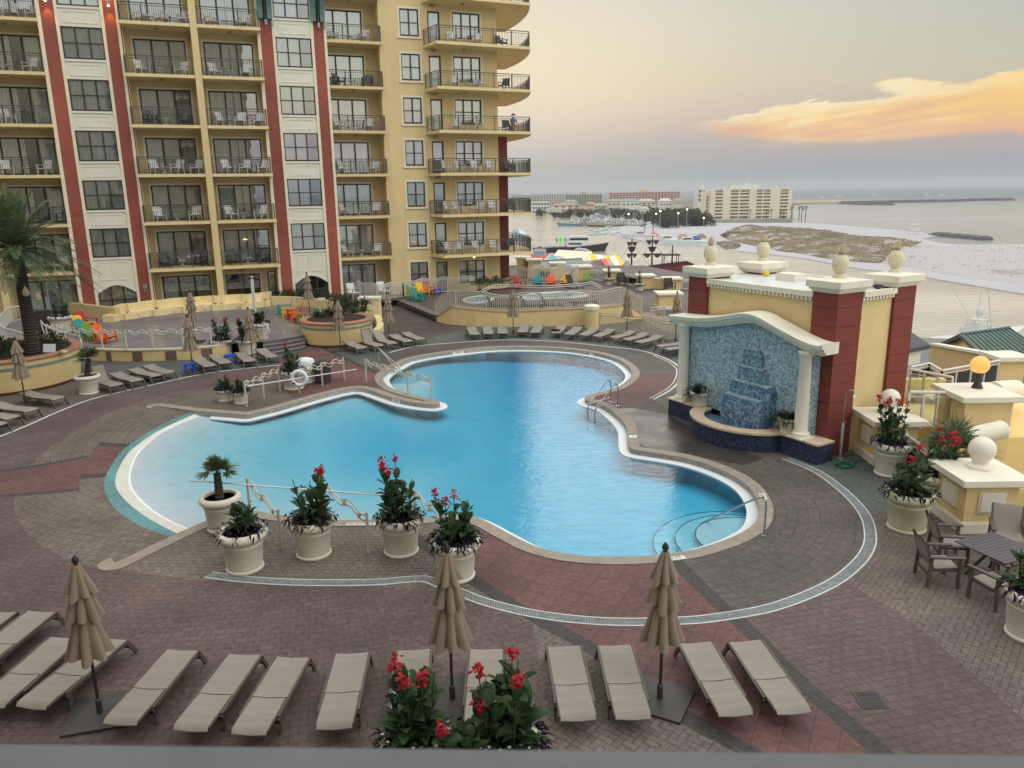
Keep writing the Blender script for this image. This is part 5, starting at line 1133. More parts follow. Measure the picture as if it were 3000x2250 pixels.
# ---------------------------------------------------------------- loungers
m_sling = mat('taupe_sling', L(144, 138, 130), .85, .09, 5, .35, 160, dirt=.15, streak=(.12, 2.2, 1))
m_frm = mat('taupe_frame', L(84, 76, 70), .5, .08, 10)
m_slingd = mat('dark_sling', L(58, 54, 52), .8, .1, 6); m_frmd = mat('dark_frame', L(46, 42, 40), .5, .1, 10)
def make_lounger(nm, ang, ms, mf):
    t = thing(nm, 'x', 'sun lounger', (0, 0, 0), 0, 'sun loungers around the pool')
    for s in (-1, 1):
        b = MB(); b.bar((s * .31, -.66, .315), (s * .31, .87, .335), .035, .07); b.bar((s * .31, -.66, .315), (s * .31, -.60, .20), .035, .06); b.build('side_rail', mf, t)
        b = MB(); b.bar((s * .31, .84, .34), (s * .31, 1.06, .0), .035, .075, (0, 1, 0)); b.build('leg', mf, t)
        b = MB(); b.bar((s * .31, -.58, .31), (s * .31, -.62, .0), .035, .065, (0, 1, 0)); b.build('leg', mf, t)
    for y, z in ((.95, .17), (.88, .30), (-.60, .19), (-.2, .31)):
        b = MB(); b.bar((-.30, y, z), (.30, y, z), .03, .04); b.build('crossbar', mf, t)
    def sling(prof, x): 
        b = MB(); n = 7; rows = [[(x * (2 * i_ / n - 1), y, z - .012 * math.sin(math.pi * i_ / n) + .004 * math.sin(y * 23 + i_)) for i_ in range(n + 1)] for y, z in prof]; b.loft(rows)
        b.loft([[(p[0], p[1], p[2] - .012) for p in r_] for r_ in rows]); b.loft([[r_[0] for r_ in rows], [(r_[0][0], r_[0][1], r_[0][2] - .012) for r_ in rows]]); b.loft([[r_[-1] for r_ in rows], [(r_[-1][0], r_[-1][1], r_[-1][2] - .012) for r_ in rows]])
        return b
    sling([(-.20, .352), (0, .356), (.2, .358), (.4, .358), (.6, .36), (.78, .362), (.88, .355), (.93, .325)], .285).build('seat_sling', ms, t, True)
    c_, s_ = math.cos(R(ang)), math.sin(R(ang)); bk = [(-.22 - d_ * c_ - q * s_, .352 + d_ * s_ + q * c_) for d_, q in ((0, 0), (.2, .003), (.4, .004), (.6, .004), (.72, 0), (.80, -.02), (.84, -.06))]
    sling(bk, .272).build('back_sling', ms, t, True)
    for s in (-1, 1):
        b = MB(); b.bar((s * .28, bk[0][0], bk[0][1] - .01), (s * .28, bk[5][0], bk[5][1] - .01), .025, .035)
        if ang > 15: b.bar((s * .28, bk[3][0], bk[3][1]), (s * .28, bk[3][0] + .05, .30), .02, .02, (0, 1, 0))
        b.build('back_rail', mf, t)
    return t
def two(foot, head, zf=.34, zh=.34):
    f, h = G(*foot, zf), G(*head, zh); d_ = f - h; d_.z = 0; ln = d_.length; d_.normalize(); return f, d_, ln
pl0 = Placer(make_lounger('sun_lounger', 2, m_sling, m_frm)); pl1 = Placer(make_lounger('sun_lounger', 9, m_sling, m_frm)); pl2 = Placer(make_lounger('sun_lounger', 62, m_sling, m_frm)); pl3 = Placer(make_lounger('sun_lounger', 34, m_sling, m_frm))
def lay(pls, foot, head, lb, z=0.0):
    f, d_, ln = two(foot, head, .34 + z, .34 + z); c = f - d_ * .98; return pls((c.x, c.y, z), math.atan2(d_.y, d_.x) - R(90), lb)
near = [(R4b(45, 560), R4b(-500, 960), 'foremost row lounger cut by the left edge of the photo'), (R4b(315, 558), R4b(-245, 990), 'taupe lounger second from the left in the front row, reaching furthest towards the pool'),
 (R4b(480, 737), R4b(-70, 1222), 'taupe lounger whose end hides behind the front left umbrella canopy'), (R4b(810, 745), R4b(200, 1245), 'taupe lounger just left of the front left umbrella pole'),
 (R4b(1287, 823), R4b(805, 1378), 'taupe lounger just right of the front left umbrella base'), (R4b(1717, 854), R4b(1285, 1437), 'slanted front row lounger, second to the right of the left umbrella base'), ((864, 1918), R4b(1705, 1454), 'slanted front row lounger, third to the right of the left umbrella base'),
 (R5b(555, 843), R5b(415, 1412), 'nearly straight taupe lounger left of the foreground flowers'), (R5b(980, 820), R5b(925, 1385), 'taupe lounger half hidden by the left foreground canna'), (R5b(1485, 816), R5b(1450, 1365), 'taupe lounger half hidden by the right foreground canna'),
 (R6b(332, 743), R6b(437, 1266), 'taupe lounger just right of the foreground flowers'), (R6b(660, 736), R6b(797, 1264), 'taupe lounger left of the front right umbrella base'), (R6b(1177, 720), R6b(1462, 1218), 'taupe lounger just right of the front right umbrella base'), (R6b(1495, 710), R6b(1850, 1216), 'rightmost taupe lounger of the front row')]
for f, h, lb in near: lay(pl0, f, h, lb)
for pls, f, h, lb in ((pl2, R7(812, 304), R7(655, 262), 'lounger with raised back behind the potted palm at the left'), (pl1, R7(957, 272), R7(770, 228), 'flat lounger next to the raised one by the potted palm'), (pl1, R7(1092, 238), R7(893, 198), 'third lounger right of the potted palm'), (pl1, R7(1178, 216), R7(995, 173), 'last of four loungers right of the potted palm'),
 (pl1, Z3(1195, 1228), Z3(900, 1085), 'lounger beside the blue stool and umbrella pole'), (pl1, Z3(1447, 1180), Z3(1172, 1025), 'lounger left of the second blue stool'), (pl1, Z3(1842, 1148), Z3(1615, 992), 'lounger right of the second blue stool'), (pl1, M4(550, 955), M4(430, 893), 'lounger at the foot of the white lamp post'),
 (pl1, R7(415, 395), R7(128, 366), 'lounger crossed by the leftmost umbrella pole'), (pl1, R7(228, 478), R7(-60, 448), 'lounger nearer than the leftmost umbrella, second from it'), (pl1, R7(95, 530), R7(-200, 492), 'lounger at the left edge, third from the leftmost umbrella'), (pl1, R7(5, 580), R7(-290, 540), 'lounger mostly cut off by the left edge beside the white deck line'),
 (pl1, Z4(1158, 972), Z4(870, 870), 'lounger in front of the round planter by the umbrella base plate'), (pl2, Z4(1380, 943), Z4(1130, 868), 'lounger with its back raised high beside the round planter'), (pl3, Z4(1555, 912), Z4(1310, 840), 'lounger with half raised back right of the high one'), (pl1, Z4(1760, 885), Z4(1480, 800), 'flat lounger in front of the umbrella right of the round planter'), (pl1, Z4(1920, 855), Z4(1640, 768), 'flat lounger at the right end of the round planter group'),
 (pl1, Z5(850, 1015), Z5(775, 915), 'leftmost lounger of the far row under the curved wall'), (pl1, Z5(1025, 1005), Z5(1000, 910), 'second lounger of the far row under the curved wall'), (pl1, Z5(1210, 1000), Z5(1195, 895), 'far row lounger just left of the centre umbrella pole'), (pl1, Z5(1460, 985), Z5(1510, 888), 'far row lounger just right of the centre umbrella pole'), (pl1, Z5(1620, 990), Z5(1690, 897), 'far row lounger second right of the centre umbrella pole'),
 (pl1, Z6(120, 995), Z6(225, 912), 'far row lounger with a black bag lying on it'), (pl1, Z6(300, 1015), Z6(450, 918), 'far row lounger right of the one with the bag'), (pl1, Z6(490, 1025), Z6(660, 938), 'far row lounger in front of the round pier'), (pl1, Z6(660, 1040), Z6(880, 957), 'far row lounger left of the pole at the ring fence'), (pl1, Z6(880, 1060), Z6(1150, 988), 'far row lounger right of the pole at the ring fence'), (pl1, Z6(1040, 1085), Z6(1350, 1008), 'far row lounger third from the fountain end'), (pl1, Z6(1200, 1120), Z6(1520, 1043), 'far row lounger left of the umbrella pole beside the fountain'), (pl1, Z6(1460, 1170), Z6(1810, 1127), 'lounger beside the fountain wall, further from the pool'), (pl1, Z6(1560, 1210), Z6(1900, 1167), 'lounger beside the fountain wall, nearer the pool')):
    lay(pls, f, h, lb)
pd_ = Placer(make_lounger('dark_lounger', 62, m_slingd, m_frmd)); pd2 = Placer(make_lounger('dark_lounger', 4, m_slingd, m_frmd))
for pls, f, h, lb in ((pd_, Z5(1290, 632), Z5(1080, 645), 'dark lounger with raised back beside the hot tub'), (pd_, Z5(1730, 632), Z5(1530, 640), 'dark lounger with raised back right of the centre umbrella top'), (pd_, Z5(1990, 625), Z5(1790, 632), 'dark lounger with raised back in front of the spa pool'), (pd2, Z6(660, 585), Z6(330, 600), 'flat dark lounger right of the spa pool loungers'), (pd_, Z6(440, 375), Z6(330, 360), 'dark folding lounger between the far yellow and green chairs')):
    o = lay(pls, f, h, lb, RZ_)
for o in list(sc.objects):
    if o.parent is None and o.name.startswith('dark_lounger'): o['group'] = 'dark loungers on the right terrace'
bg = G(*Z6(120, 968), .37); b = MB(); b.ball((bg.x, bg.y, .40), .30, 14, 8, (1, .6, .25)); tag(b.build('bag', mat('black_cloth', (.012,) * 3, .9), None, True), 'black bag or towel lying on a far row lounger', 'bag')
# ---------------------------------------------------------------- closed umbrellas
m_canv = mat('taupe_canvas', L(142, 128, 112), .9, .07, 4, .3, 120, dirt=.1); m_pole = mat('dark_pole', (.028, .024, .022), .5, .1, 10); m_plate = mat('dark_base_plate', L(62, 60, 60), .55, .15, 4, .1, 30, dirt=.2)
def make_umb(seed, h=2.78, plate=True):
    r = random.Random(seed); t = thing('closed_umbrella', 'x', 'umbrella', (0, 0, 0), 0, 'closed patio umbrellas')
    b = MB(); b.lathe([(.026, .05), (.026, .95), (.020, .96), (.019, h - .1)], 10); b.build('pole', m_pole, t)
    if plate:
        b = MB(); a = .47; b.prism([(-a, -a), (a, -a), (a, a), (-a, a)], 0, .045); b.lathe([(.05, .045), (.05, .28), (.03, .30)], 10); b.build('base_plate', m_plate, t)
    b = MB(); b.lathe([(.02, h - .14), (.04, h - .12), (.03, h - .09), (.055, h - .05), (.05, h), (.001, h + .06)], 10); b.build('finial', m_pole, t, True)
    for z1, z0, r1, r0 in ((h - .11, h - .60, .06, .235), (h - .46, h - 1.03, .12, .275), (h - .88, h - 1.68, .13, .345)):
        nf = r.choice((7, 8)); ph = r.random() * 6; n = 48; rows = []
        amp = [r.uniform(.6, 1.35) for _ in range(nf)]
        for k in range(9):
            f = k / 8; row = []
            for i_ in range(n):
                a = 2 * math.pi * i_ / n; u = (a * nf / (2 * math.pi) + ph) ; lobe = amp[int(u) % nf]; w_ = abs(math.sin(math.pi * u)) ** .7
                rr = (r1 + (r0 - r1) * f ** 1.1 * (.9 + .25 * lobe)) * (1 - (.15 + .42 * f) * (1 - w_))
                row.append((rr * math.cos(a), rr * math.sin(a), z1 + (z0 - z1) * f - f * f * (.16 * (lobe - 1) * w_ - .05 * (1 - w_))))
            rows.append(row)
        b = MB(); b.loft(rows, closed=True); b.add(rows[0], [tuple(range(n))]); b.build('canopy_tier', m_canv, t, True, fix=False)
    return t
us = [Placer(make_umb(3)), Placer(make_umb(8)), Placer(make_umb(21))]
for k, (px, py, z, rz_, lb) in enumerate(((294, 2092, 0, 15, 'closed umbrella in the front row, leftmost, with its base plate showing'), (1326, 2052, 0, 40, 'closed umbrella rising behind the foreground flowers'), (1933, 2050, 0, 62, 'closed umbrella in the front row at the right, beside the empty loungers'),
  (76, 1186, 0, 0, 'closed umbrella in front of the round palm planter at the left edge'), (566, 1093, 0, 20, 'closed umbrella beside the blue stool at the terrace wall'), (572, 1003, TZ, 10, 'closed umbrella standing on the left terrace floor'), (741, 1063, 0, 30, 'closed umbrella beside the white lamp post'),
  (908, 927, TZ, 0, 'closed umbrella behind the row of coloured chairs on the terrace'), (998, 1026, 0, 8, 'closed umbrella in front of the round planter'), (1141, 998, 0, 0, 'closed umbrella right of the round planter near the steps'), (1504, 982, 0, 25, 'closed umbrella in the middle of the far lounger row'), (1836, 984, 0, 5, 'closed umbrella at the ring fence behind the far loungers'), (1979, 1002, 0, 12, 'closed umbrella partly behind the fountain pediment'))):
    p = G(px, py, z); us[k % 3](p, R(rz_), lb)
# ---------------------------------------------------------------- adirondack chairs
def adirondack(colname, col):
    m_ = mat('adirondack_' + colname, col, .5, .08, 5, dirt=.08); t = thing('adirondack_chair', 'x', 'garden chair', (0, 0, 0), 0, 'coloured adirondack chairs')
    b = MB()                                    # faces +y
    for k in range(7):
        x = -.27 + .09 * k; hgt = .78 + .10 * math.cos((k - 3) * .48); sp_ = .045 + abs(k - 3) * .004
        b.bar((x * .72, -.16, .18), (x * 1.05, -.16 - hgt * .42, .18 + hgt * .92), .072, .018, (0, .9, .4))
    b.bar((-.26, -.30, .45), (.26, -.30, .45), .03, .06); b.build('back', m_, t)
    b = MB()
    for k in range(6): y = -.14 + k * .095; b.box(-.27, .27, y, y + .08, .20 + .028 * k - .01, .22 + .028 * k + .005)
    b.build('seat', m_, t)
    for s in (-1, 1):
        b = MB(); b.box(s * .33 - .065, s * .33 + .065, -.38, .46, .55, .575); b.build('arm', m_, t)
        b = MB(); b.box(s * .33 - .02, s * .33 + .02, .34, .44, 0, .55); b.build('leg', m_, t)
        b = MB(); b.bar((s * .29, .40, .34), (s * .29, -.46, .04), .03, .10); b.bar((s * .33, -.34, .02), (s * .33, -.38, .55), .03, .06, (0, 1, 0)); b.build('leg', m_, t)
    return Placer(t)
CC = {k: adirondack(k, c) for k, c in (('teal', L(34, 152, 160)), ('yellow', L(240, 196, 30)), ('red', L(190, 34, 52)), ('orange', L(236, 104, 36)), ('green', L(112, 150, 62)))}
for c, (px, py), z, fa, lb in (('teal', Z4(160, 535), TZ, 195, 'teal chair at the head of the row beside the round planter'), ('yellow', Z4(220, 570), TZ, 195, 'yellow chair in the row beside the round planter'), ('red', Z4(285, 600), TZ, 195, 'red chair in the row beside the round planter'), ('orange', Z4(340, 630), TZ, 195, 'orange chair in the row beside the round planter'), ('green', Z4(415, 655), TZ, 195, 'lime green chair half behind the round planter rim'),
  ('red', Z2(1420, 900), TZ, -18, 'red chair at the back of the jumbled group on the left terrace'), ('yellow', Z2(1390, 975), TZ, -15, 'yellow chair in the jumbled group on the left terrace'), ('teal', Z2(1420, 1040), TZ, -15, 'teal chair in the jumbled group on the left terrace'), ('green', Z2(1530, 1095), TZ, -18, 'green chair in the jumbled group on the left terrace'), ('orange', Z2(1715, 1130), TZ, -14, 'orange chair at the front of the jumbled group on the left terrace'),
  ('teal', Z5(120, 585), RZ_, -12, 'teal chair seen from the side at the top of the dark steps'), ('yellow', Z5(165, 515), RZ_, -50, 'yellow chair behind the teal one at the top of the steps'), ('orange', Z5(240, 500), RZ_, -45, 'orange chair between the yellow and red ones near the wing'), ('red', Z5(385, 455), RZ_, -40, 'red chair by the fence of the yellow wing, beside a blue table'), ('green', Z5(60, 560), RZ_, -12, 'green chair hidden behind the teal chair at the steps'),
  ('red', Z5(1425, 425), RZ_, -35, 'red chair at the left end of the far chair row'), ('teal', Z5(1660, 400), RZ_, -88, 'teal chair in the far chair row facing the pool'), ('orange', Z5(1835, 398), RZ_, -92, 'orange chair in the far chair row facing the pool'), ('yellow', Z5(2020, 395), RZ_, -110, 'yellow chair in the far chair row'), ('green', Z6(520, 372), RZ_, -95, 'green chair at the right end of the far chair row')):
    p = G(px, py, z); CC[c](p, R(fa - 90), lb, 1.05)
m_blue = mat('blue_plastic', L(20, 86, 214), .45, .06, 5)
t = thing('side_table', 'x', 'side table', (0, 0, 0), 0, 'small blue side tables'); b = MB()
for k in range(5): b.box(-.24, .24, -.24 + k * .098, -.24 + k * .098 + .088, .44, .465)
b.box(-.22, .22, -.22, -.19, .40, .439); b.box(-.22, .22, .19, .22, .40, .439); b.build('top', m_blue, t)
for sx_ in (-1, 1):
    for sy in (-1, 1): b = MB(); b.bar((sx_ * .19, sy * .19, .40), (sx_ * .22, sy * .22, 0), .04, .05, (0, 1, 0)); b.build('leg', m_blue, t)
for z in (.18,): b = MB(); b.bar((-.2, 0, z), (.2, 0, z), .03, .04); b.bar((0, -.2, z - .001), (0, .2, z - .001), .03, .04); b.build('stretcher', m_blue, t)
tb_ = Placer(t)
for (px, py), z, lb in ((Z3(870, 1345), 0, 'blue stool table right at the umbrella pole by the terrace wall'), (Z3(1520, 1195), 0, 'blue stool table between two loungers by the terrace wall'), (Z5(368, 505), RZ_, 'small blue table beside the red chair near the yellow wing')):
    tb_(G(px, py, z), R(12), lb)
# ---------------------------------------------------------------- dining set
m_tabt = mat('dark_slat_table', L(72, 64, 72), .45, .1, 5); m_taupe = mat('taupe_wood', L(86, 76, 68), .55, .08, 8)
tcn_ = G(2925, 1602, .74); t = thing('dining_table', 'square dark slatted table with crossed legs on the right paving', 'table', (tcn_.x, tcn_.y, 0), R(22)); b = MB()
for k in range(11): b.box(-.58, .58, -.58 + k * .1057, -.58 + k * .1057 + .098, .715, .74)
b.box(-.5, .5, -.03, .03, .68, .714); b.build('tabletop', m_tabt, t)
b = MB(); b.lathe([(.03, .741), (.001, .743)], 12); b.build('umbrella_hole', m_pole, t)
for sx_ in (-1, 1):
    for sy in (-1, 1): b = MB(); b.bar((sx_ * .06, sy * .06, .69), (sx_ * .38, sy * .38, 0), .05, .05); b.build('leg', m_tabt, t)
def slingchair(nm, ms, mf, group, simple=False):
    t = thing(nm, 'x', 'chair', (0, 0, 0), 0, group)
    prof = [(.27, .38), (.24, .42), (.05, .40), (-.18, .385), (-.24, .43), (-.31, .65), (-.37, .88), (-.41, .93)]
    b = MB(); rows = [[(x, y, z) for x in (-.26, -.13, 0, .13, .26)] for y, z in prof]; b.loft(rows); b.loft([[(p[0], p[1] - .012, p[2] - .012) for p in r_] for r_ in rows]); b.build('sling', ms, t, True, fix=False)
    for s in (-1, 1):
        b = MB(); b.bar((s * .29, .26, 0), (s * .29, .25, .60), .045, .055, (0, 1, 0)); b.build('leg', mf, t)
        b = MB(); b.bar((s * .29, -.28, 0), (s * .29, -.25, .60), .045, .055, (0, 1, 0)); b.build('leg', mf, t)
        b = MB(); b.box(s * .29 - .04, s * .29 + .04, -.32, .34, .60, .63); b.build('arm', mf, t)
        b = MB(); b.bar((s * .275, .27, .37), (s * .275, -.2, .36), .03, .05); b.bar((s * .275, -.2, .36), (s * .275, -.40, .93), .03, .04, (0, 1, 0)); b.build('side_frame', mf, t)
    b = MB(); b.bar((-.29, -.27, .25), (.29, -.27, .25), .03, .05); b.build('stretcher', mf, t)
    return Placer(t)
dch = slingchair('dining_chair', m_sling, m_taupe, 'chairs around the dining table')
for (px, py), fa, lb in ((R2b(885, 800), -10, 'dining chair beyond the front left one, near the stained planter'), (R2b(810, 950), -6, 'dining chair nearest the red paving, seen from its side'), (R2b(1290, 765), -115, 'dining chair in front of the ball pier, beyond the table'), (R2b(1200, 1090), 112, 'dining chair with its back to the camera by the edge planter')):
    dch(G(px, py), R(fa - 90), lb, 1.12)
hch = slingchair('bar_chair', m_slingd, m_frmd, 'dark chairs on the right terrace')
for (px, py), lb in ((Z6(985, 385), 'dark chair back left of the second potted shrub'), (Z6(1600, 470), 'dark chair back beside the square pier on the right terrace')): hch(G(px, py, RZ_ ), R(190), lb, 1.15)
# ---------------------------------------------------------------- balcony furniture
m_wsl = mat('white_sling', L(216, 218, 220), .8, .05, 4); m_wfr = mat('white_frame', L(204, 206, 206), .5, .05, 4)
wch = slingchair('balcony_chair', m_wsl, m_wfr, 'chairs on the hotel balconies'); gch = slingchair('balcony_chair', mat('grey_sling', L(96, 100, 102), .8), m_frmd, 'chairs on the hotel balconies')
t = thing('balcony_table', 'x', 'side table', (0, 0, 0), 0, 'small tables on the hotel balconies'); b = MB(); b.lathe([(.001, .45), (.26, .45), (.26, .48), (.001, .48)], 14); b.build('top', m_wfr, t)
for a in (0, 90): b = MB(); b.M = Matrix.Rotation(R(a), 4, 'Z'); b.bar((-.2, 0, 0), (.2, 0, .45), .03, .03); b.bar((.2, .004, 0), (-.2, .004, .45), .03, .03); b.build('leg', m_wfr, t)
wtb = Placer(t)
ORD = ['ground', 'first', 'second', 'third', 'fourth', 'fifth', 'sixth', 'seventh']
CN = {'c0': 'far left column', 'c1': 'column left of the yellow pier', 'c2': 'column right of the yellow pier', 'c3': 'column beside the yellow wing'}
rr = random.Random(11)
for k_, (t0, t1, wf, wb, td) in cols.items():
    for k in range(1, 8):
        if k_ == 'c0' and k == 4: spots = [(.3, 0)]
        else: spots = [(.2, 0), (.74, 0)] if rr.random() < .75 else [(.22, 0), (.55, 0), (.85, 0)]
        pos = ['left', 'right'] if len(spots) == 2 else (['left', 'middle', 'right'] if len(spots) == 3 else ['only'])
        grey = rr.random() < .16
        for (f, _), pn in zip(spots, pos):
            x = t0 + (t1 - t0) * (f + rr.uniform(-.03, .03)) + .15; q = HM @ Vector((x, wf + 1.0 + rr.uniform(-.1, .2), FL(k)))
            (gch if grey else wch)(q, R(180 + 20 + (34 if f < .5 else -30) + rr.uniform(-14, 14)), f"{'grey' if grey else 'white'} sling chair, {pn} one on the {ORD[k]} balcony up, {CN[k_]}", 1.05)
        q = HM @ Vector((t0 + (t1 - t0) * (.48 if len(spots) == 2 else .38), wf + .95, FL(k))); wtb(q, R(rr.uniform(0, 90)), f"small white table on the {ORD[k]} balcony up, {CN[k_]}")
for k in range(1, 8):
    sp_ = [(21.2, 2.5), (22.2, 2.5), (23.6, 2.5), (25.0, 2.6), (26.6, 3.6)] if k < 4 else [(22.0, 2.5), (23.8, 2.5), (26.2, 3.0)]
    for j, (x, y) in enumerate(sp_):
        grey = (j == len(sp_) - 1); q = HM @ Vector((x + rr.uniform(-.2, .2), y, FL(k)))
        (gch if grey else wch)(q, R(200 + rr.uniform(-60, 60)), f"{'grey' if grey else 'white'} sling chair number {j + 1} from the left on the {ORD[k]} curved corner balcony up", 1.05)
    q = HM @ Vector((22.9, 2.4, FL(k))); wtb(q, .3, f"small white table on the {ORD[k]} curved corner balcony up")
for k_, xs_ in (('c3', (13.6, 15.9)),):
    for x, lb in zip(xs_, ('white patio lounge chair behind the wavy fence, left of two', 'white patio lounge chair behind the wavy fence, right of two')):
        q = HM @ Vector((x, 2.2, 0)); wch(q, R(200 + 30), lb, 1.25)
# person on a corner balcony
m_skin = mat('skin', L(176, 124, 96), .6, .05, 5); m_shirt = mat('blue_shirt', L(66, 140, 170), .85, .08, 6); m_hat = mat('dark_hat', (.02, .02, .022), .8)
pp_ = HM @ Vector((26.9, 3.1, FL(4))); pe_ = thing('person', 'person in a pale blue shirt and dark hat seated on the curved balcony', 'person', pp_, R(200))
def skinned(name, verts, edges, rad, mat_, par):
    me = bpy.data.meshes.new(name); me.from_pydata(verts, edges, []); o = bpy.data.objects.new(name, me); sc.collection.objects.link(o); o.parent = par
    md = o.modifiers.new('skin', 'SKIN'); 
    for v, r_ in zip(me.skin_vertices[0].data, rad): v.radius = (r_, r_)
    me.skin_vertices[0].data[0].use_root = True; o.modifiers.new('sub', 'SUBSURF').levels = 2; o.modifiers['sub'].render_levels = 2; me.materials.append(mat_); return o
V_ = [(0, 0, .52), (0, -.02, .75), (0, .0, .98), (0, .02, 1.10), (0, .04, 1.22), (-.2, 0, .98), (-.27, .12, .74), (-.2, .33, .66), (.2, 0, .98), (.27, .12, .74), (.2, .33, .66), (-.12, .05, .5), (-.14, .45, .5), (-.14, .47, .08), (.12, .05, .5), (.14, .45, .5), (.14, .47, .08)]
skinned('body', V_, [(0, 1), (1, 2), (2, 3), (3, 4), (2, 5), (5, 6), (6, 7), (2, 8), (8, 9), (9, 10), (0, 11), (11, 12), (12, 13), (0, 14), (14, 15), (15, 16)], [.15, .14, .15, .06, .10, .075, .05, .035, .075, .05, .035, .09, .075, .05, .09, .075, .05], m_skin, pe_)
skinned('shirt', [(0, 0, .56), (0, -.02, .75), (0, 0, .98), (-.2, 0, .97), (-.26, .1, .78), (.2, 0, .97), (.26, .1, .78)], [(0, 1), (1, 2), (2, 3), (3, 4), (2, 5), (5, 6)], [.18, .17, .17, .09, .07, .09, .07], m_shirt, pe_)
b = MB(); b.lathe([(.24, 1.30), (.22, 1.315), (.125, 1.33), (.12, 1.40), (.001, 1.43)], 16, (0, .04, 0)); b.build('hat', m_hat, pe_, True)
# ---------------------------------------------------------------- wave rails, pool ladders, poles
m_railp = mat('cream_rail_paint', L(196, 192, 176), .5, .06, 6, dirt=.1); m_rlt = mat('white_rail_paint', L(212, 212, 206), .5, .05, 6); m_steel = mat('brushed_steel', (.52, .52, .52), .28, .06, 20, metal=1.0)
def waverail(nm, lab, pts, h=1.0, m_=None, nb=3, amp=.07, z=0.0, hs=None):
    m_ = m_ or m_railp; pts = [Vector(p) for p in pts]; t = thing(nm, lab, 'railing', pts[0], 0, 'railings with balls between wavy bars'); U = under(t)
    for p in pts: b = MB(); b.box(p.x - .03, p.x + .03, p.y - .03, p.y + .03, p.z, p.z + h + .04); U(b, 'post', m_)
    for p, q in zip(pts, pts[1:]):
        n = nb * 4; up = []; lo_ = []
        for i_ in range(n + 1):
            f = i_ / n; c = p.lerp(q, f); w_ = amp * math.sin(2 * math.pi * f * 2); up.append((c.x, c.y, c.z + h - .03 + w_)); lo_.append((c.x, c.y, c.z + h - .17 + w_))
        b = MB(); b.tube(up, .022, 6); b.tube(lo_, .022, 6)
        for j in range(nb): f = (j + .5) / nb; c = p.lerp(q, f); w_ = amp * math.sin(2 * math.pi * f * 2); b.ball((c.x, c.y, c.z + h - .10 + w_), .055, 10, 6)
        U(b, 'wavy_rail', m_)
    return t
waverail('wave_rail', 'wavy rail with balls left of the four big planters near the camera', [G(*R3b(518, 570)), G(*R3b(718, 797))])
waverail('wave_rail', 'wavy rail with balls between the two tall red cannas', [G(*R3b(1010, 610)), G(*R3b(1285, 822))])
waverail('wave_rail', 'wavy rail with balls partly hidden by the rightmost near planter', [G(*R3b(1590, 660)), G(*R3b(1800, 850))])
waverail('wave_rail', 'wavy rail with balls beside the two small planters', [G(*M4(340, 1360)), G(*M4(480, 1290)), G(*M4(612, 1228))])
waverail('wave_rail', 'wavy rail with balls carrying the life ring', [G(*M4(768, 1248)), G(*M4(955, 1192)), G(*M4(1132, 1140))])
waverail('wave_rail', 'wavy rail with balls running out along the narrow pool tongue', [G(*M4(1310, 1158)), G(*M4(1437, 1202)), G(*M4(1647, 1270)), G(*M4(1838, 1312))])
waverail('wave_rail', 'long white wavy rail with balls along the front edge of the left terrace', [G(*R3(x, y), TZ) for x, y in ((395, 1400), (470, 1400), (540, 1415), (660, 1440), (835, 1448), (1030, 1455), (1245, 1450), (1490, 1442), (1715, 1422))], 1.0, m_rlt)
def tubething(nm, lab, cat, pts, r_, m_, sm=4, feet=False, extra=None):
    b = MB(); b.tube(smooth_line(pts, sm), r_, 8)
    if feet:
        for p in (pts[0], pts[-1]): b.lathe([(.07, 0), (.07, .025), (.001, .03)], 12, p)
    return tag(b.build(nm, m_, None, True), lab, cat)
# ladder at the right notch, ladder at far left lobe, step handrail
def ladder(nm, lab, bases, wat, h=.92):
    t = thing(nm, lab, 'pool ladder', bases[0]); U = under(t)
    for a, c in zip(bases, wat):
        d_ = (c - a); d_.z = 0; b = MB(); b.tube(smooth_line([a, a + Vector((0, 0, h * .75)), a + Vector((0, 0, h)) + d_ * .08, a + Vector((0, 0, h * .97)) + d_ * .22, a + Vector((0, 0, h * .5)) + d_ * .65, a + Vector((0, 0, .12)) + d_ * .97, c + Vector((0, 0, -.75))], 5), .024, 8)
        b.tube([a + Vector((0, 0, .2)), a + Vector((0, 0, .22)) + d_ * .9], .018, 6); b.lathe([(.08, .02), (.07, .045), (.001, .05)], 12, a); U(b, 'handrail', m_steel, True)
    for z in (-.35, -.6): b = MB(); b.bar(wat[0] + Vector((0, 0, z)), wat[1] + Vector((0, 0, z)), .08, .03); U(b, 'tread', m_white)
    return t
ladder('pool_ladder', 'steel ladder at the pool notch opposite the fountain', [G(*R5c(325, 475)), G(*R5c(402, 520))], [G(*R5c(80, 600), -.17), G(*R5c(155, 640), -.17)])
Z7b = Zm(800, 1000, .22604)
ladder('pool_ladder', 'steel ladder at the far round lobe of the pool beside the wavy rail', [G(*Z7b(1330, 330)), G(*Z7b(1372, 365))], [G(*Z7b(1655, 425), -.17), G(*Z7b(1620, 455), -.17)])
R8b = Zm(2000, 1400, .27125); ha = G(*R8b(875, 630)); hb = G(*R8b(172, 640), -.85); hb2 = Vector((hb.x, hb.y, hz(hb, R8b(0, 500)[1])))
tubething('step_handrail', 'steel handrail bending down over the underwater steps', 'handrail', [ha, ha + Vector((0, 0, .8)), ha + Vector((-.05, .03, .95)), ha + Vector((-.25, .08, .93)), hb2 + Vector((.12, 0, .04)), hb2 + Vector((0, 0, -.12)), hb], .026, m_steel, 5, True)
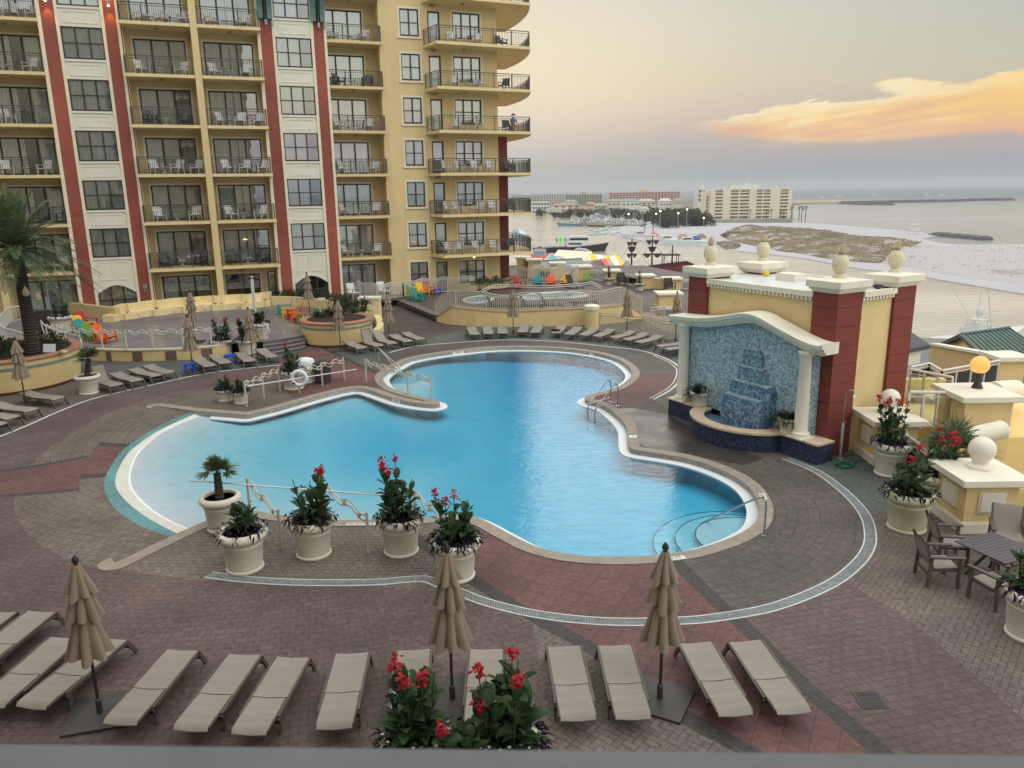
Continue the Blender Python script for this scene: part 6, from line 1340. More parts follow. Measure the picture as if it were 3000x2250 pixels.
tubething('curved_handrail', 'cream curved handrail beside the round planter steps', 'handrail', [G(*Z4(410, 790), TZ) , G(*Z4(410, 790), TZ) + Vector((0, 0, .95)), G(*Z4(440, 800), .5) + Vector((0, 0, .85)), G(*Z4(510, 900), .1) + Vector((.1, 0, .85)), G(*Z4(545, 940), 0) + Vector((0, 0, .7)), G(*Z4(525, 955), 0) + Vector((0, 0, .4)), G(*Z4(525, 955), 0)], .028, m_railp)
tubething('curved_handrail', 'white curved handrail beside the lamp post planters', 'handrail', [G(*Z3(2070, 800), TZ), G(*Z3(2070, 800), TZ) + Vector((0, 0, .9)), G(*Z3(2140, 830), .5) + Vector((0, 0, .85)), G(*Z3(2170, 900), .3) + Vector((0, 0, .7)), G(*Z3(2120, 960), 0) + Vector((0, 0, .7)), G(*Z3(2150, 1000), 0) + Vector((0, 0, .3)), G(*Z3(2150, 1000), 0)], .03, m_rlt)
# ramp rails around the palm planter
t = thing('ramp_railing', 'white curved picket railing on the ramp behind the palm at the left edge', 'railing', G(30, 985, .5)); U = under(t)
lp = resample(smooth_line([G(70, 940, .6), G(30, 948, .6), G(4, 985, .5), G(18, 1008, .45), G(50, 1020, .4), G(85, 1030, .3)], 5), 60); b = MB(); b.tube([p + Vector((0, 0, .95)) for p in lp], .035, 8); b.tube([p + Vector((0, 0, .1)) for p in lp], .02, 6)
for p in lp: b.box(p.x - .012, p.x + .012, p.y - .012, p.y + .012, p.z, p.z + .95)
U(b, 'picket_panel', m_rlt)
tubething('curved_handrail', 'white handrail curving down the ramp in front of the big white planter', 'handrail', [G(*Z2(745, 1050), .6) + Vector((0, 0, .0)), G(*Z2(700, 1050), .6) + Vector((0, 0, .95)), G(*Z2(790, 1130), .6) + Vector((0, 0, .9)), G(*Z2(1050, 1210), .5) + Vector((0, 0, .85)), G(*Z2(1320, 1290), .3) + Vector((0, 0, .85)), G(*Z2(1345, 1340), .2) + Vector((0, 0, .5)), G(*Z2(1340, 1350), .0)], .03, m_rlt)
# hook poles
def rodthing(lab, a, c, r_=.02): b = MB(); b.tube([a, c], r_, 8); b.tube([a, a.lerp(c, .03)], r_ * 1.5, 8); return tag(b.build('rescue_pole', m_white), lab, 'pole')
rodthing('long white rescue pole lying on the near rail above the water', GD(*R3b(120, 348), 18.4), GD(*R3b(1440, 450), 17.0))
rodthing('long white rescue pole along the rail with the life ring', GD(*M4(345, 1192), G(*M4(340, 1360)).y - .05), GD(*M4(1230, 1056), G(*M4(1132, 1140)).y - .15))
# life ring
lr = GD(*M4(765, 1128), G(*M4(768, 1248)).y - .16); t = thing('life_ring', 'white life ring hanging on the wavy rail post', 'life ring', lr); b = MB(); rows = [(.30 * math.cos(2 * math.pi * k / 24), 0, .30 * math.sin(2 * math.pi * k / 24)) for k in range(24)]; b.tube(rows, .075, 10, closed=True); b.build('ring', m_white, t, True)
b = MB(); b.tube([(p[0] * 1.27, .02 * (-1) ** k, p[2] * 1.27) for k, p in enumerate(rows[::2])], .012, 5, closed=True); b.build('grab_rope', m_rlt, t); b = MB(); b.M = Matrix.Translation((-.22, -.07, -.2)) @ Matrix.Rotation(R(90), 4, 'X'); b.lathe([(.05, 0), (.045, .01), (.001, .012)], 10); b.build('round_mark', mat('navy_mark', (.01, .02, .12), .5), t)
# trash bin, lamp post, shower, hose, stool
tb2 = G(*M4(960, 1160)); t = thing('trash_bin', 'round brown litter bin behind the wavy rail', 'bin', tb2); b = MB(); b.lathe([(.34, 0), (.36, .02), (.38, .8), (.40, .82)], 24); b.build('body', mat('brown_bin', L(66, 56, 52), .6, .15, 3, streak=True), t, True); b = MB(); b.lathe([(.40, .82), (.42, .86), (.40, .92), (.26, .94), (.24, .90), (.001, .86)], 24); b.build('lid', m_brz, t, True)
pb = G(757, 1021); t = thing('lamp_post', 'tall square white post with a round lamp beside the terrace planters', 'lamp post', pb); hp_ = hz(pb, 818); b = MB(); b.box(-.065, .065, -.065, .065, .62, hp_); b.build('post', m_rlt, t); b = MB(); b.box(-.18, .18, -.18, .18, 0, .62); b.build('base_block', m_wally, t); b = MB(); b.lathe([(.05, 0), (.05, .06)], 10, (0, 0, hp_)); b.ball((0, 0, hp_ + .10), .09, 12, 8); b.build('lamp_head', m_grey, t, True)
b = MB(); b.bar((-.1, -.1, 1.3), (.12, -.16, 1.3), .04, .2); b.bar((.06, -.14, 1.0), (.12, -.2, 1.0), .04, .25); b.build('bracket', m_brz, t)
sb = G(*R8(1328, 1530)); t = thing('outdoor_shower', 'slim steel outdoor shower post against the red pillar', 'shower', sb); hs_ = hz(sb, R8(0, 1055)[1]); b = MB(); b.lathe([(.12, 0), (.12, .04), (.045, .06), (.045, 1.15), (.03, 1.17)], 14); b.build('base_post', m_grey, t, True); b = MB(); b.tube(smooth_line([(0, 0, 1.1), (0, 0, hs_ - .2), (.05, -.02, hs_), (.18, -.05, hs_ + .02), (.22, -.06, hs_ - .10)], 4), .014, 8); b.lathe([(.02, hs_ - .10), (.06, hs_ - .17), (.001, hs_ - .175)], 10, (.22, -.06, 0)); b.bar((-.1, 0, 1.2), (.1, 0, 1.2), .02, .03); b.build('riser_pipe', m_steel, t, True)
hb_ = G(*R8(1360, 1580)); b = MB(); pts = []
for k in range(70): a = k * .45; r_ = .24 + .02 * math.sin(k * 1.7); pts.append(hb_ + Vector((r_ * math.cos(a), r_ * math.sin(a) * .9, .015 + .0012 * k + .01 * math.sin(k))))
pts += smooth_line([pts[-1], hb_ + Vector((.5, .35, .02)), hb_ + Vector((1.0, .55, .015)), hb_ + Vector((.7, 1.0, .015)), hb_ + Vector((.2, .75, .1)), sb + Vector((.1, .12, .5))], 6); b.tube(pts, .014, 6); tag(b.build('garden_hose', mat('green_hose', L(34, 110, 76), .5), None, True), 'green garden hose coiled at the foot of the red pillar', 'hose')
sp_ = G(*Z4(640, 500), TZ); b = MB(); b.bar(sp_ + Vector((-.16, 0, .0)), sp_ + Vector((-.16, 0, .75)), .05, .05, (0, 1, 0)); b.bar(sp_ + Vector((.16, 0, 0)), sp_ + Vector((.16, 0, .75)), .05, .05, (0, 1, 0)); b.box(sp_.x - .22, sp_.x + .22, sp_.y - .15, sp_.y + .15, sp_.z + .75, sp_.z + .9); tag(b.build('bird_feeder_stand', m_crm), 'small cream stand behind the coloured chairs', 'stand')
dcv = G(*R3(0, 0)) if False else G(1880 * 1.3562, 1513 * 1.3562); b = MB(); b.box(dcv.x - .22, dcv.x + .22, dcv.y - .22, dcv.y + .22, .001, .012); b.mi = 1
for k in range(8): b.box(dcv.x - .18, dcv.x + .18, dcv.y - .19 + k * .05, dcv.y - .165 + k * .05, .012, .016)
tag(b.build('drain_cover', [m_plate, m_pole]), 'square metal drain cover set in the red paving at the right', 'drain cover')
sg = G(*Z2(800, 1300), hp1 - .05); t = thing('garden_sign', 'small blank white slanted plaque in the palm planter', 'sign', sg); b = MB(); b.bar((0, 0, .05), (0, .12, .40), .55, .02, (0, -1, .3)); b.build('plate', m_white, t); b = MB(); b.box(-.05, .05, .12, .2, 0, .3); b.build('stake', m_brz, t)
b = MB(); q = G(*Z2(1030, 1280), hp1 + .0); b.ball((q.x, q.y, q.z), .16, 10, 7, (1.2, .8, .7)); tag(b.build('stone', m_stone, None, True), 'pale rounded stone lying on the rim of the palm planter', 'stone')
bx = G(*Z2(660, 930), TZ); b = MB(); b.box(bx.x - .6, bx.x + .6, bx.y - .3, bx.y + .3, TZ, TZ + 1.15); b.box(bx.x - .63, bx.x + .63, bx.y - .33, bx.y + .33, TZ + 1.151, TZ + 1.2); tag(b.build('dark_cabinet', m_plate), 'dark cabinet behind the palm trunk on the left terrace', 'cabinet')
# ---------------------------------------------------------------- depth marks on the coping
m_ink = mat('black_paint', (.012, .012, .014), .6); m_wtile = mat('white_tile', L(214, 214, 208), .4, .04, 4)
def textobj(s, M, size, par):
    cu = bpy.data.curves.new('lettering', 'FONT'); cu.body = s; cu.size = size; cu.align_x = 'CENTER'; cu.align_y = 'CENTER'; cu.extrude = .001
    o = bpy.data.objects.new('tmp', cu); sc.collection.objects.link(o); me = bpy.data.meshes.new_from_object(o.evaluated_get(bpy.context.evaluated_depsgraph_get())); bpy.data.objects.remove(o)
    me.materials.append(m_ink); o = bpy.data.objects.new('lettering', me); sc.collection.objects.link(o); o.parent = par; o.matrix_local = M; return o
def mark(lab, px, py, txt, vertical=False, W_=.5, Hh=.2, flip=False, sz=.15):
    z = -.085 if vertical else .023
    if vertical:
        k = min(range(1, len(pool_line) - 1), key=lambda i_: (Vector(proj(pool_line[i_] + Vector((0, 0, -.08)))) - Vector((px, py))).length); p = pool_line[k]; d_ = (pool_line[k + 1] - pool_line[k - 1]).normalized()
        if d_.x < 0: d_ = -d_
        up = Vector((0, 0, 1)); nn = d_.cross(up); o_ = p + Vector((0, 0, z)) + nn * .006
    else:
        o_ = G(px, py, z); k = min(range(1, len(pool_line) - 1), key=lambda i_: (pool_line[i_] - o_).length); d_ = (pool_line[k + 1] - pool_line[k - 1]).normalized()
        if (d_.x < 0) != flip: d_ = -d_
        up = Vector((0, 0, 1)).cross(d_); nn = Vector((0, 0, 1))
    Mx = Matrix((d_, up, nn)).transposed().to_4x4(); Mx.translation = o_
    t = thing('depth_marker', lab, 'pool marking', o_); t.rotation_euler = Mx.to_euler()
    b = MB(); b.box(-W_ / 2, W_ / 2, -Hh / 2, Hh / 2, 0.0005, .002); b.build('tile', m_wtile, t); textobj(txt, Matrix.Translation((0, 0, .0035)), sz, t); return t
for a in (('NO ENTRY marking on the near coping', *R3b(1215, 630), 'NO ENTRY', False, .62, .15, False, .12), ('FT depth marking on the near coping beside NO ENTRY', *R3b(1330, 630), '2 FT', False, .34, .15, False, .14), ('3 FT marking on the wall of the far pool lobe', *M5(388, 922), '3 FT', True, .62, .17, False, .17), ('2 FT marking on the side of the narrow pool tongue', *Z7b(1603, 745), '2 FT', True, .5, .17, False, .17), ('depth marking at the right of the far pool lobe', *M5(1488, 952), '3 FT', True, .5, .16, False, .15), ('FT marking on the coping near the step handrail', *R8b(868, 195), '3 FT', False, .42, .17, False, .16), ('FT marking on the coping by the right front umbrella', *R6b(1065, 188), '3 FT', False, .42, .16, False, .14), ('small white symbol tile on the coping opposite the fountain', *R5c(567, 843), 'o', False, .26, .26, False, .16)): mark(*a)
# ---------------------------------------------------------------- plants
def leafmat(name, c, var=.35, rough=.5, tr=.25):
    m, nt, b_ = newmat(name); g = N(nt, 'ShaderNodeNewGeometry'); tcn = N(nt, 'ShaderNodeTexCoord')
    n = N(nt, 'ShaderNodeTexNoise', i={'Vector': tcn.outputs['Object'], 'Scale': 7.0, 'Detail': 3.0})
    f = mth(nt, 'ADD', mth(nt, 'MULTIPLY', g.outputs['Random Per Island'], .6), mth(nt, 'MULTIPLY', n.outputs['Fac'], .4))
    col = ramp(nt, f, [(.15, tuple(x * (1 - var) for x in c)), (.5, c), (.85, tuple(min(1, x * (1 + var * 1.3)) for x in c))])
    nt.links.new(col, b_.inputs['Base Color']); b_.inputs['Roughness'].default_value = rough; b_.inputs['Specular IOR Level'].default_value = .25
    td = N(nt, 'ShaderNodeBsdfTranslucent', i={0: col}); mx_ = N(nt, 'ShaderNodeMixShader', i={0: tr, 1: b_.outputs[0], 2: td.outputs[0]}); nt.links.new(mx_.outputs[0], nt.nodes['Material Output'].inputs[0]); return m
m_canna = leafmat('canna_leaf', (.040, .085, .032), .4, .4); m_purp = leafmat('purple_trailer', (.014, .008, .022), .5, .9, .1); m_redf = leafmat('red_petal', (.46, .022, .040), .4, .6, .35); m_deadf = leafmat('faded_petal', (.06, .022, .026), .4, .8)
m_wfl = leafmat('white_petal', (.75, .75, .72), .1, .6); m_imp = leafmat('small_green_leaf', (.045, .090, .030), .4); m_shr = leafmat('shrub_leaf', (.030, .055, .022), .45); m_grs = leafmat('strap_leaf', (.050, .080, .038), .4)
m_palm = leafmat('palm_leaf', (.11, .15, .075), .45, .5); m_palmd = leafmat('dry_palm_leaf', (.14, .11, .06), .3, .8); m_fern = leafmat('fern_leaf', (.022, .045, .018), .4)
m_trunk = mat('palm_trunk', (.060, .048, .038), .95, .35, 12, .6, 30); m_pot = mat('white_glazed_pot', L(220, 216, 202), .55, .06, 2.5, .15, 50, dirt=.22); m_potst = mat('stained_white_pot', L(196, 194, 166), .65, .12, 2.0, .15, 50, dirt=.5); m_stem = mat('green_stem', (.05, .085, .03), .6)
def blade(b, base, d, up, ln, wd, droop, seg=4, fold=0.0):
    seg = max(2, seg)
    d = d.normalized(); side = d.cross(up)
    if side.length < 1e-3: side = d.cross(Vector((1, 0, 0)))
    side.normalize(); rows = []
    for k in range(seg + 1):
        t = k / seg; p = base + d * ln * t + Vector((0, 0, -droop * ln * t * t)); w_ = wd * (math.sin(math.pi * min(1, .08 + .92 * t ** .8)) ** .8) * .5 + .002
        if fold: rows.append([p - side * w_ + up * fold * w_, p, p + side * w_ + up * fold * w_])
        else: rows.append([p - side * w_, p + side * w_])
    b.loft(rows)
def pot(t, h=.92, r=.52, m_=None):
    m_ = m_ or m_pot; b = MB(); b.lathe([(r * .72, 0), (r * .755, .02), (r * .755, .06), (r * .71, .08), (r * .79, h * .64), (r * .82, h * .66), (r * .82, h * .69), (r * .80, h * .71), (r * .84, h * .78)], 28); b.build('pot', m_, t, True)
    b = MB(); b.lathe([(r * .84, h * .775), (r * .94, h * .79), (r * 1.01, h * .84), (r * 1.03, h * .89), (r * 1.0, h * .95), (r * .92, h * .99), (r * .84, h), (r * .77, h * .98), (r * .75, h * .9)], 28); b.build('pot_rim', m_, t, True)
    b = MB(); b.lathe([(.001, h * .90), (r * .76, h * .90)], 20); b.build('soil', m_soil, t)
def rv_(r, el0, el1, a=None):
    a = r.uniform(0, 6.283) if a is None else a; e = R(r.uniform(el0, el1)); return Vector((math.cos(a) * math.cos(e), math.sin(a) * math.cos(e), math.sin(e)))
def canna(seed, h=.92, r0=.52, nst=9, ht=1.25, nfl=4, white=0, dead=1, purple=300, m_=None, lab='x', lf=.46):
    r = random.Random(seed); t = thing('potted_canna', lab, 'potted plant', (0, 0, 0), 0, 'white pots of red canna'); pot(t, h, r0, m_); Z = h * .9
    b = MB(); FLW = []; df = MB(); st = MB()
    for k in range(nst):
        a = r.uniform(0, 6.283); rad = r0 * .5 * math.sqrt(r.random()); p0 = Vector((rad * math.cos(a), rad * math.sin(a), Z)); lean = Vector((math.cos(a) * .16, math.sin(a) * .16, 0)) * r.uniform(.3, 1.3)
        H_ = ht * r.uniform(.6, .92) if k >= nfl else ht * r.uniform(.9, 1.1); top = p0 + lean * H_ + Vector((0, 0, H_)); st.tube([p0, p0.lerp(top, .5) + lean * .05, top], [.016, .013, .009], 6)
        nl = 7
        for j in range(nl):
            f = .12 + .72 * j / nl; q = p0.lerp(top, f); el = 32 + 34 * f; d_ = rv_(r, el - 12, el + 14, a + j * 2.4 + r.uniform(-.5, .5)); blade(b, q, d_, Vector((0, 0, 1)), lf * r.uniform(.75, 1.2) * (1 - .25 * f), .155 * lf / .46 * r.uniform(.8, 1.2), r.uniform(.15, .5), 5, .35)
        fl = MB() if k < nfl else None; tgt = fl if k < nfl else (df if k < nfl + dead else None)
        if tgt is not None:
            if fl: FLW.append(fl)
            for j in range(30 if tgt is fl else 10):
                c = top + Vector((r.gauss(0, .032), r.gauss(0, .032), r.uniform(-.10, .09))); blade(tgt, c, rv_(r, -10, 80), Vector((0, 0, 1)), r.uniform(.055, .10), .065, .45, 2)
    st.build('stems', m_stem, t); b.build('leaves', m_canna, t, False, False)
    for fl in FLW: fl.build('red_flower', m_redf, t, False, False)
    if df.f: df.build('faded_flowers', m_deadf, t, False, False)
    b = MB()
    for k in range(purple):
        a = r.uniform(0, 6.283); rad = r0 * r.uniform(.5, 1.06); z = Z + .12 * r.random() - max(0, rad - r0 * .95) * .8 + .06; blade(b, Vector((rad * math.cos(a), rad * math.sin(a), z)), rv_(r, -35, 60, a + r.gauss(0, .8)), Vector((0, 0, 1)), r.uniform(.09, .17), .042, .6, 2)
    if purple: b.build('purple_trailer', m_purp, t, False, False)
    if white:
        b = MB(); w_ = MB(); a0 = r.uniform(0, 6)
        for k in range(white):
            a = a0 + r.gauss(0, 1.1); rad = r0 * r.uniform(.5, 1.05); c = Vector((rad * math.cos(a), rad * math.sin(a), Z + r.uniform(.02, .22)))
            for j in range(5): blade(b, c + Vector((r.gauss(0, .03), r.gauss(0, .03), 0)), rv_(r, 0, 60), Vector((0, 0, 1)), .07, .045, .2, 2)
            if k % 3 == 0:
                for j in range(5): blade(w_, c + Vector((0, 0, .05)), rv_(r, 10, 40, j * 1.257), Vector((0, 0, 1)), .028, .026, 0, 1)
        b.build('small_leaves', m_imp, t, False, False); w_.build('white_flowers', m_wfl, t, False, False)
    return t
def put(t, p, rz=0.0): t.location = p; t.rotation_euler = (0, 0, rz); return t
put(canna(1, .95, .55, 5, .75, 0, dead=2, purple=160, lab='white pot with a sparse small canna, nearest the beach entry', lf=.42), G(719, 1664), .4)
put(canna(2, .92, .54, 11, 1.25, 4, dead=2, white=20, purple=320, lab='white pot of tall red canna between the left and middle near rails'), G(920, 1623), 1.0)
put(canna(3, .92, .54, 12, 1.32, 5, dead=1, purple=300, lab='white pot of the tallest red canna at the right near rail'), G(1176, 1616), 2.2)
put(canna(4, .90, .56, 9, 1.10, 3, dead=1, purple=420, lab='white pot of red canna just behind the middle front umbrella'), G(1336, 1687), 0.1)
put(canna(5, 1.0, .55, 10, 1.30, 6, dead=1, purple=320, lab='white pot of red canna beside the stone ball pier at the fountain'), G(2604, 1388), 0.4)
put(canna(6, .95, .52, 11, 1.15, 6, dead=0, purple=120, lab='white pot of red canna behind the two front pots near the ball pier'), G(2735, 1485), 1.4)
put(canna(7, 1.0, .60, 10, 1.05, 2, dead=2, white=40, purple=330, m_=m_potst, lab='stained white pot of canna beside the dining chairs'), G(2655, 1547), 2.0)
put(canna(8, .95, .52, 9, 1.0, 0, dead=0, purple=320, lab='white pot with green canna cut by the right edge'), G(3012, 1862), 1.0)
g1 = G(1222, 2160, .92); g2 = G(1478, 2165, .92); g3 = G(1352, 2235, .92)
put(canna(9, .92, .52, 12, 1.22, 3, dead=1, white=90, purple=300, lab='left red canna of the three in the foreground', lf=.50), (g1.x, g1.y, 0), .5)
put(canna(10, .92, .54, 13, 1.28, 3, dead=0, white=90, purple=420, lab='right red canna of the three in the foreground', lf=.50), (g2.x, g2.y, 0), 3.9)
put(canna(11, .92, .48, 7, .80, 2, dead=0, white=40, purple=160, lab='lower red canna between the two taller foreground ones', lf=.42), (g3.x, g3.y, 0), 1.2)
pc = Placer(canna(12, .78, .60, 11, 1.15, 5, dead=0, white=20, purple=260, lab='white pot of red canna at the terrace wall, left of the lamp post')); pc(G(655, 1036), .3); pc(G(727, 1035), 2.4, 'white pot of red canna at the terrace wall, behind the umbrella by the lamp post')
put(canna(13, .85, .50, 9, 1.0, 0, dead=1, purple=240, lab='white pot of green canna on the terrace right of the lamp post'), G(765, 991, TZ), 1.0)
put(canna(14, .82, .55, 10, 1.1, 2, dead=0, purple=300, lab='white pot of canna beside the life ring'), G(862, 1138), 1.7)
ps_ = Placer(canna(15, .50, .36, 7, .60, 1, dead=1, purple=240, lab='small white planter, left of two at the inner pool corner', lf=.32)); ps_(G(660, 1174), .2); ps_(G(707, 1181), 2.6, 'small white planter, right of two at the inner pool corner')
put(canna(16, .95, .68, 9, .95, 0, dead=1, white=20, purple=220, lab='big white pot with dark canna on the terrace beside the palm trunk'), G(182, 972, TZ), .8)
dq = G(757, 868, TZ); put(canna(17, .6, .4, 8, 1.1, 6, dead=0, purple=0, lab='red canna beside the dark hotel entrance behind the seat wall'), (dq.x, dq.y, TZ), .8)
t = thing('white_pot', 'white pot with a rounded white cover behind the life ring canna', 'pot', G(899, 1120)); pot(t, .8, .42); b = MB(); b.lathe([(.40, .74), (.43, .9), (.36, 1.05), (.2, 1.12), (.001, 1.14)], 20); b.build('cover', m_white, t, True)
# fan palms
def fan(b, c, d, r, L_=.55, n=26, spread=2.6):
    d = d.normalized(); side = d.cross(Vector((0, 0, 1)))
    if side.length < .05: side = Vector((1, 0, 0))
    side.normalize(); nrm = side.cross(d)
    for k in range(n):
        a = (k / (n - 1) - .5) * spread * 2 * .55; dd = d * math.cos(a) + side * math.sin(a); blade(b, c, dd + nrm * r.uniform(-.05, .1), nrm, L_ * r.uniform(.85, 1.1) * (1 - .18 * abs(a) / 1.5), .034, r.uniform(.1, .4), 3)
def fanpalm(t, z0, ht, seed, nf=16, L_=.55, tr=.085, droop=(-20, 85), stalk=.35, lean=(0, 0)):
    r = random.Random(seed); b = MB(); prof = []; n = 14; rows = []
    for k in range(n):
        f = k / (n - 1); rr = tr * (1.15 - .25 * f) * (1 + .16 * (k % 2)); rows.append([(lean[0] * f + rr * math.cos(i_ * .6283), lean[1] * f + rr * math.sin(i_ * .6283), z0 + ht * f) for i_ in range(10)])
    b.loft(rows, closed=True); b.build('trunk', m_trunk, t)
    b = MB(); top = Vector((lean[0], lean[1], z0 + ht)); st = MB()
    for k in range(nf):
        d_ = rv_(r, *droop, a=k * 2.399 + r.uniform(-.2, .2)); p = top + d_ * stalk * r.uniform(.8, 1.15); st.tube([top, p], .009, 5); fan(b, p, d_ + Vector((0, 0, -.1)), r, L_ * r.uniform(.85, 1.1))
    st.build('leaf_stalks', m_stem, t); b.build('fan_leaves', m_palm, t, False, False)
t = thing('potted_fan_palm', 'small fan palm in a big white pot at the near pool corner', 'potted palm', G(654, 1549)); pot(t, .92, .50); fanpalm(t, .82, .66, 5, 14, .40, .09, (0, 85), .2)
t = thing('potted_fan_palm', 'leaning fan palm in a white pot by the left loungers', 'potted palm', G(262, 1152)); pot(t, .82, .52); fanpalm(t, .72, .80, 6, 14, .52, .10, (-15, 80), .22, (.18, 0))
fpz = G(2790, 1395, .3); t = thing('fan_palm', 'large fan palm behind the red cannas at the right balustrade', 'palm', (fpz.x, fpz.y, 0)); b = MB(); fanpalm(t, -.5, 1.35, 9, 34, .75, .14, (-35, 88), .55)
for px, py, s, lb, z in ((*Z6(812, 372), 31, 'spiky potted shrub left of the pyramid skylight', RZ_), (*Z6(1205, 445), 32, 'spiky potted shrub right of the pyramid skylight', RZ_)):
    t = thing('potted_shrub', lb, 'potted plant', G(px, py, z), 0, 'spiky potted shrubs on the right terrace'); pot(t, .55, .42); r = random.Random(s); b = MB()
    for k in range(120): f = r.random(); blade(b, Vector((0, 0, .5 + 1.0 * f)), rv_(r, 5, 60), Vector((0, 0, 1)), .5 * (1 - .5 * f), .07, .3, 2)
    b.build('leaves', m_shr, t, False, False)
    b = MB()
    for k in range(120): a = r.uniform(0, 6.28); blade(b, Vector((.42 * math.cos(a), .42 * math.sin(a), .5)), rv_(r, -30, 40, a), Vector((0, 0, 1)), .16, .05, .4, 2)
    b.build('purple_trailer', m_purp, t, False, False)
# ferns on the fountain ledges
fe = None
for (x_, y_, lb) in ((-4.95, -.52, 'fern in a white bowl on the left fountain ledge'), (-1.02, -.5, 'fern in a white bowl on the right fountain ledge')):
    q = BC + FX * x_ + FYv * y_ + Vector((0, 0, .66)); t = thing('potted_fern', lb, 'potted plant', q, 0, 'ferns on the fountain ledges'); pot(t, .50, .35); r = random.Random(int(x_ * 10)); b = MB()
    for k in range(46):
        d_ = rv_(r, 10, 75); L_ = r.uniform(.5, .8); base = Vector((0, 0, .42))
        for j in range(9):
            f = j / 9; p = base + d_ * L_ * f + Vector((0, 0, -.35 * L_ * f * f * 1.6))
            for s in (-1, 1): sd = d_.cross(Vector((0, 0, 1))).normalized() * s; blade(b, p, sd + d_ * .5, Vector((0, 0, 1)), .17 * (1 - .5 * f), .055, .3, 1)
    b.build('fronds', m_fern, t, False, False)
# tall date palm
pb = G(*Z2(545, 1300), hp1 - .06); pb = Vector((pb.x, pb.y, 0)); zc_ = hz(pb, 722)
t = thing('date_palm', 'tall feathery date palm growing from the round planter at the left edge', 'palm', pb); b = MB(); rows = []; n = 110
for k in range(n):
    f = k / (n - 1); rr = (.27 - .05 * min(1, f * 4) + (.13 * max(0, f - .86) / .14)) * (1 + .06 * (k % 2)); rows.append([((rr + .03 * ((i_ * 3 + k) % 3)) * math.cos(i_ * math.pi / 9), (rr + .03 * ((i_ * 3 + k) % 3)) * math.sin(i_ * math.pi / 9), hp1 - .2 + (zc_ - hp1 + .2) * f) for i_ in range(18)])
b.loft(rows, closed=True); b.build('trunk', m_trunk, t)
r = random.Random(4); b = MB(); ra = MB()
for k in range(74):
    el = -26 + 110 * ((k + .5) / 74) ** .85; d_ = rv_(r, el - 6, el + 6, k * 2.399); L_ = r.uniform(2.9, 3.5); top = Vector((0, 0, zc_ - .1)); pts = []
    for j in range(13): f = j / 12; pts.append(top + d_ * L_ * f + Vector((0, 0, -(.10 + .40 * max(0, math.cos(R(el)))) * L_ * f * f)))
    ra.tube(pts, [.028 - .022 * j / 12 for j in range(13)], 4)
    for j in range(44):
        f = .12 + .88 * j / 44; i_ = min(11, int(f * 12)); p = pts[i_].lerp(pts[i_ + 1], f * 12 - i_); tg = (pts[i_ + 1] - pts[i_]).normalized(); sd = tg.cross(Vector((0, 0, 1)))
        if sd.length < .05: sd = Vector((1, 0, 0))
        sd.normalize(); un = sd.cross(tg)
        for s in (-1, 1): blade(b, p, sd * s + tg * .75 + un * .28 * r.uniform(.4, 1.4), un, .48 * math.sin(math.pi * min(1, .18 + .78 * f)) * r.uniform(.85, 1.1), .034, .22, 2)
ra.build('frond_ribs', m_stem, t); b.build('fronds', m_palm, t, False, False)
m_bag = mat('pale_husk', L(196, 180, 150), .8, .1, 8)
for (zx, zy) in ((410, 305), (585, 385)):
    dz_ = hz(pb + Vector((0, -.4, 0)), Z2(0, zy)[1]); xo = (Z2(zx, 0)[0] - proj(pb + Vector((0, -.4, dz_)))[0]) / 62; b = MB(); b.M = Matrix.Translation((xo, -.42, dz_)); b.lathe([(.001, -.22), (.12, -.16), (.15, -.04), (.10, .10), (.03, .2), (.01, .3)], 12); b.build('hanging_light', m_bag, t, True)
# shrubs and hedge
def shrub(seed, rx, rz_, n, m_, lf=.09, kind='leaf'):
    r = random.Random(seed); t = thing('shrub', 'x', 'shrub'); b = MB()
    if kind == 'leaf':
        for k in range(n):
            d_ = rv_(r, -5, 88); rad = r.random() ** .35; p = Vector((d_.x * rx * rad, d_.y * rx * rad, d_.z * rz_ * rad * (1 + .15 * math.sin(d_.x * 7 + d_.y * 5)))); blade(b, p, d_ + rv_(r, -40, 60) * .8, rv_(r, 0, 90), lf * r.uniform(.7, 1.3), lf * .6, .2, 2)
    else:
        for k in range(n): a = r.uniform(0, 6.28); blade(b, Vector((r.gauss(0, rx * .15), r.gauss(0, rx * .15), 0)), rv_(r, 30, 86, a), Vector((0, 0, 1)), rz_ * r.uniform(.7, 1.25), .045, r.uniform(.4, 1.0), 4)
    b.build('foliage', m_, t, False, False)
    b = MB(); b.tube([(0, 0, -.1), (.02, 0, rz_ * .6)], .03, 5); b.build('stem', m_trunk, t); return Placer(t)
sh1 = shrub(1, .55, .60, 420, m_shr); sh2 = shrub(2, .5, .75, 110, m_grs, kind='strap'); sh3 = shrub(3, .7, .45, 420, m_imp)
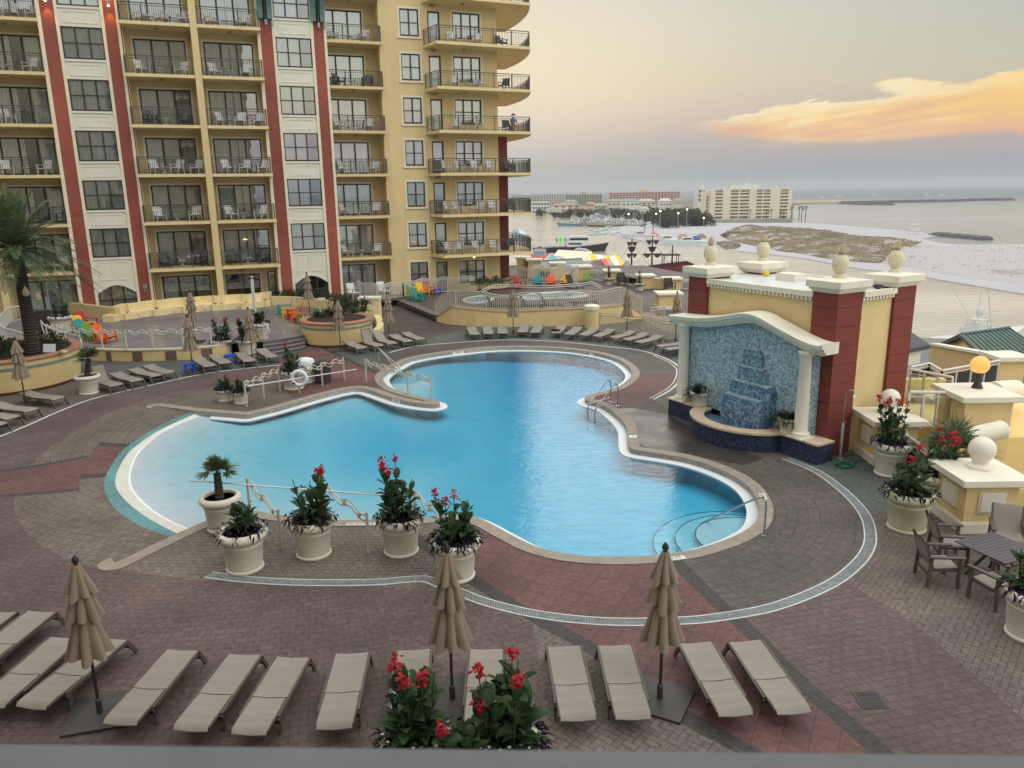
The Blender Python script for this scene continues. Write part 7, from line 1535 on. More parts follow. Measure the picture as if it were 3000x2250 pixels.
for P, (zx, zy), hh, s, lb in ((sh2, Z4(570, 560), hp, 1.0, 'strappy clump at the left rim of the round planter'), (sh2, Z4(720, 540), hp, 1.15, 'strappy clump behind the round planter umbrella'), (sh1, Z4(960, 520), hp, .8, 'dark bushy shrub in the middle of the round planter'), (sh2, Z4(1060, 520), hp, 1.05, 'strappy clump at the right centre of the round planter'), (sh2, Z4(1170, 500), hp, 1.1, 'strappy clump at the right rim of the round planter'), (sh3, Z4(1090, 440), hp + .1, .9, 'low green shrub at the back of the round planter'), (sh2, Z4(1190, 410), hp + .2, 1.2, 'dark strappy clump beside the square wall pier'), (sh1, Z4(960, 450), hp + .1, .8, 'dark bushy shrub where the hedge meets the round planter'), (sh2, Z4(640, 570), hp, .8, 'small strappy clump at the front rim of the round planter'),
  (sh1, Z2(60, 1340), hp1, 1.3, 'dark shrub at the left edge of the palm planter'), (sh1, Z2(440, 1290), hp1, .9, 'dark shrub in front of the palm trunk'), (sh1, Z2(690, 1200), hp1, 1.1, 'dark shrub behind the palm trunk'), (sh1, Z2(900, 1220), hp1, 1.15, 'rounded dark shrub at the right of the palm planter'), (sh1, Z2(200, 1290), hp1, 1.0, 'dark shrub behind the leftmost umbrella'),
  (sh3, Z5(900, 372), RZ_ + hp2, 1.0, 'low shrub at the left of the wing planter'), (sh3, Z5(1200, 375), RZ_ + hp2, 1.0, 'low shrub at the right of the wing planter'), (sh3, Z5(1050, 385), RZ_ + hp2, .9, 'low shrub at the front of the wing planter'), (sh1, Z5(1120, 350), RZ_ + hp2, .9, 'dark shrub behind the front one in the wing planter'), (sh1, Z5(970, 350), RZ_ + hp2, .9, 'dark shrub left behind in the wing planter')):
    o = P(G(zx, zy, hh - .05), rnd.uniform(0, 6), lb, s); o['group'] = 'shrubs in the planters'
t = thing('yucca', 'spiky yucca top above the hedge behind the round planter umbrella', 'plant', G(*Z4(800, 420), hp + .2)); r = random.Random(8); b = MB()
for k in range(60): blade(b, Vector((0, 0, .45)), rv_(r, -20, 80), Vector((0, 0, 1)), .65, .05, .5, 3)
b.build('leaves', m_palmd, t, False, False); b = MB(); b.tube([(0, 0, -.3), (0, 0, .5)], .07, 7); b.build('trunk', m_trunk, t)
t = thing('small_palm', 'small palm growing from the planter beside the yellow wing', 'palm', RP2c + Vector((0, 0, RZ_ + hp2))); t.location.z = RZ_ + hp2 - .1; r = random.Random(18); b = MB()
for k in range(22):
    d_ = rv_(r, 5, 85, k * 2.4); L_ = 1.35
    for j in range(16):
        f = .1 + .9 * j / 16; p = d_ * L_ * f + Vector((0, 0, -.35 * L_ * f * f + .25)); sd = d_.cross(Vector((0, 0, 1))).normalized()
        for s in (-1, 1): blade(b, p, sd * s + d_ * .7, Vector((0, 0, 1)), .30 * (1 - .4 * f), .04, .3, 2)
b.build('fronds', m_palm, t, False, False); b = MB(); b.tube([(0, 0, -.2), (0, 0, .3)], .12, 8); b.build('trunk', m_trunk, t)
hl = resample([p + Vector((0, .75, .60)) for p in hwl] + [RPc + Vector((0, .6, hp + .1))], 60)
t = thing('hedge', 'long dark hedge growing along the top of the curved planter wall', 'hedge', hl[30]); r = random.Random(6); b = MB()
for k in range(5200):
    p = hl[r.randrange(60)] - hl[30]; wd = .45 + .35 * (k % 60) / 60; blade(b, p + Vector((r.uniform(-.25, .25), r.uniform(-wd, wd), r.uniform(-.1, .42))), rv_(r, -20, 80), rv_(r, 0, 90), .12, .06, .2, 2)
b.build('foliage', m_shr, t, False, False); b = MB(); b.tube([p - hl[30] + Vector((0, 0, -.2)) for p in hl[::6]], .22, 6); b.build('stems', m_soil, t)
t = thing('strap_grass', 'grassy tuft below the lamp pier behind the nearest ball pier', 'plant', G(2830, 1352, .1)); r = random.Random(5); b = MB()
for k in range(80): blade(b, Vector((r.gauss(0, .12), r.gauss(0, .12), 0)), rv_(r, 35, 88), Vector((0, 0, 1)), .6, .03, .6, 3)
b.build('leaves', m_grs, t, False, False)
# ---------------------------------------------------------------- sea, beach, far shore
SZ = -13.8
def watermat(name, col, scale, dist, rough=.08, stretch=(1, 3, 1), rot=0.0, deep=None):
    m, nt, b_ = newmat(name); p = N(nt, 'ShaderNodeTexCoord').outputs['Object']; mp = N(nt, 'ShaderNodeMapping', i={0: p, 2: (0, 0, rot), 3: stretch})
    a = N(nt, 'ShaderNodeTexNoise', i={'Vector': mp.outputs[0], 'Scale': scale, 'Detail': 5.0, 'Roughness': .5})
    c = N(nt, 'ShaderNodeTexNoise', i={'Vector': mp.outputs[0], 'Scale': scale * .06, 'Detail': 4.0})
    h = mth(nt, 'ADD', a.outputs['Fac'], mth(nt, 'MULTIPLY', c.outputs['Fac'], .8))
    bp = N(nt, 'ShaderNodeBump', i={'Strength': .6, 'Distance': dist, 'Height': h})
    cc = ramp(nt, c.outputs['Fac'], [(.35, tuple(x * .8 for x in col)), (.65, tuple(x * 1.2 for x in col))])
    if deep:                                   # deeper water further offshore
        dn = mth(nt, 'ADD', N(nt, 'ShaderNodeVectorMath', operation='LENGTH', i={0: p}).outputs['Value'], mth(nt, 'MULTIPLY', c.outputs['Fac'], 500.0))
        f_ = N(nt, 'ShaderNodeMapRange', interpolation_type='SMOOTHSTEP', i={0: dn, 1: 900.0, 2: 2200.0}).outputs[0]
        cc = mixc(nt, f_, cc, deep); df_ = N(nt, 'ShaderNodeBsdfDiffuse', i={0: (.155, .215, .265, 1)}); mx_ = N(nt, 'ShaderNodeMixShader', i={0: mth(nt, 'MULTIPLY', f_, .72), 1: b_.outputs[0], 2: df_.outputs[0]}); nt.links.new(mx_.outputs[0], nt.nodes['Material Output'].inputs[0])
    nt.links.new(cc, b_.inputs['Base Color']); b_.inputs['Roughness'].default_value = rough; b_.inputs['IOR'].default_value = 1.34; nt.links.new(bp.outputs[0], b_.inputs['Normal']); return m
m_sea = watermat('sea_water', (.24, .285, .29), .10, 1.6, .16, (.3, 1.8, 1), deep=(.085, .125, .15)); m_harb = watermat('harbour_water', (.44, .41, .355), .40, .40, .10, (.5, 1.5, 1))
b = MB(); n = 72; b.add([(8400 * math.cos(2 * math.pi * k / n), 8400 * math.sin(2 * math.pi * k / n), SZ - .05) for k in range(n)], [tuple(range(n))]); struct(b.build('sea', m_sea, fix=False))
gs = lambda L_, z=SZ: [G(x, y, z) for x, y in L_]
b = MB(); b.add(gs([(1350, 612), (1900, 612), (2100, 650), (2330, 700), (2700, 790), (3100, 870)], SZ) + [Vector((150, 60, SZ)), Vector((20, 60, SZ)), Vector((-40, 90, SZ))], [tuple(range(9))]); struct(b.build('harbour_water', m_harb))
# sand spit
m_sand = mat('white_sand', L(172, 172, 178), .95, .08, .05, .3, .8, dirt=.15)
S_ = [(1790, 666), (1822, 663), (1850, 655), (1900, 648), (1990, 640), (2060, 648), (2120, 651), (2320, 651), (2453, 659), (2598, 671), (2706, 681), (2745, 690), (2700, 699), (2760, 713), (2815, 717), (2905, 715), (3000, 716), (3300, 718), (3300, 930), (3000, 861), (2851, 835), (2742, 817), (2652, 799), (2525, 788), (2453, 775), (2373, 759), (2290, 748), (2221, 741), (2150, 733), (2093, 721), (2039, 718), (1970, 718), (1923, 712), (1847, 698), (1805, 690), (1780, 676)]
sp = gs(S_, SZ + .25); b = MB(); b.add(sp + [p + Vector((0, 0, -.6)) for p in sp], [tuple(range(len(sp)))] + [(i_, (i_ + 1) % len(sp), len(sp) + (i_ + 1) % len(sp), len(sp) + i_) for i_ in range(len(sp))]); struct(b.build('beach_sand', m_sand))
def dune(nm, front, back, H_, c1, c2, thr, seed, nu=90, nv=16):
    f = resample(smooth_line(gs(front, SZ + .26), 4), nu); k_ = resample(smooth_line(gs(back, SZ + .26), 4), nu); r = random.Random(seed); rows = []
    from mathutils import noise
    for j in range(nv + 1):
        v = j / nv; row = []
        for i_ in range(nu):
            p = f[i_].lerp(k_[i_], v); e = (4 * v * (1 - v)) ** .6 * min(1, 6 * min(i_, nu - 1 - i_) / nu); q = p * .035; hN = .55 + .5 * noise.noise(Vector((q.x, q.y, seed))) + .35 * noise.noise(Vector((q.x * 3, q.y * 3, seed))); row.append((p.x, p.y, p.z + H_ * e * max(.05, hN)))
        rows.append(row)
    b = MB(); b.loft(rows); m, nt, b_ = newmat(nm + '_cover'); p = N(nt, 'ShaderNodeTexCoord').outputs['Object']; a = N(nt, 'ShaderNodeTexNoise', i={'Vector': p, 'Scale': .11, 'Detail': 9.0, 'Roughness': .72}); d_ = N(nt, 'ShaderNodeTexNoise', i={'Vector': N(nt, 'ShaderNodeMapping', i={0: p, 2: (0, 0, .5), 3: (.5, 1.6, 1)}).outputs[0], 'Scale': .06, 'Detail': 9.0, 'Roughness': .75})
    cg = ramp(nt, d_.outputs['Fac'], [(.32, tuple(x * .55 for x in c1)), (.68, tuple(x * 1.45 for x in c1))]); nt.links.new(mixc(nt, ramp(nt, a.outputs['Fac'], [(thr - .04, (0, 0, 0)), (thr + .04, (1, 1, 1))]), cg, c2), b_.inputs['Base Color']); b_.inputs['Roughness'].default_value = .95
    struct(b.build(nm, m, None, True)); return rows
dsand = L(168, 167, 170)
d1 = dune('dunes', [(2112, 691), (2135, 703), (2169, 712), (2223, 723), (2295, 738), (2337, 742), (2435, 760), (2562, 771), (2590, 768)], [(2113, 689), (2140, 682), (2169, 677), (2223, 670), (2300, 669), (2417, 680), (2525, 694), (2634, 699), (2699, 709)], 4.2, (.150, .122, .068), dsand, .58, 3)
d2 = dune('dunes', [(2575, 770), (2640, 779), (2742, 797), (2851, 815), (3000, 835), (3200, 860)], [(2600, 745), (2700, 722), (2800, 728), (2905, 718), (3000, 730), (3200, 745)], 3.0, (.22, .20, .175), dsand, .38, 9)
d3 = dune('dunes', [(2098, 716), (2120, 727), (2150, 730), (2168, 724)], [(2100, 710), (2125, 708), (2150, 710), (2169, 718)], 1.2, (.13, .115, .07), dsand, .62, 5, 24, 8)
d4 = dune('dunes', [(1938, 652), (1960, 654), (1990, 653), (2002, 650)], [(1942, 649), (1960, 645), (1985, 645), (2000, 648)], 4.0, (.22, .19, .13), dsand, .5, 15, 24, 8)
m_dg = leafmat('dune_grass', (.16, .145, .085), .4, .9, .2); b = MB(); r = random.Random(12)
for rows, n_, dens in ((d1, 2600, 1.0), (d2, 700, .55), (d3, 90, 1)):
    for k in range(n_):
        j = r.randrange(len(rows) - 1); i_ = r.randrange(len(rows[0]) - 1); a = Vector(rows[j][i_]); c = Vector(rows[j + 1][i_ + 1]); p = Vector((r.uniform(a.x, c.x), r.uniform(a.y, c.y), min(a.z, c.z)))
        for q in range(3): blade(b, p, rv_(r, 40, 85), Vector((0, 1, 0)), r.uniform(.35, .8) * dens, .14, .2, 1)
struct(b.build('dune_grass', m_dg, None, False, False), 'stuff')
# rocks, jetty, sandbar
m_rock = mat('dark_rock', L(88, 86, 88), .9, .3, .4); 
def rockline(lab, pix, wd, h, n, seed, z=SZ):
    r = random.Random(seed); pl = resample(gs(pix, z), 60); b = MB()
    for k in range(n):
        p = pl[r.randrange(60)]; s = wd * r.uniform(.4, 1); q = p + Vector((r.uniform(-1, 1) * wd, r.uniform(-1, 1) * wd, 0)); b.ball((q.x, q.y, z), s, 6, 4, (1.3, 1, h / wd))
    pl2 = [p + Vector((0, 0, -.2)) for p in pl]; b.tube(pl2, wd * .8, 6); c = pl[30]; return tag(b.build('rock_jetty', m_rock), lab, 'jetty')
rockline('dark rock groin running from the beach into the sea at the right', R_ := [R7h(1490, 660), R7h(1700, 678), R7h(1905, 697)], 2.0, 1.6, 220, 1)
rockline('long thin rock jetty far out below the horizon', [R7h(740, 405), R7h(1130, 398), R7h(1600, 390), R7h(1850, 380), R7h(2120, 379)], 5, 3.2, 160, 2)
rockline('short dark rock breakwater in front of the long jetty', [R7h(770, 408), R7h(950, 415), R7h(1135, 416)], 4, 2.5, 80, 3)
b = MB(); b.add(gs([R7h(300, 380), R7h(340, 375), R7h(700, 373), R7h(1100, 374), R7h(1350, 381), R7h(1330, 388), R7h(900, 397), R7h(600, 400), R7h(300, 402)], SZ + .6), [tuple(range(9))]); struct(b.build('far_sandbar', mat('sandbar_scrub', L(150, 142, 122), .95, .2, .02)))
b = MB(); b.add(gs([(1300, 612), (1500, 617), (1640, 615), (1700, 628), (1720, 660), (1800, 664), (1850, 654), (2000, 640), (2100, 651), (2322, 651), (2322, 600), (2400, 592), (2100, 583), (1300, 583)], SZ + .5), [tuple(range(14))]); struct(b.build('far_shore', mat('shore_ground', L(112, 110, 100), .95, .25, .02)))
# ---------------------------------------------------------------- far buildings
def box3(px0, px1, ptop, D, depth, lab, nm='far_building', rz=0.0, base=SZ):
    a = GD(px0, ptop, D); c = GD(px1, ptop, D); w_ = c.x - a.x; h_ = (a.z + c.z) / 2 - base; return (thing(nm, lab, 'building', ((a.x + c.x) / 2, D, base), rz), w_, h_)
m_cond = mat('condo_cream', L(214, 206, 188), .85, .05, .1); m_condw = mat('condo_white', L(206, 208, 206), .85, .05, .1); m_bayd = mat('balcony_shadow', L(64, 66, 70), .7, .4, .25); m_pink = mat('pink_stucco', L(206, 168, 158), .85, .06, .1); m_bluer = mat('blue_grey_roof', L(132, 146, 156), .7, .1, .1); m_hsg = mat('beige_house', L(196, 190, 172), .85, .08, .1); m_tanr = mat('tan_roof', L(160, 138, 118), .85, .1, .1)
t, w_, h_ = box3(2084, 2322, 554, 572, 18, 'large cream beachfront condominium with rows of dark balconies', 'condominium')
S0 = h_ / 9.0
def openbox(mb, x0, x1, z0, z1, rail=.35):     # front at y=0; leaves a bay recess of 1.6 m
    mb.box(x0, x1, .0, 1.7, z0, z1)
b = MB(); bays = [(.055, .15), (.245, .345), (.36, .475), (.565, .64), (.65, .735), (.855, .955)]; edges = [0] + [v for q in bays for v in q] + [1]
for k in range(0, len(edges), 2): b.box(-w_ / 2 + edges[k] * w_, -w_ / 2 + edges[k + 1] * w_, 0, 2, 0, h_)
b.box(-w_ / 2, w_ / 2, 2, 18, 0, h_); b.build('wall', m_cond, t)
for q0, q1 in bays:
    for k in range(9):
        b = MB(); x0, x1 = -w_ / 2 + q0 * w_, -w_ / 2 + q1 * w_; z = k * S0; b.mi = 0
        if k: b.box(x0, x1, -.02, 2, z - .35, z + (.75 if k < 8 else .3))
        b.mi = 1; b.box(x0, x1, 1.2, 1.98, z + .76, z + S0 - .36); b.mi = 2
        for j in range(3): xx = x0 + (x1 - x0) * (j + .5 + rnd.uniform(-.2, .2)) / 3; b.box(xx - .8, xx + .8, 1.1, 1.19, z + .76, z + S0 - .5)
        b.build('balcony', [m_cond, m_bayd, mat('window_curtain_far', L(150, 148, 140), .8) if 'window_curtain_far' not in MAT else MAT['window_curtain_far']], t)
b = MB(); b.box(-w_ / 2 + .3 * w_, -w_ / 2 + .62 * w_, 4, 12, h_, h_ + 3.2); b.box(-w_ / 2 + .45 * w_, -w_ / 2 + .5 * w_, 5, 9, h_ + 3.2, h_ + 4.6)
for k in range(14): xx = -w_ / 2 + w_ * (k + .5) / 14; b.box(xx - .5, xx + .5, 3, 4.2, h_, h_ + 1 + (k % 3) * .4)
b.build('roof_plant', m_condw, t)
b = MB(); b.box(-w_ / 2 - 3.5, -w_ / 2, 3, 16, 0, h_ - 1)
b.build('side_wing', m_cond, t)
for k in range(7): b = MB(); b.box(-w_ / 2 - 2.4, -w_ / 2 - 1.2, 2.9, 3.0, k * S0 + 1.2, k * S0 + 2.6); b.build('window', m_bayd, t)
for px0, px1, pt, D, lab, mm, fl, nb in ((2046, 2082, 554, 660, 'narrow white apartment tower behind the cream condominium', m_condw, 9, 3), (1786, 1992, 563, 1150, 'long pink seafront building on the far shore', m_pink, 6, 22), (1500, 1592, 572, 1250, 'long pale hotel block at the left of the far shore', m_condw, 6, 14), (1592, 1660, 569, 1200, 'white hotel with vertical dark bays on the far shore', m_condw, 6, 9), (1658, 1764, 570, 1150, 'grey stepped hotel on the far shore', mat('greyish_hotel', L(168, 164, 154), .85, .06, .1), 6, 14), (1558, 1610, 592, 720, 'white three storey house by the harbour water', m_condw, 3, 6)):
    t, w_, h_ = box3(px0, px1, pt, D, 15, lab); b = MB(); b.box(-w_ / 2, w_ / 2, 0, 15, 0, h_); b.build('wall', mm, t)
    if fl > 3: b = MB(); b.box(-w_ * .08, w_ * .06, 3, 9, h_, h_ + 3.5); b.build('roof', mm, t)
    nfl = fl if D > 700 else 3
    if px1 - px0 > 60 or fl == 3 or px0 == 2046:
        for k in range(nfl):
            b = MB(); z = h_ - (k + 1) * min(3.4, h_ / nfl) + .8
            for j in range(nb): xx = -w_ / 2 + w_ * (j + .5) / nb; b.box(xx - w_ / nb * .32, xx + w_ / nb * .32, -.25, -.02, z, z + 1.7)
            b.build('window_row', m_bayd, t)['kind'] = 'stuff'
    if mm is m_pink:
        for k in range(0, 23): b = MB(); xx = -w_ / 2 + w_ * k / 22; b.box(xx - .7, xx + .7, -.6, 0, 0, h_ + .8); b.build('pilaster', m_pink, t)
def house(px0, px1, pt, D, lab, wm, rm, rh=2.2, nw=4, fl=2):
    t, w_, h_ = box3(px0, px1, pt, D, 10, lab, 'harbour_house'); h_ = max(4, h_); b = MB(); b.box(-w_ / 2, w_ / 2, 0, 9, 0, h_ - rh); b.build('wall', wm, t)
    b = MB(); e = .6; b.add([(-w_ / 2 - e, -e, h_ - rh), (w_ / 2 + e, -e, h_ - rh), (w_ / 2 + e, 9 + e, h_ - rh), (-w_ / 2 - e, 9 + e, h_ - rh), (-w_ * .3, 4.5, h_), (w_ * .3, 4.5, h_)], [(0, 1, 5, 4), (1, 2, 5), (2, 3, 4, 5), (3, 0, 4), (3, 2, 1, 0)]); b.build('roof', rm, t)
    for k in range(fl):
        for j in range(nw): b = MB(); xx = -w_ / 2 + w_ * (j + .5) / nw; z = (h_ - rh) * (k + .35) / fl; b.box(xx - w_ / nw * .25, xx + w_ / nw * .25, -.08, 0, z, z + 1.4); b.build('window', m_bayd, t)
for q in ((1600, 1640, 608, 690, 'low grey harbour restaurant with a flat pale roof', m_hsg, m_bluer, 1.4, 6, 1), (1620, 1700, 594, 820, 'long tan roofed house row behind the harbour trees', m_hsg, m_tanr), (1654, 1692, 585, 900, 'blue grey roofed house above the tan row', m_hsg, m_bluer), (1718, 1745, 592, 850, 'peach house with brown roof behind the marina', mat('peach_house', L(206, 176, 150), .85), m_tanr), (1742, 1782, 596, 800, 'grey green roofed house behind the marina', m_hsg, mat('sage_roof', L(150, 160, 144), .8)), (1780, 1830, 583, 780, 'blue roofed house left of the two matching blue roofs', m_hsg, m_bluer), (1822, 1872, 582, 740, 'pale blue roofed white house in the middle of the shore', m_condw, m_bluer), (1868, 1920, 583, 820, 'green roofed beige house below the pink building', m_hsg, mat('pale_green_roof', L(168, 182, 168), .8)), (1934, 1968, 581, 700, 'white house with pale roof and balcony near the trees', m_condw, mat('pale_roof', L(186, 196, 192), .8)), (1975, 2000, 581, 780, 'small blue roofed house right of the white balcony house', m_hsg, m_bluer), (1876, 1902, 605, 560, 'little white stilt house above the marina', m_condw, mat('grey_roof_small', L(170, 170, 166), .8), 1.6, 3, 1)): house(*q)
# trees of the far shore
def tree(seed, h, w_, kind='oak'):
    r = random.Random(seed); t = thing('shore_tree', 'x', 'tree', (0, 0, 0), 0, 'trees of the far shore'); b = MB(); b.tube([(0, 0, -1), (.2, 0, h * .4), (0, .2, h * .7)], [.4, .3, .12], 6); b.build('trunk', m_trunk, t); b = MB()
    cl_ = [(Vector((r.uniform(-1, 1) * w_ * .38, r.uniform(-1, 1) * w_ * .38, h * r.uniform(.10, .80))), w_ * r.uniform(.18, .32)) for _ in range(14)]
    for c, rad in cl_:
        for k in range(190): d_ = rv_(r, -60, 90); p = c + d_ * rad * r.random() ** .4; blade(b, p, rv_(r, -60, 80), rv_(r, -90, 90), r.uniform(.35, .7), .5, .2, 1)
    b.build('crown', leafmat('shore_tree_leaf', (.075, .088, .058), .45, .9) if 'shore_tree_leaf' not in MAT else MAT['shore_tree_leaf'], t, False, False); return Placer(t)
TR = [tree(1, 7, 10), tree(2, 8, 9), tree(3, 6, 11)]
def palmtree(seed):
    r = random.Random(seed); t = thing('shore_palm', 'x', 'palm', (0, 0, 0), 0, 'small palms beside the condominium'); b = MB(); b.tube([(0, 0, -.5), (.1, 0, 6)], [.22, .16], 6); b.build('trunk', m_trunk, t); b = MB()
    for k in range(26):
        d_ = rv_(r, -25, 70)
        for j in range(5): f = (j + 1) / 5; blade(b, Vector((.1, 0, 6)) + d_ * 1.7 * f + Vector((0, 0, -.7 * f * f)), d_ + rv_(r, -40, 40) * .8, Vector((0, 0, 1)), .7, .22, .4, 1)
    b.build('crown', MAT['shore_tree_leaf'], t, False, False); return Placer(t)
PT = palmtree(5); r = random.Random(30); k = 0
tspots = [(1583, 626, 690), (1624, 622, 640), (1645, 622, 630), (1662, 621, 650), (1680, 621, 640), (1700, 619, 660), (1716, 620, 650), (1606, 616, 720), (1790, 622, 600), (1806, 622, 590), (1822, 620, 620), (1838, 620, 600), (1864, 622, 560), (1880, 618, 570), (1852, 610, 640), (1905, 612, 620), (1918, 608, 660), (1940, 630, 470), (1955, 636, 450), (1970, 634, 455), (1984, 628, 480), (1960, 620, 540), (1996, 616, 560), (2012, 634, 480), (2026, 638, 470), (2040, 640, 470), (2056, 640, 480), (2068, 646, 470), (2044, 622, 560), (2020, 612, 620), (2060, 616, 600), (1925, 620, 560), (2034, 606, 640), (1985, 606, 640), (1770, 618, 640), (1780, 612, 700), (1800, 612, 680), (1830, 611, 660), (1846, 622, 570), (1892, 624, 540), (1900, 602, 680), (1930, 606, 660), (1950, 612, 600), (1735, 618, 680), (1755, 612, 720), (2010, 622, 540), (1962, 604, 700), (1880, 606, 650)]
for px, py, D in tspots:
    p = GD(px, py, D); s = r.uniform(.9, 1.3) * (.85 if 1890 < px < 2080 else .75); TR[k % 3]((p.x, D, SZ + .4), r.uniform(0, 6), f"{['rounded', 'tall', 'broad'][k % 3]} dark shore tree, {k + 1}{'st' if k % 10 == 0 and k != 10 else 'nd' if k % 10 == 1 and k != 11 else 'rd' if k % 10 == 2 and k != 12 else 'th'} counted from the left harbour side", s); k += 1
for j, (zx, zy) in enumerate(((1640, 400), (1690, 395), (1790, 395), (1825, 400), (1912, 398), (1990, 400), (2020, 402), (2060, 402), (1460, 400), (330, 420), (420, 425))):
    px, py = Z8h(zx, zy - 20); D = 545 if zx > 1000 else 400; p = GD(px, py, D); PT((p.x, D, SZ + .4), r.uniform(0, 6), f"small palm {['left of the condominium middle', 'by the condominium middle', 'in front of the right condominium bays', 'beside the right bays', 'at the right corner of the condominium', 'left of the palm trio by the sea', 'middle of the palm trio by the sea', 'right of the palm trio by the sea', 'by the dark condominium entrance', 'at the marina, left', 'at the marina, right'][j]}", 1.25 if 4 <= j < 8 else 1.0)
# seawall
b = MB(); a, c = GD(2060, 653, 560), GD(2330, 652, 556); b.bar((a.x, 560, SZ + .4), (c.x, 556, SZ + .4), .6, 1.2); tag(b.build('seawall', m_condw), 'low white seawall in front of the cream condominium', 'wall')
# ---------------------------------------------------------------- boats
m_hullw = mat('white_hull', L(196, 201, 204), .3, .04, .5); m_bwin = mat('boat_window', (.02, .024, .03), .2, .1, 1); m_navy = mat('navy_hull', L(26, 26, 44), .35, .1, 1); m_bhull = mat('blue_hull', L(92, 130, 158), .35, .08, 1); m_bhd = mat('blue_canvas', L(60, 84, 150), .8, .1, 1); m_mint = mat('pale_mint_hull', L(186, 206, 200), .4, .05, 1)
def boat(nm, Lb, hull, fly=True, tower=False, seed=0, canvas=None):
    t = thing(nm, 'x', 'boat', (0, 0, 0), 0, None); rows = []; B_ = Lb * .15
    for k in range(13):
        f = k / 12; x = -Lb / 2 + Lb * f; w_ = B_ * (1 if f < .55 else max(.02, 1 - ((f - .55) / .45) ** 2.2)); sh = Lb * .085 + Lb * .06 * max(0, f - .4) ** 1.5 * 2; rows.append([(x + (.06 * Lb * f ** 4 if i_ in (0, 6) else 0), y * w_, z) for i_, (y, z) in enumerate(((-1, sh), (-.92, .15), (-.5, -.3), (0, -.45), (.5, -.3), (.92, .15), (1, sh)))])
    b = MB(); b.loft(rows); b.add(rows[0], [tuple(range(7))]); b.loft([[r_[0] for r_ in rows], [r_[6] for r_ in rows]]); b.build('hull', hull, t)
    sh = Lb * .085; b = MB(); ch = Lb * .085
    b.add([(-Lb * .16, -B_ * .78, sh), (Lb * .22, -B_ * .62, sh + .1), (Lb * .22, B_ * .62, sh + .1), (-Lb * .16, B_ * .78, sh), (-Lb * .16, -B_ * .7, sh + ch), (Lb * .06, -B_ * .6, sh + ch), (Lb * .06, B_ * .6, sh + ch), (-Lb * .16, B_ * .7, sh + ch)], [(0, 1, 5, 4), (1, 2, 6, 5), (2, 3, 7, 6), (3, 0, 4, 7), (4, 5, 6, 7)]); cb_ = b.build('cabin', m_hullw, t)
    b = MB()
    for s in (-1, 1): b.add([(-Lb * .13, s * (B_ * .745 + .01), sh + ch * .45), (Lb * .10, s * (B_ * .68 + .01), sh + ch * .42), (Lb * .05, s * (B_ * .62 + .02), sh + ch * .85), (-Lb * .13, s * (B_ * .715 + .02), sh + ch * .85)], [(0, 1, 2, 3)])
    b.add([(Lb * .19 + .02, -B_ * .5, sh + ch * .3), (Lb * .19 + .02, B_ * .5, sh + ch * .3), (Lb * .085 + .02, B_ * .5, sh + ch * .9), (Lb * .085 + .02, -B_ * .5, sh + ch * .9)], [(0, 1, 2, 3)]); b.build('window', m_bwin, cb_)
    if fly:
        b = MB(); b.box(-Lb * .14, Lb * .02, -B_ * .55, B_ * .55, sh + ch, sh + ch + .5); b.box(-Lb * .13, -Lb * .02, -B_ * .5, B_ * .5, sh + ch * 1.9, sh + ch * 1.95)
        for x in (-Lb * .12, -Lb * .03):
            for s in (-1, 1): b.box(x - .05, x + .05, s * B_ * .45 - .05, s * B_ * .45 + .05, sh + ch + .4, sh + ch * 1.9)
        b.build('flybridge', canvas or m_hullw, t)
    if tower:
        b = MB(); b.tube([(-Lb * .08, 0, sh + ch * 1.9), (-Lb * .08, 0, sh + ch * 1.9 + Lb * .25)], .08, 5); b.tube([(0, -B_ * .6, sh + ch), (-Lb * .25, -B_ * 1.3, sh + ch + Lb * .4)], .05, 4); b.tube([(0, B_ * .6, sh + ch), (-Lb * .25, B_ * 1.3, sh + ch + Lb * .4)], .05, 4); b.build('mast', m_hullw, t)
    return t
BT = [Placer(boat('motor_yacht', 15, m_hullw, True, True, 1)), Placer(boat('motor_yacht', 13, m_hullw, True, True, 2, m_bhd)), Placer(boat('motor_boat', 10, m_hullw, False, True, 3)), Placer(boat('motor_yacht', 17, m_navy, True, True, 4))]
r = random.Random(77); ordn = ['first', 'second', 'third', 'fourth', 'fifth', 'sixth', 'seventh', 'eighth', 'ninth', 'tenth', 'eleventh', 'twelfth', 'thirteenth', 'fourteenth']
for ri, (py, x0, x1, n_) in enumerate(((657, 1735, 1890, 9), (649, 1720, 1915, 12), (642, 1712, 1920, 13), (635, 1745, 1925, 12), (629, 1740, 1915, 11), (624, 1745, 1880, 9))):
    for j in range(n_):
        px = x0 + (x1 - x0) * (j + .5 + r.uniform(-.25, .25)) / n_; p = G(px, py + r.uniform(-1.5, 1.5), SZ); bi = r.choice((0, 0, 1, 2, 2, 3 if j % 5 == 0 else 0)); o = BT[bi]((p.x, p.y, SZ), R(r.choice((0, 180, 20, 200, 90, 60)) + r.uniform(-12, 12)), f"{['white yacht with mast', 'white yacht with blue canvas', 'small white boat', 'navy hulled yacht'][bi]}, {ordn[j]} from the left in the {['nearest', 'second', 'third', 'fourth', 'fifth', 'farthest'][ri]} row of the marina", r.uniform(.8, 1.1)); o['group'] = 'boats moored in the marina'
b = MB()
for py, x0, x1 in ((660, 1690, 1880), (652, 1700, 1915), (644, 1700, 1925), (636, 1735, 1928)):
    a, c = G(x0, py, SZ + .6), G(x1, py, SZ + .6); b.bar(a, c, 2.0, .25)
    for k in range(26): q = a.lerp(c, k / 25); b.box(q.x - .16, q.x + .16, q.y - .16, q.y + .16, SZ - 1, SZ + 2.6)
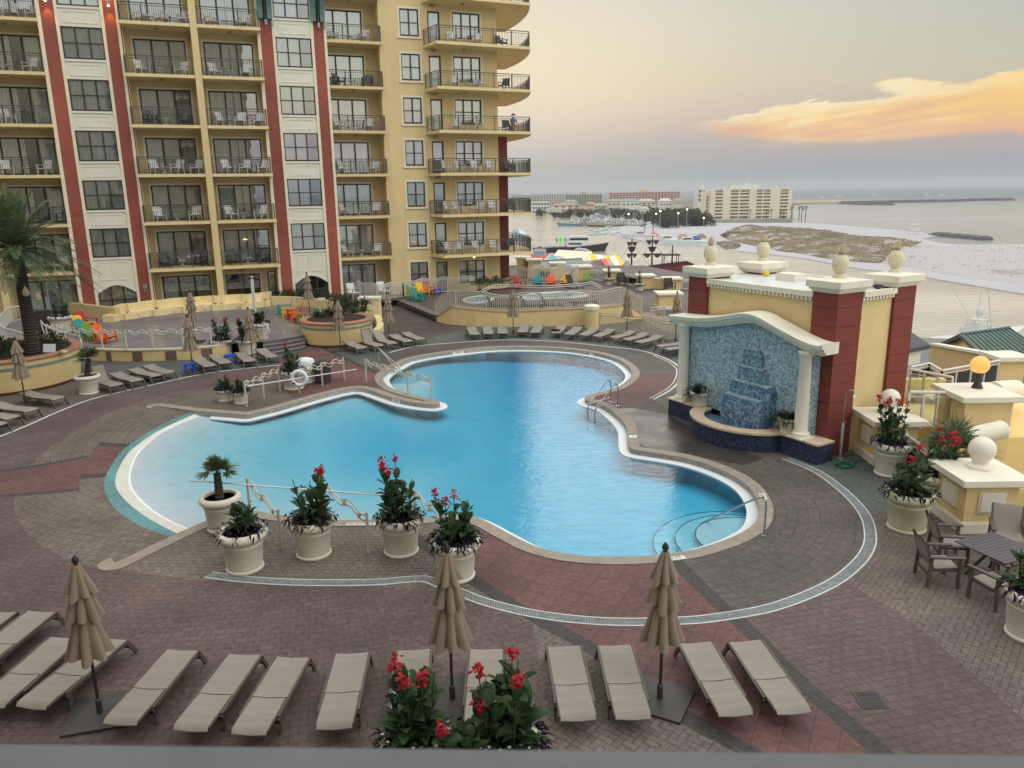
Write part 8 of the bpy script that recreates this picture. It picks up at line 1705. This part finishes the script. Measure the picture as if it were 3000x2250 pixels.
a, c = G(1880, 662, SZ + .6), G(1925, 634, SZ + .6); b.bar(a, c, 2.2, .3); tag(b.build('marina_dock', mat('dock_wood', L(92, 84, 78), .9, .2, 1)), 'wooden docks with piles between the marina boats', 'dock')
def b1(t, px, py, rz, lab, sc_=1.0): p = G(px, py, SZ); t.location = (p.x, p.y, SZ); t.rotation_euler = (0, 0, R(rz)); t['label'] = lab; t.scale = (sc_,) * 3; return t
b1(boat('motor_yacht', 16, m_bhull, True, True), 1671, 661, 180, 'blue hulled fishing yacht at the outer end of the marina')
b1(boat('motor_boat', 11, m_mint, False), 1748, 688, 10, 'pale mint open boat anchored left of the sand spit')
b1(boat('motor_boat', 9, m_hullw, False), 1734, 682, 5, 'white open boat just behind the pale mint boat', .9)
b1(boat('motor_boat', 8, m_hullw, False), 1807, 688, 200, 'small white dinghy like boat near the tip of the sand spit')
b1(boat('motor_boat', 12, m_mint, False), 1785, 674, 12, 'pale boat close to the shallow water behind the open boats')
b1(boat('motor_yacht', 16, m_hullw, True), 1872, 696, 175, 'large white yacht beached beside the sand with a red cover')
b1(boat('motor_yacht', 16, m_hullw, False), 1948, 710, 185, 'white cabin cruiser anchored behind the ship masts, left of two')
b1(boat('motor_yacht', 17, m_mint, False), 2008, 716, 178, 'white cabin cruiser anchored by the sand, right of two')
# dinner boat with dark hull
t = b1(boat('tour_boat', 24, m_navy, True), 1686, 737, 3, 'navy hulled tour boat with passengers crossing the harbour', .92)
b = MB(); b.box(-9.5, 2, -2.6, 2.6, 3.6, 4.0); b.box(-3, 5, -2.2, 2.2, 4.0, 6.2); b.build('upper_deck', m_hullw, t)
b = MB(); b.box(-2.6, 4.6, -2.25, -2.21, 4.6, 5.5); b.build('window', m_bwin, t)
b = MB(); b.box(-6.8, -5.8, -2.5, -1.8, 4.0, 5.9); tag(b.build('green_block', mat('green_glow', (.02, .6, .06), .5, emit=(.02, .8, .08), est=.35), t), '', '');  # green block for the people in green, given its own glow
o = b and bpy.data.objects['green_block']; [o.pop(k_, None) for k_ in ('label', 'category')]
for k in range(12):
    b = MB(); xx = -9 + k * .95 + r.uniform(-.2, .2); b.lathe([(.2, 4.0), (.26, 5.0), (.12, 5.4), (.13, 5.6), (.001, 5.75)], 6, (xx, -1.9 + r.uniform(0, 1.5), 0)); b.build('passenger', m_bayd if k % 2 else m_hullw, t)
# pirate ship
m_mar = mat('maroon_hull', L(92, 40, 46), .6, .12, .6); m_mast = mat('dark_mast', L(58, 46, 46), .8, .1, 2); m_sail = mat('furled_dark_sail', L(62, 58, 60), .9, .15, 1); m_shw = mat('ship_window', L(176, 150, 130), .4, .1, 1)
DS = 185.0
q0, q1 = GD(*Z6(1345, 230), DS), GD(*Z6(1865, 80), DS); sl = q1.x - q0.x; zt = q1.z; t = thing('pirate_ship', 'maroon wooden pirate style ship with three masts moored beyond the terrace', 'ship', (q1.x, DS, SZ)); h_ = zt - SZ
b = MB(); rows = []
for k in range(12):
    f = k / 11; x = -sl * f * 2.1; w_ = 3.6 * (1 if f < .7 else max(.05, 1 - ((f - .7) / .3) ** 2)); top_ = h_ * (1 - .22 * min(1, f * 2) ** 1.2) if f < .5 else h_ * (.78 - .28 * min(1, (f - .5) * 4)); rows.append([(x, -w_, top_), (x, -w_ * .9, h_ * .3), (x, -w_ * .5, 0), (x, w_ * .5, 0), (x, w_ * .9, h_ * .3), (x, w_, top_)])
b.loft(rows); b.add(rows[0], [tuple(range(6))]); b.loft([[(r_[0][0], r_[0][1] + .3, r_[0][2] - 1.0) for r_ in rows], [(r_[5][0], r_[5][1] - .3, r_[5][2] - 1.0) for r_ in rows]]); b.build('hull', m_mar, t, fix=False)
for k in range(7): b = MB(); xx = -.9 - k * sl * .125; b.box(xx - .42, xx + .42, -3.66, -3.58, h_ - 3.2, h_ - 1.9); b.build('window', m_shw if k in (1, 2, 3, 6) else m_bwin, t)
b = MB(); b.box(-sl * .98, .2, -3.8, -3.6, h_ - 5.4, h_ - 4.7); b.build('teal_band', m_tealp, t)
b = MB(); xx = -sl * .5
for dx_ in (-1.7, 1.7):
    for dy in (-1.2, 1.2): b.box(xx + dx_ - .08, xx + dx_ + .08, dy - .08, dy + .08, h_ - 1.2, h_ + 1.7)
b.box(xx - 2.1, xx + 2.1, -1.5, 1.5, h_ + 1.7, h_ + 1.95); b.build('deck_cabin', m_mast, t)
for (mx, yt, yb, ys, wd) in ((1556, 650, 1000, (708, 858), 160), (1822, 622, 1060, (685, 856), 200), (2082, 742, 970, (), 0)):
    a = GD(*V8(mx, yt), DS); c = GD(*V8(mx, yb), DS); b = MB(); X = a.x - q1.x; b.tube([(X, 0, c.z - SZ - 4), (X, 0, a.z - SZ)], [.30, .12], 7); ms_ = b.build('mast', m_mast, t)
    for yy in ys:
        z = GD(*V8(mx, yy), DS).z - SZ; w_ = wd * .22604 / 2266 * DS * (1.25 if yy > 800 and mx > 1700 else .85) / 2; b = MB(); b.tube([(X - w_, -.3, z), (X + w_, -.3, z)], .13, 6); b.build('yard', m_mast, ms_)
        b = MB()
        for s in (-1, 1): rows = [[(X + s * w_ * (.12 + .8 * k / 8), -.35, z - .05) for k in range(9)], [(X + s * w_ * (.12 + .8 * k / 8), -.45, z - .15 - .75 * math.sin(math.pi * k / 8)) for k in range(9)]]; b.loft(rows); b.loft([[(p[0], p[1] + .25, p[2]) for p in r_] for r_ in rows])
        b.build('furled_sail', m_sail, ms_)
    if ys: z = GD(*V8(mx, 795), DS).z - SZ; b = MB(); b.lathe([(.5, z - .6), (1.0, z + .5), (.95, z + .5), (.45, z - .55)], 10, (X, 0, 0)); b.build('crows_nest', m_mast, ms_)
    b = MB(); zt_ = a.z - SZ
    for s in (-1, 1): b.tube([(X, 0, zt_ - 1), (X + s * 5, -2.5, h_ - 2)], .035, 4)
    b.build('rigging', m_mast, ms_)
# boat radar dome behind the green roof
rb = G(2870, 968, SZ); t = b1(boat('motor_yacht', 15, m_hullw, True, True), 2872, 1010, 20, 'white yacht whose radar dome shows above the green roof at the right'); b = MB(); b.lathe([(.35, 4.2), (.5, 4.5), (.5, 5.0), (.3, 5.4), (.001, 5.5)], 12, (-1, 0, 0)); b.build('radar_dome', m_hullw, t, True)
# ---------------------------------------------------------------- harbour village below the terrace
b = MB(); b.add([Vector(p) for p in ((-60, 62, SZ + 1.2), (14, 62, SZ + 1.2), (48, 70, SZ + 1.2), (52, 96, SZ + 1.2), (34, 150, SZ + 1.2), (8, 172, SZ + 1.2), (-60, 172, SZ + 1.2))], [tuple(range(7))]); struct(b.build('harbour_walk', mat('boardwalk_paving', L(130, 120, 110), .9, .15, .5)))
b = MB(); dk = [Vector((p[0], p[1], 0)) for p in ((-60, 70), (6, 70), (9, 46), (12, 40), (14.5, 26.5), (11.9, 23.2), (12.6, 18.4), (13.2, 16.6), (18, 12), (18, 1.5))]; b.loft([[p + Vector((0, 0, -.01)) for p in dk], [p + Vector((0, 0, SZ + 1)) for p in dk]]); struct(b.build('deck_edge_wall', m_yel))
V = lambda x, y, D: GD(*V8(x, y), D)
def quadthing(nm, lab, cat, quads, mats, thick=.15, extra=None):
    c = quads[0][1][0]; t = thing(nm, lab, cat, (c.x, c.y, SZ + 1.2)); U = under(t)
    for part, q, m_ in quads:
        b = MB(); n_ = len(q); b.add(list(q) + [p + Vector((0, .05, -thick)) for p in q], [tuple(range(n_)), tuple(range(2 * n_ - 1, n_ - 1, -1))] + [(i_, (i_ + 1) % n_, n_ + (i_ + 1) % n_, n_ + i_) for i_ in range(n_)]); U(b, part, m_)
    return t, U
m_rroof = mat('red_metal_roof', L(196, 84, 88), .6, .08, 1); m_lblue = mat('light_blue_wall', L(126, 168, 186), .8, .06, 1); m_ppink = mat('pale_pink_wall', L(222, 204, 198), .8, .05, 1); m_groof2 = mat('grey_roof', L(150, 154, 160), .7, .08, 1)
def wavestripe(name, ca, cb_, sc_, ax, rot=0.0):
    m, nt, b_ = newmat(name); p = N(nt, 'ShaderNodeTexCoord').outputs['Object']; mp = N(nt, 'ShaderNodeMapping', i={0: p, 2: (0, 0, rot)}); s = N(nt, 'ShaderNodeSeparateXYZ', i={0: mp.outputs[0]}); f = mth(nt, 'GREATER_THAN', mth(nt, 'FRACT', mth(nt, 'MULTIPLY', s.outputs[ax], sc_)), .5); nt.links.new(mixc(nt, f, ca, cb_), b_.inputs['Base Color']); b_.inputs['Roughness'].default_value = .8; return m
m_str1 = wavestripe('cream_striped_canvas', L(226, 222, 200), L(206, 200, 172), .35, 0, R(50)); m_str2 = wavestripe('yellow_striped_canvas', L(228, 190, 60), L(204, 214, 226), .38, 0)
t, U = quadthing('red_roof_shop', 'red roofed harbour shop with a pale blue gable and pink cupola', 'building', (('roof', (V(130, 892, 150), V(425, 948, 146), V(515, 862, 152), V(255, 850, 156)), m_rroof), ('roof', (V(515, 862, 152), V(620, 938, 147), V(620, 946, 150), V(515, 870, 156)), m_condw)), None)
b = MB(); g = [V(425, 948, 146.2), V(620, 938, 147.2), V(512, 866, 152)]; b.add(g + [p + Vector((0, .2, -4)) for p in g[:2]], [(0, 1, 2), (0, 3, 4, 1)]); U(b, 'gable', m_lblue)
b = MB(); b.bar(g[0], g[2], .3, .5); b.bar(g[2], g[1], .3, .5); U(b, 'bargeboard', m_condw)
c0, c1 = V(275, 870, 151), V(435, 880, 151); zt = V(300, 790, 151).z; b = MB(); b.box(c0.x, c1.x, 150, 154, c0.z - 1, zt); U(b, 'cupola', m_ppink)
for f in (.25, .7): b = MB(); xx = c0.x + (c1.x - c0.x) * f; b.box(xx - .5, xx + .5, 149.9, 150, c0.z + .8, zt - 1.2); U(b, 'window', m_lblue)
b = MB(); e = .5; xm = (c0.x + c1.x) / 2; za = V(345, 735, 151).z; b.add([(c0.x - e, 149.5, zt - .2), (xm - 1, 149.5, za), (xm - 1, 154.5, za), (c0.x - e, 154.5, zt - .2), (c1.x + e, 149.5, zt - .2), (xm + 1, 149.5, za), (xm + 1, 154.5, za), (c1.x + e, 154.5, zt - .2)], [(0, 1, 2, 3), (4, 5, 6, 7), (1, 5, 6, 2)]); b.add([(c0.x, 149.95, zt), (xm, 149.95, za - .2), (c1.x, 149.95, zt)], [(0, 1, 2)]); U(b, 'cupola_roof', m_groof2)
quadthing('striped_tent', 'long cream striped tent roof in the harbour village', 'tent', (('canvas', (V(545, 870, 160), V(600, 802, 172), V(1040, 828, 168), V(990, 945, 152), V(760, 935, 155)), m_str1), ('valance', (V(760, 935, 155), V(990, 945, 152), V(990, 965, 152), V(760, 960, 155)), m_str1)), None)
quadthing('yellow_tent', 'yellow and white checked tent end in the harbour village', 'tent', (('canvas', (V(985, 850, 158), V(1245, 880, 156), V(1240, 920, 152), V(985, 945, 152)), m_str2), ('slope', (V(1235, 895, 154), V(1355, 865, 160), V(1465, 985, 152), V(1370, 1055, 146)), m_str2)), None)
quadthing('red_gable_roof', 'small red gable roof under the yellow striped tent', 'roof', (('roof', (V(1140, 925, 150), V(1215, 915, 152), V(1290, 1040, 146), V(1230, 1045, 146)), m_rroof), ('gable', (V(960, 1010, 148), V(1060, 950, 150), V(1140, 930, 150), V(1235, 1045, 147), V(1235, 1090, 147), V(960, 1090, 148)), mat('open_pavilion_shade', L(120, 112, 108), .9, .3, .6))), None)
A_, B2, C_, D_ = V(345, 955, 128), V(905, 920, 134), V(950, 1000, 124), V(380, 1050, 116)
t, U = metalroof('green_roof_shop', 'long green standing seam roof behind the far terrace piers', A_, B2, C_, D_, m_groof, nseam=16, cat='building'); b = MB(); b.add([D_, C_, C_ + Vector((0, 0, -5)), D_ + Vector((0, 0, -5))], [(0, 1, 2, 3)]); U(b, 'wall', m_lblue)
ap = V(1490, 950, 112); t = thing('pyramid_skylight', 'translucent grey pyramid skylight beyond the terrace railing', 'skylight', (ap.x, ap.y, ap.z - 8)); U = under(t); b = MB(); ww = (V(1650, 1140, 112).x - V(1370, 1060, 112).x) / 2; zb = V(1480, 1130, 112).z; cs_ = [(ap.x - ww, ap.y - ww * .9), (ap.x + ww, ap.y - ww), (ap.x + ww, ap.y + ww), (ap.x - ww, ap.y + ww)]
b.add([(*c_, zb) for c_ in cs_] + [tuple(ap)], [(0, 1, 4), (1, 2, 4), (2, 3, 4), (3, 0, 4)]); U(b, 'panels', mat('translucent_panel', L(164, 174, 182), .3, .08, .8))
b = MB()
for i_ in range(4):
    b.bar(Vector((*cs_[i_], zb)), ap, .15, .15)
    for f in (.33, .66): m0 = Vector((*cs_[i_], zb)).lerp(Vector((*cs_[(i_ + 1) % 4], zb)), f); b.bar(m0 + Vector((0, -.03, 0)), ap, .08, .08)
U(b, 'ribs', m_grey)
b = MB(); b.box(ap.x - ww, ap.x + ww, ap.y - ww, ap.y + ww, zb - 7, zb); U(b, 'base', m_condw)
quadthing('white_flat_roof', 'flat white roof between the skylight and the ship', 'roof', (('roof', (V(1560, 1000, 140), V(1640, 1000, 142), V(1785, 1045, 136), V(1640, 1055, 132)), m_condw), ('wall', (V(1640, 1055, 132), V(1785, 1045, 136), V(1785, 1110, 136), V(1640, 1120, 132)), m_bayd)), None)
quadthing('blue_fin_roof', 'pale blue sail shaped roof just past the corner balcony', 'roof', (('fin', (V(0, 560, 210), V(80, 525, 212), V(100, 600, 208)), m_bluer), ('fin', (V(80, 525, 212), V(150, 545, 210), V(200, 620, 208), V(95, 590, 208)), mat('fin_pale', L(180, 204, 220), .6)), ('fin', (V(0, 600, 208), V(200, 612, 208), V(285, 675, 206), V(0, 690, 206)), m_bluer)), None)
p = V(920, 790, 165); quadthing('grey_roof_hut', 'small grey roofed hut behind the cream tent', 'building', (('roof', (V(795, 805, 172), V(860, 775, 178), V(960, 788, 174), V(1035, 825, 168), V(900, 800, 170)), m_groof2), ('wall', (V(800, 806, 172), V(1035, 826, 168.2), V(1030, 850, 168.2), V(800, 850, 172)), m_hsg)), None)
# far sails and channel marks on the sea
for j, (zx, zy) in enumerate(((580, 362), (705, 352), (1000, 338), (1425, 342), (1550, 340))):
    px, py = R7h(zx, zy); p = G(px, py + 1, SZ); t = thing('sail_boat', f"tiny white boat far out at sea, {ordn[j]} from the left", 'boat', (p.x, p.y, SZ), 0, 'tiny boats near the horizon'); b = MB(); s = p.y / 1500; b.add([(-6 * s, 0, 0), (6 * s, 0, 0), (8 * s, 0, 1.4 * s), (-6 * s, 0, 1.4 * s), (-6 * s, 2 * s, 0), (6 * s, 2 * s, 0), (8 * s, 2 * s, 1.4 * s), (-6 * s, 2 * s, 1.4 * s)], [(0, 1, 2, 3), (7, 6, 5, 4), (3, 2, 6, 7), (0, 3, 7, 4), (1, 5, 6, 2)]); b.build('hull', m_hullw, t); b = MB(); b.prism([(-3 * s, .5 * s), (2 * s, .5 * s), (2 * s, 1.5 * s), (-3 * s, 1.5 * s)], 1.4 * s, 4.5 * s); b.build('cabin', m_hullw, t)
q = G(*R7h(1322, 655), SZ + .3); b = MB(); b.box(q.x - 1.6, q.x + 1.6, q.y - 1.6, q.y + 1.6, SZ + 2.2, SZ + 4.6); b.box(q.x - 2, q.x + 2, q.y - 2, q.y + 2, SZ + 4.6, SZ + 4.9)
for dx_ in (-1.4, 1.4):
    for dy in (-1.4, 1.4): b.box(q.x + dx_ - .12, q.x + dx_ + .12, q.y + dy - .12, q.y + dy + .12, SZ, SZ + 2.2)
tag(b.build('lifeguard_hut', m_condw), 'little white lifeguard hut on stilts on the beach', 'hut')
for j, (px, py, lab, m_) in enumerate(((2036, 704, 'blue beach canopy folded on the sand by the cruisers', m_bhd), (1915, 692, 'small red beach tent near the water line', m_rroof), (2000, 697, 'brown beach tent on the sand behind the cruisers', m_tanr), (2054, 697, 'olive beach tent beside the dune path', mat('olive_tent', L(130, 124, 92), .9)))):
    q = G(px, py, SZ + .3); b = MB(); b.lathe([(2.6, 0), (2.2, .9), (1.0, 1.7), (.001, 1.9)], 8, q); tag(b.build('beach_tent', m_), lab, 'tent')['group'] = 'tents on the sand spit'
for j, (zx, zy, D) in enumerate(((965, 160, 1190), (1085, 160, 1190), (1210, 158, 1150))): pass
m_bulb = mat('white_lamp', (1, .95, .85), .5, emit=(1, .93, .8), est=5)
for j, (zx, zy) in enumerate(((497, 288), (452, 318), (153, 322), (690, 312), (785, 270), (965, 362))):
    px, py = Z8h(zx, zy); D = 440 if zx > 480 else 470; a = GD(px, py, D); t = thing('street_lamp', f"lit street lamp on the far shore, {ordn[j]} listed near the marina trees at column {j + 1}", 'lamp', (a.x, D, SZ + .4), 0, 'lit street lamps of the marina'); b = MB(); b.tube([(0, 0, 0), (0, 0, a.z - SZ - .6)], .12, 6); b.build('pole', m_grey, t); b = MB(); b.ball((0, 0, a.z - SZ - .4), .45, 8, 6); b.build('bulb', m_bulb, t)
# ---------------------------------------------------------------- air
m, nt, b_ = newmat('haze'); nt.nodes.remove(b_); pv_ = N(nt, 'ShaderNodeVolumePrincipled', i={'Color': (.82, .86, .92, 1), 'Density': .00016, 'Anisotropy': .3}); nt.links.new(pv_.outputs[0], nt.nodes['Material Output'].inputs['Volume'])
b = MB(); b.box(-9000, 9000, -9000, 9000, SZ - 1.2, 60); hz_o = b.build('haze', m); struct(hz_o, 'stuff')
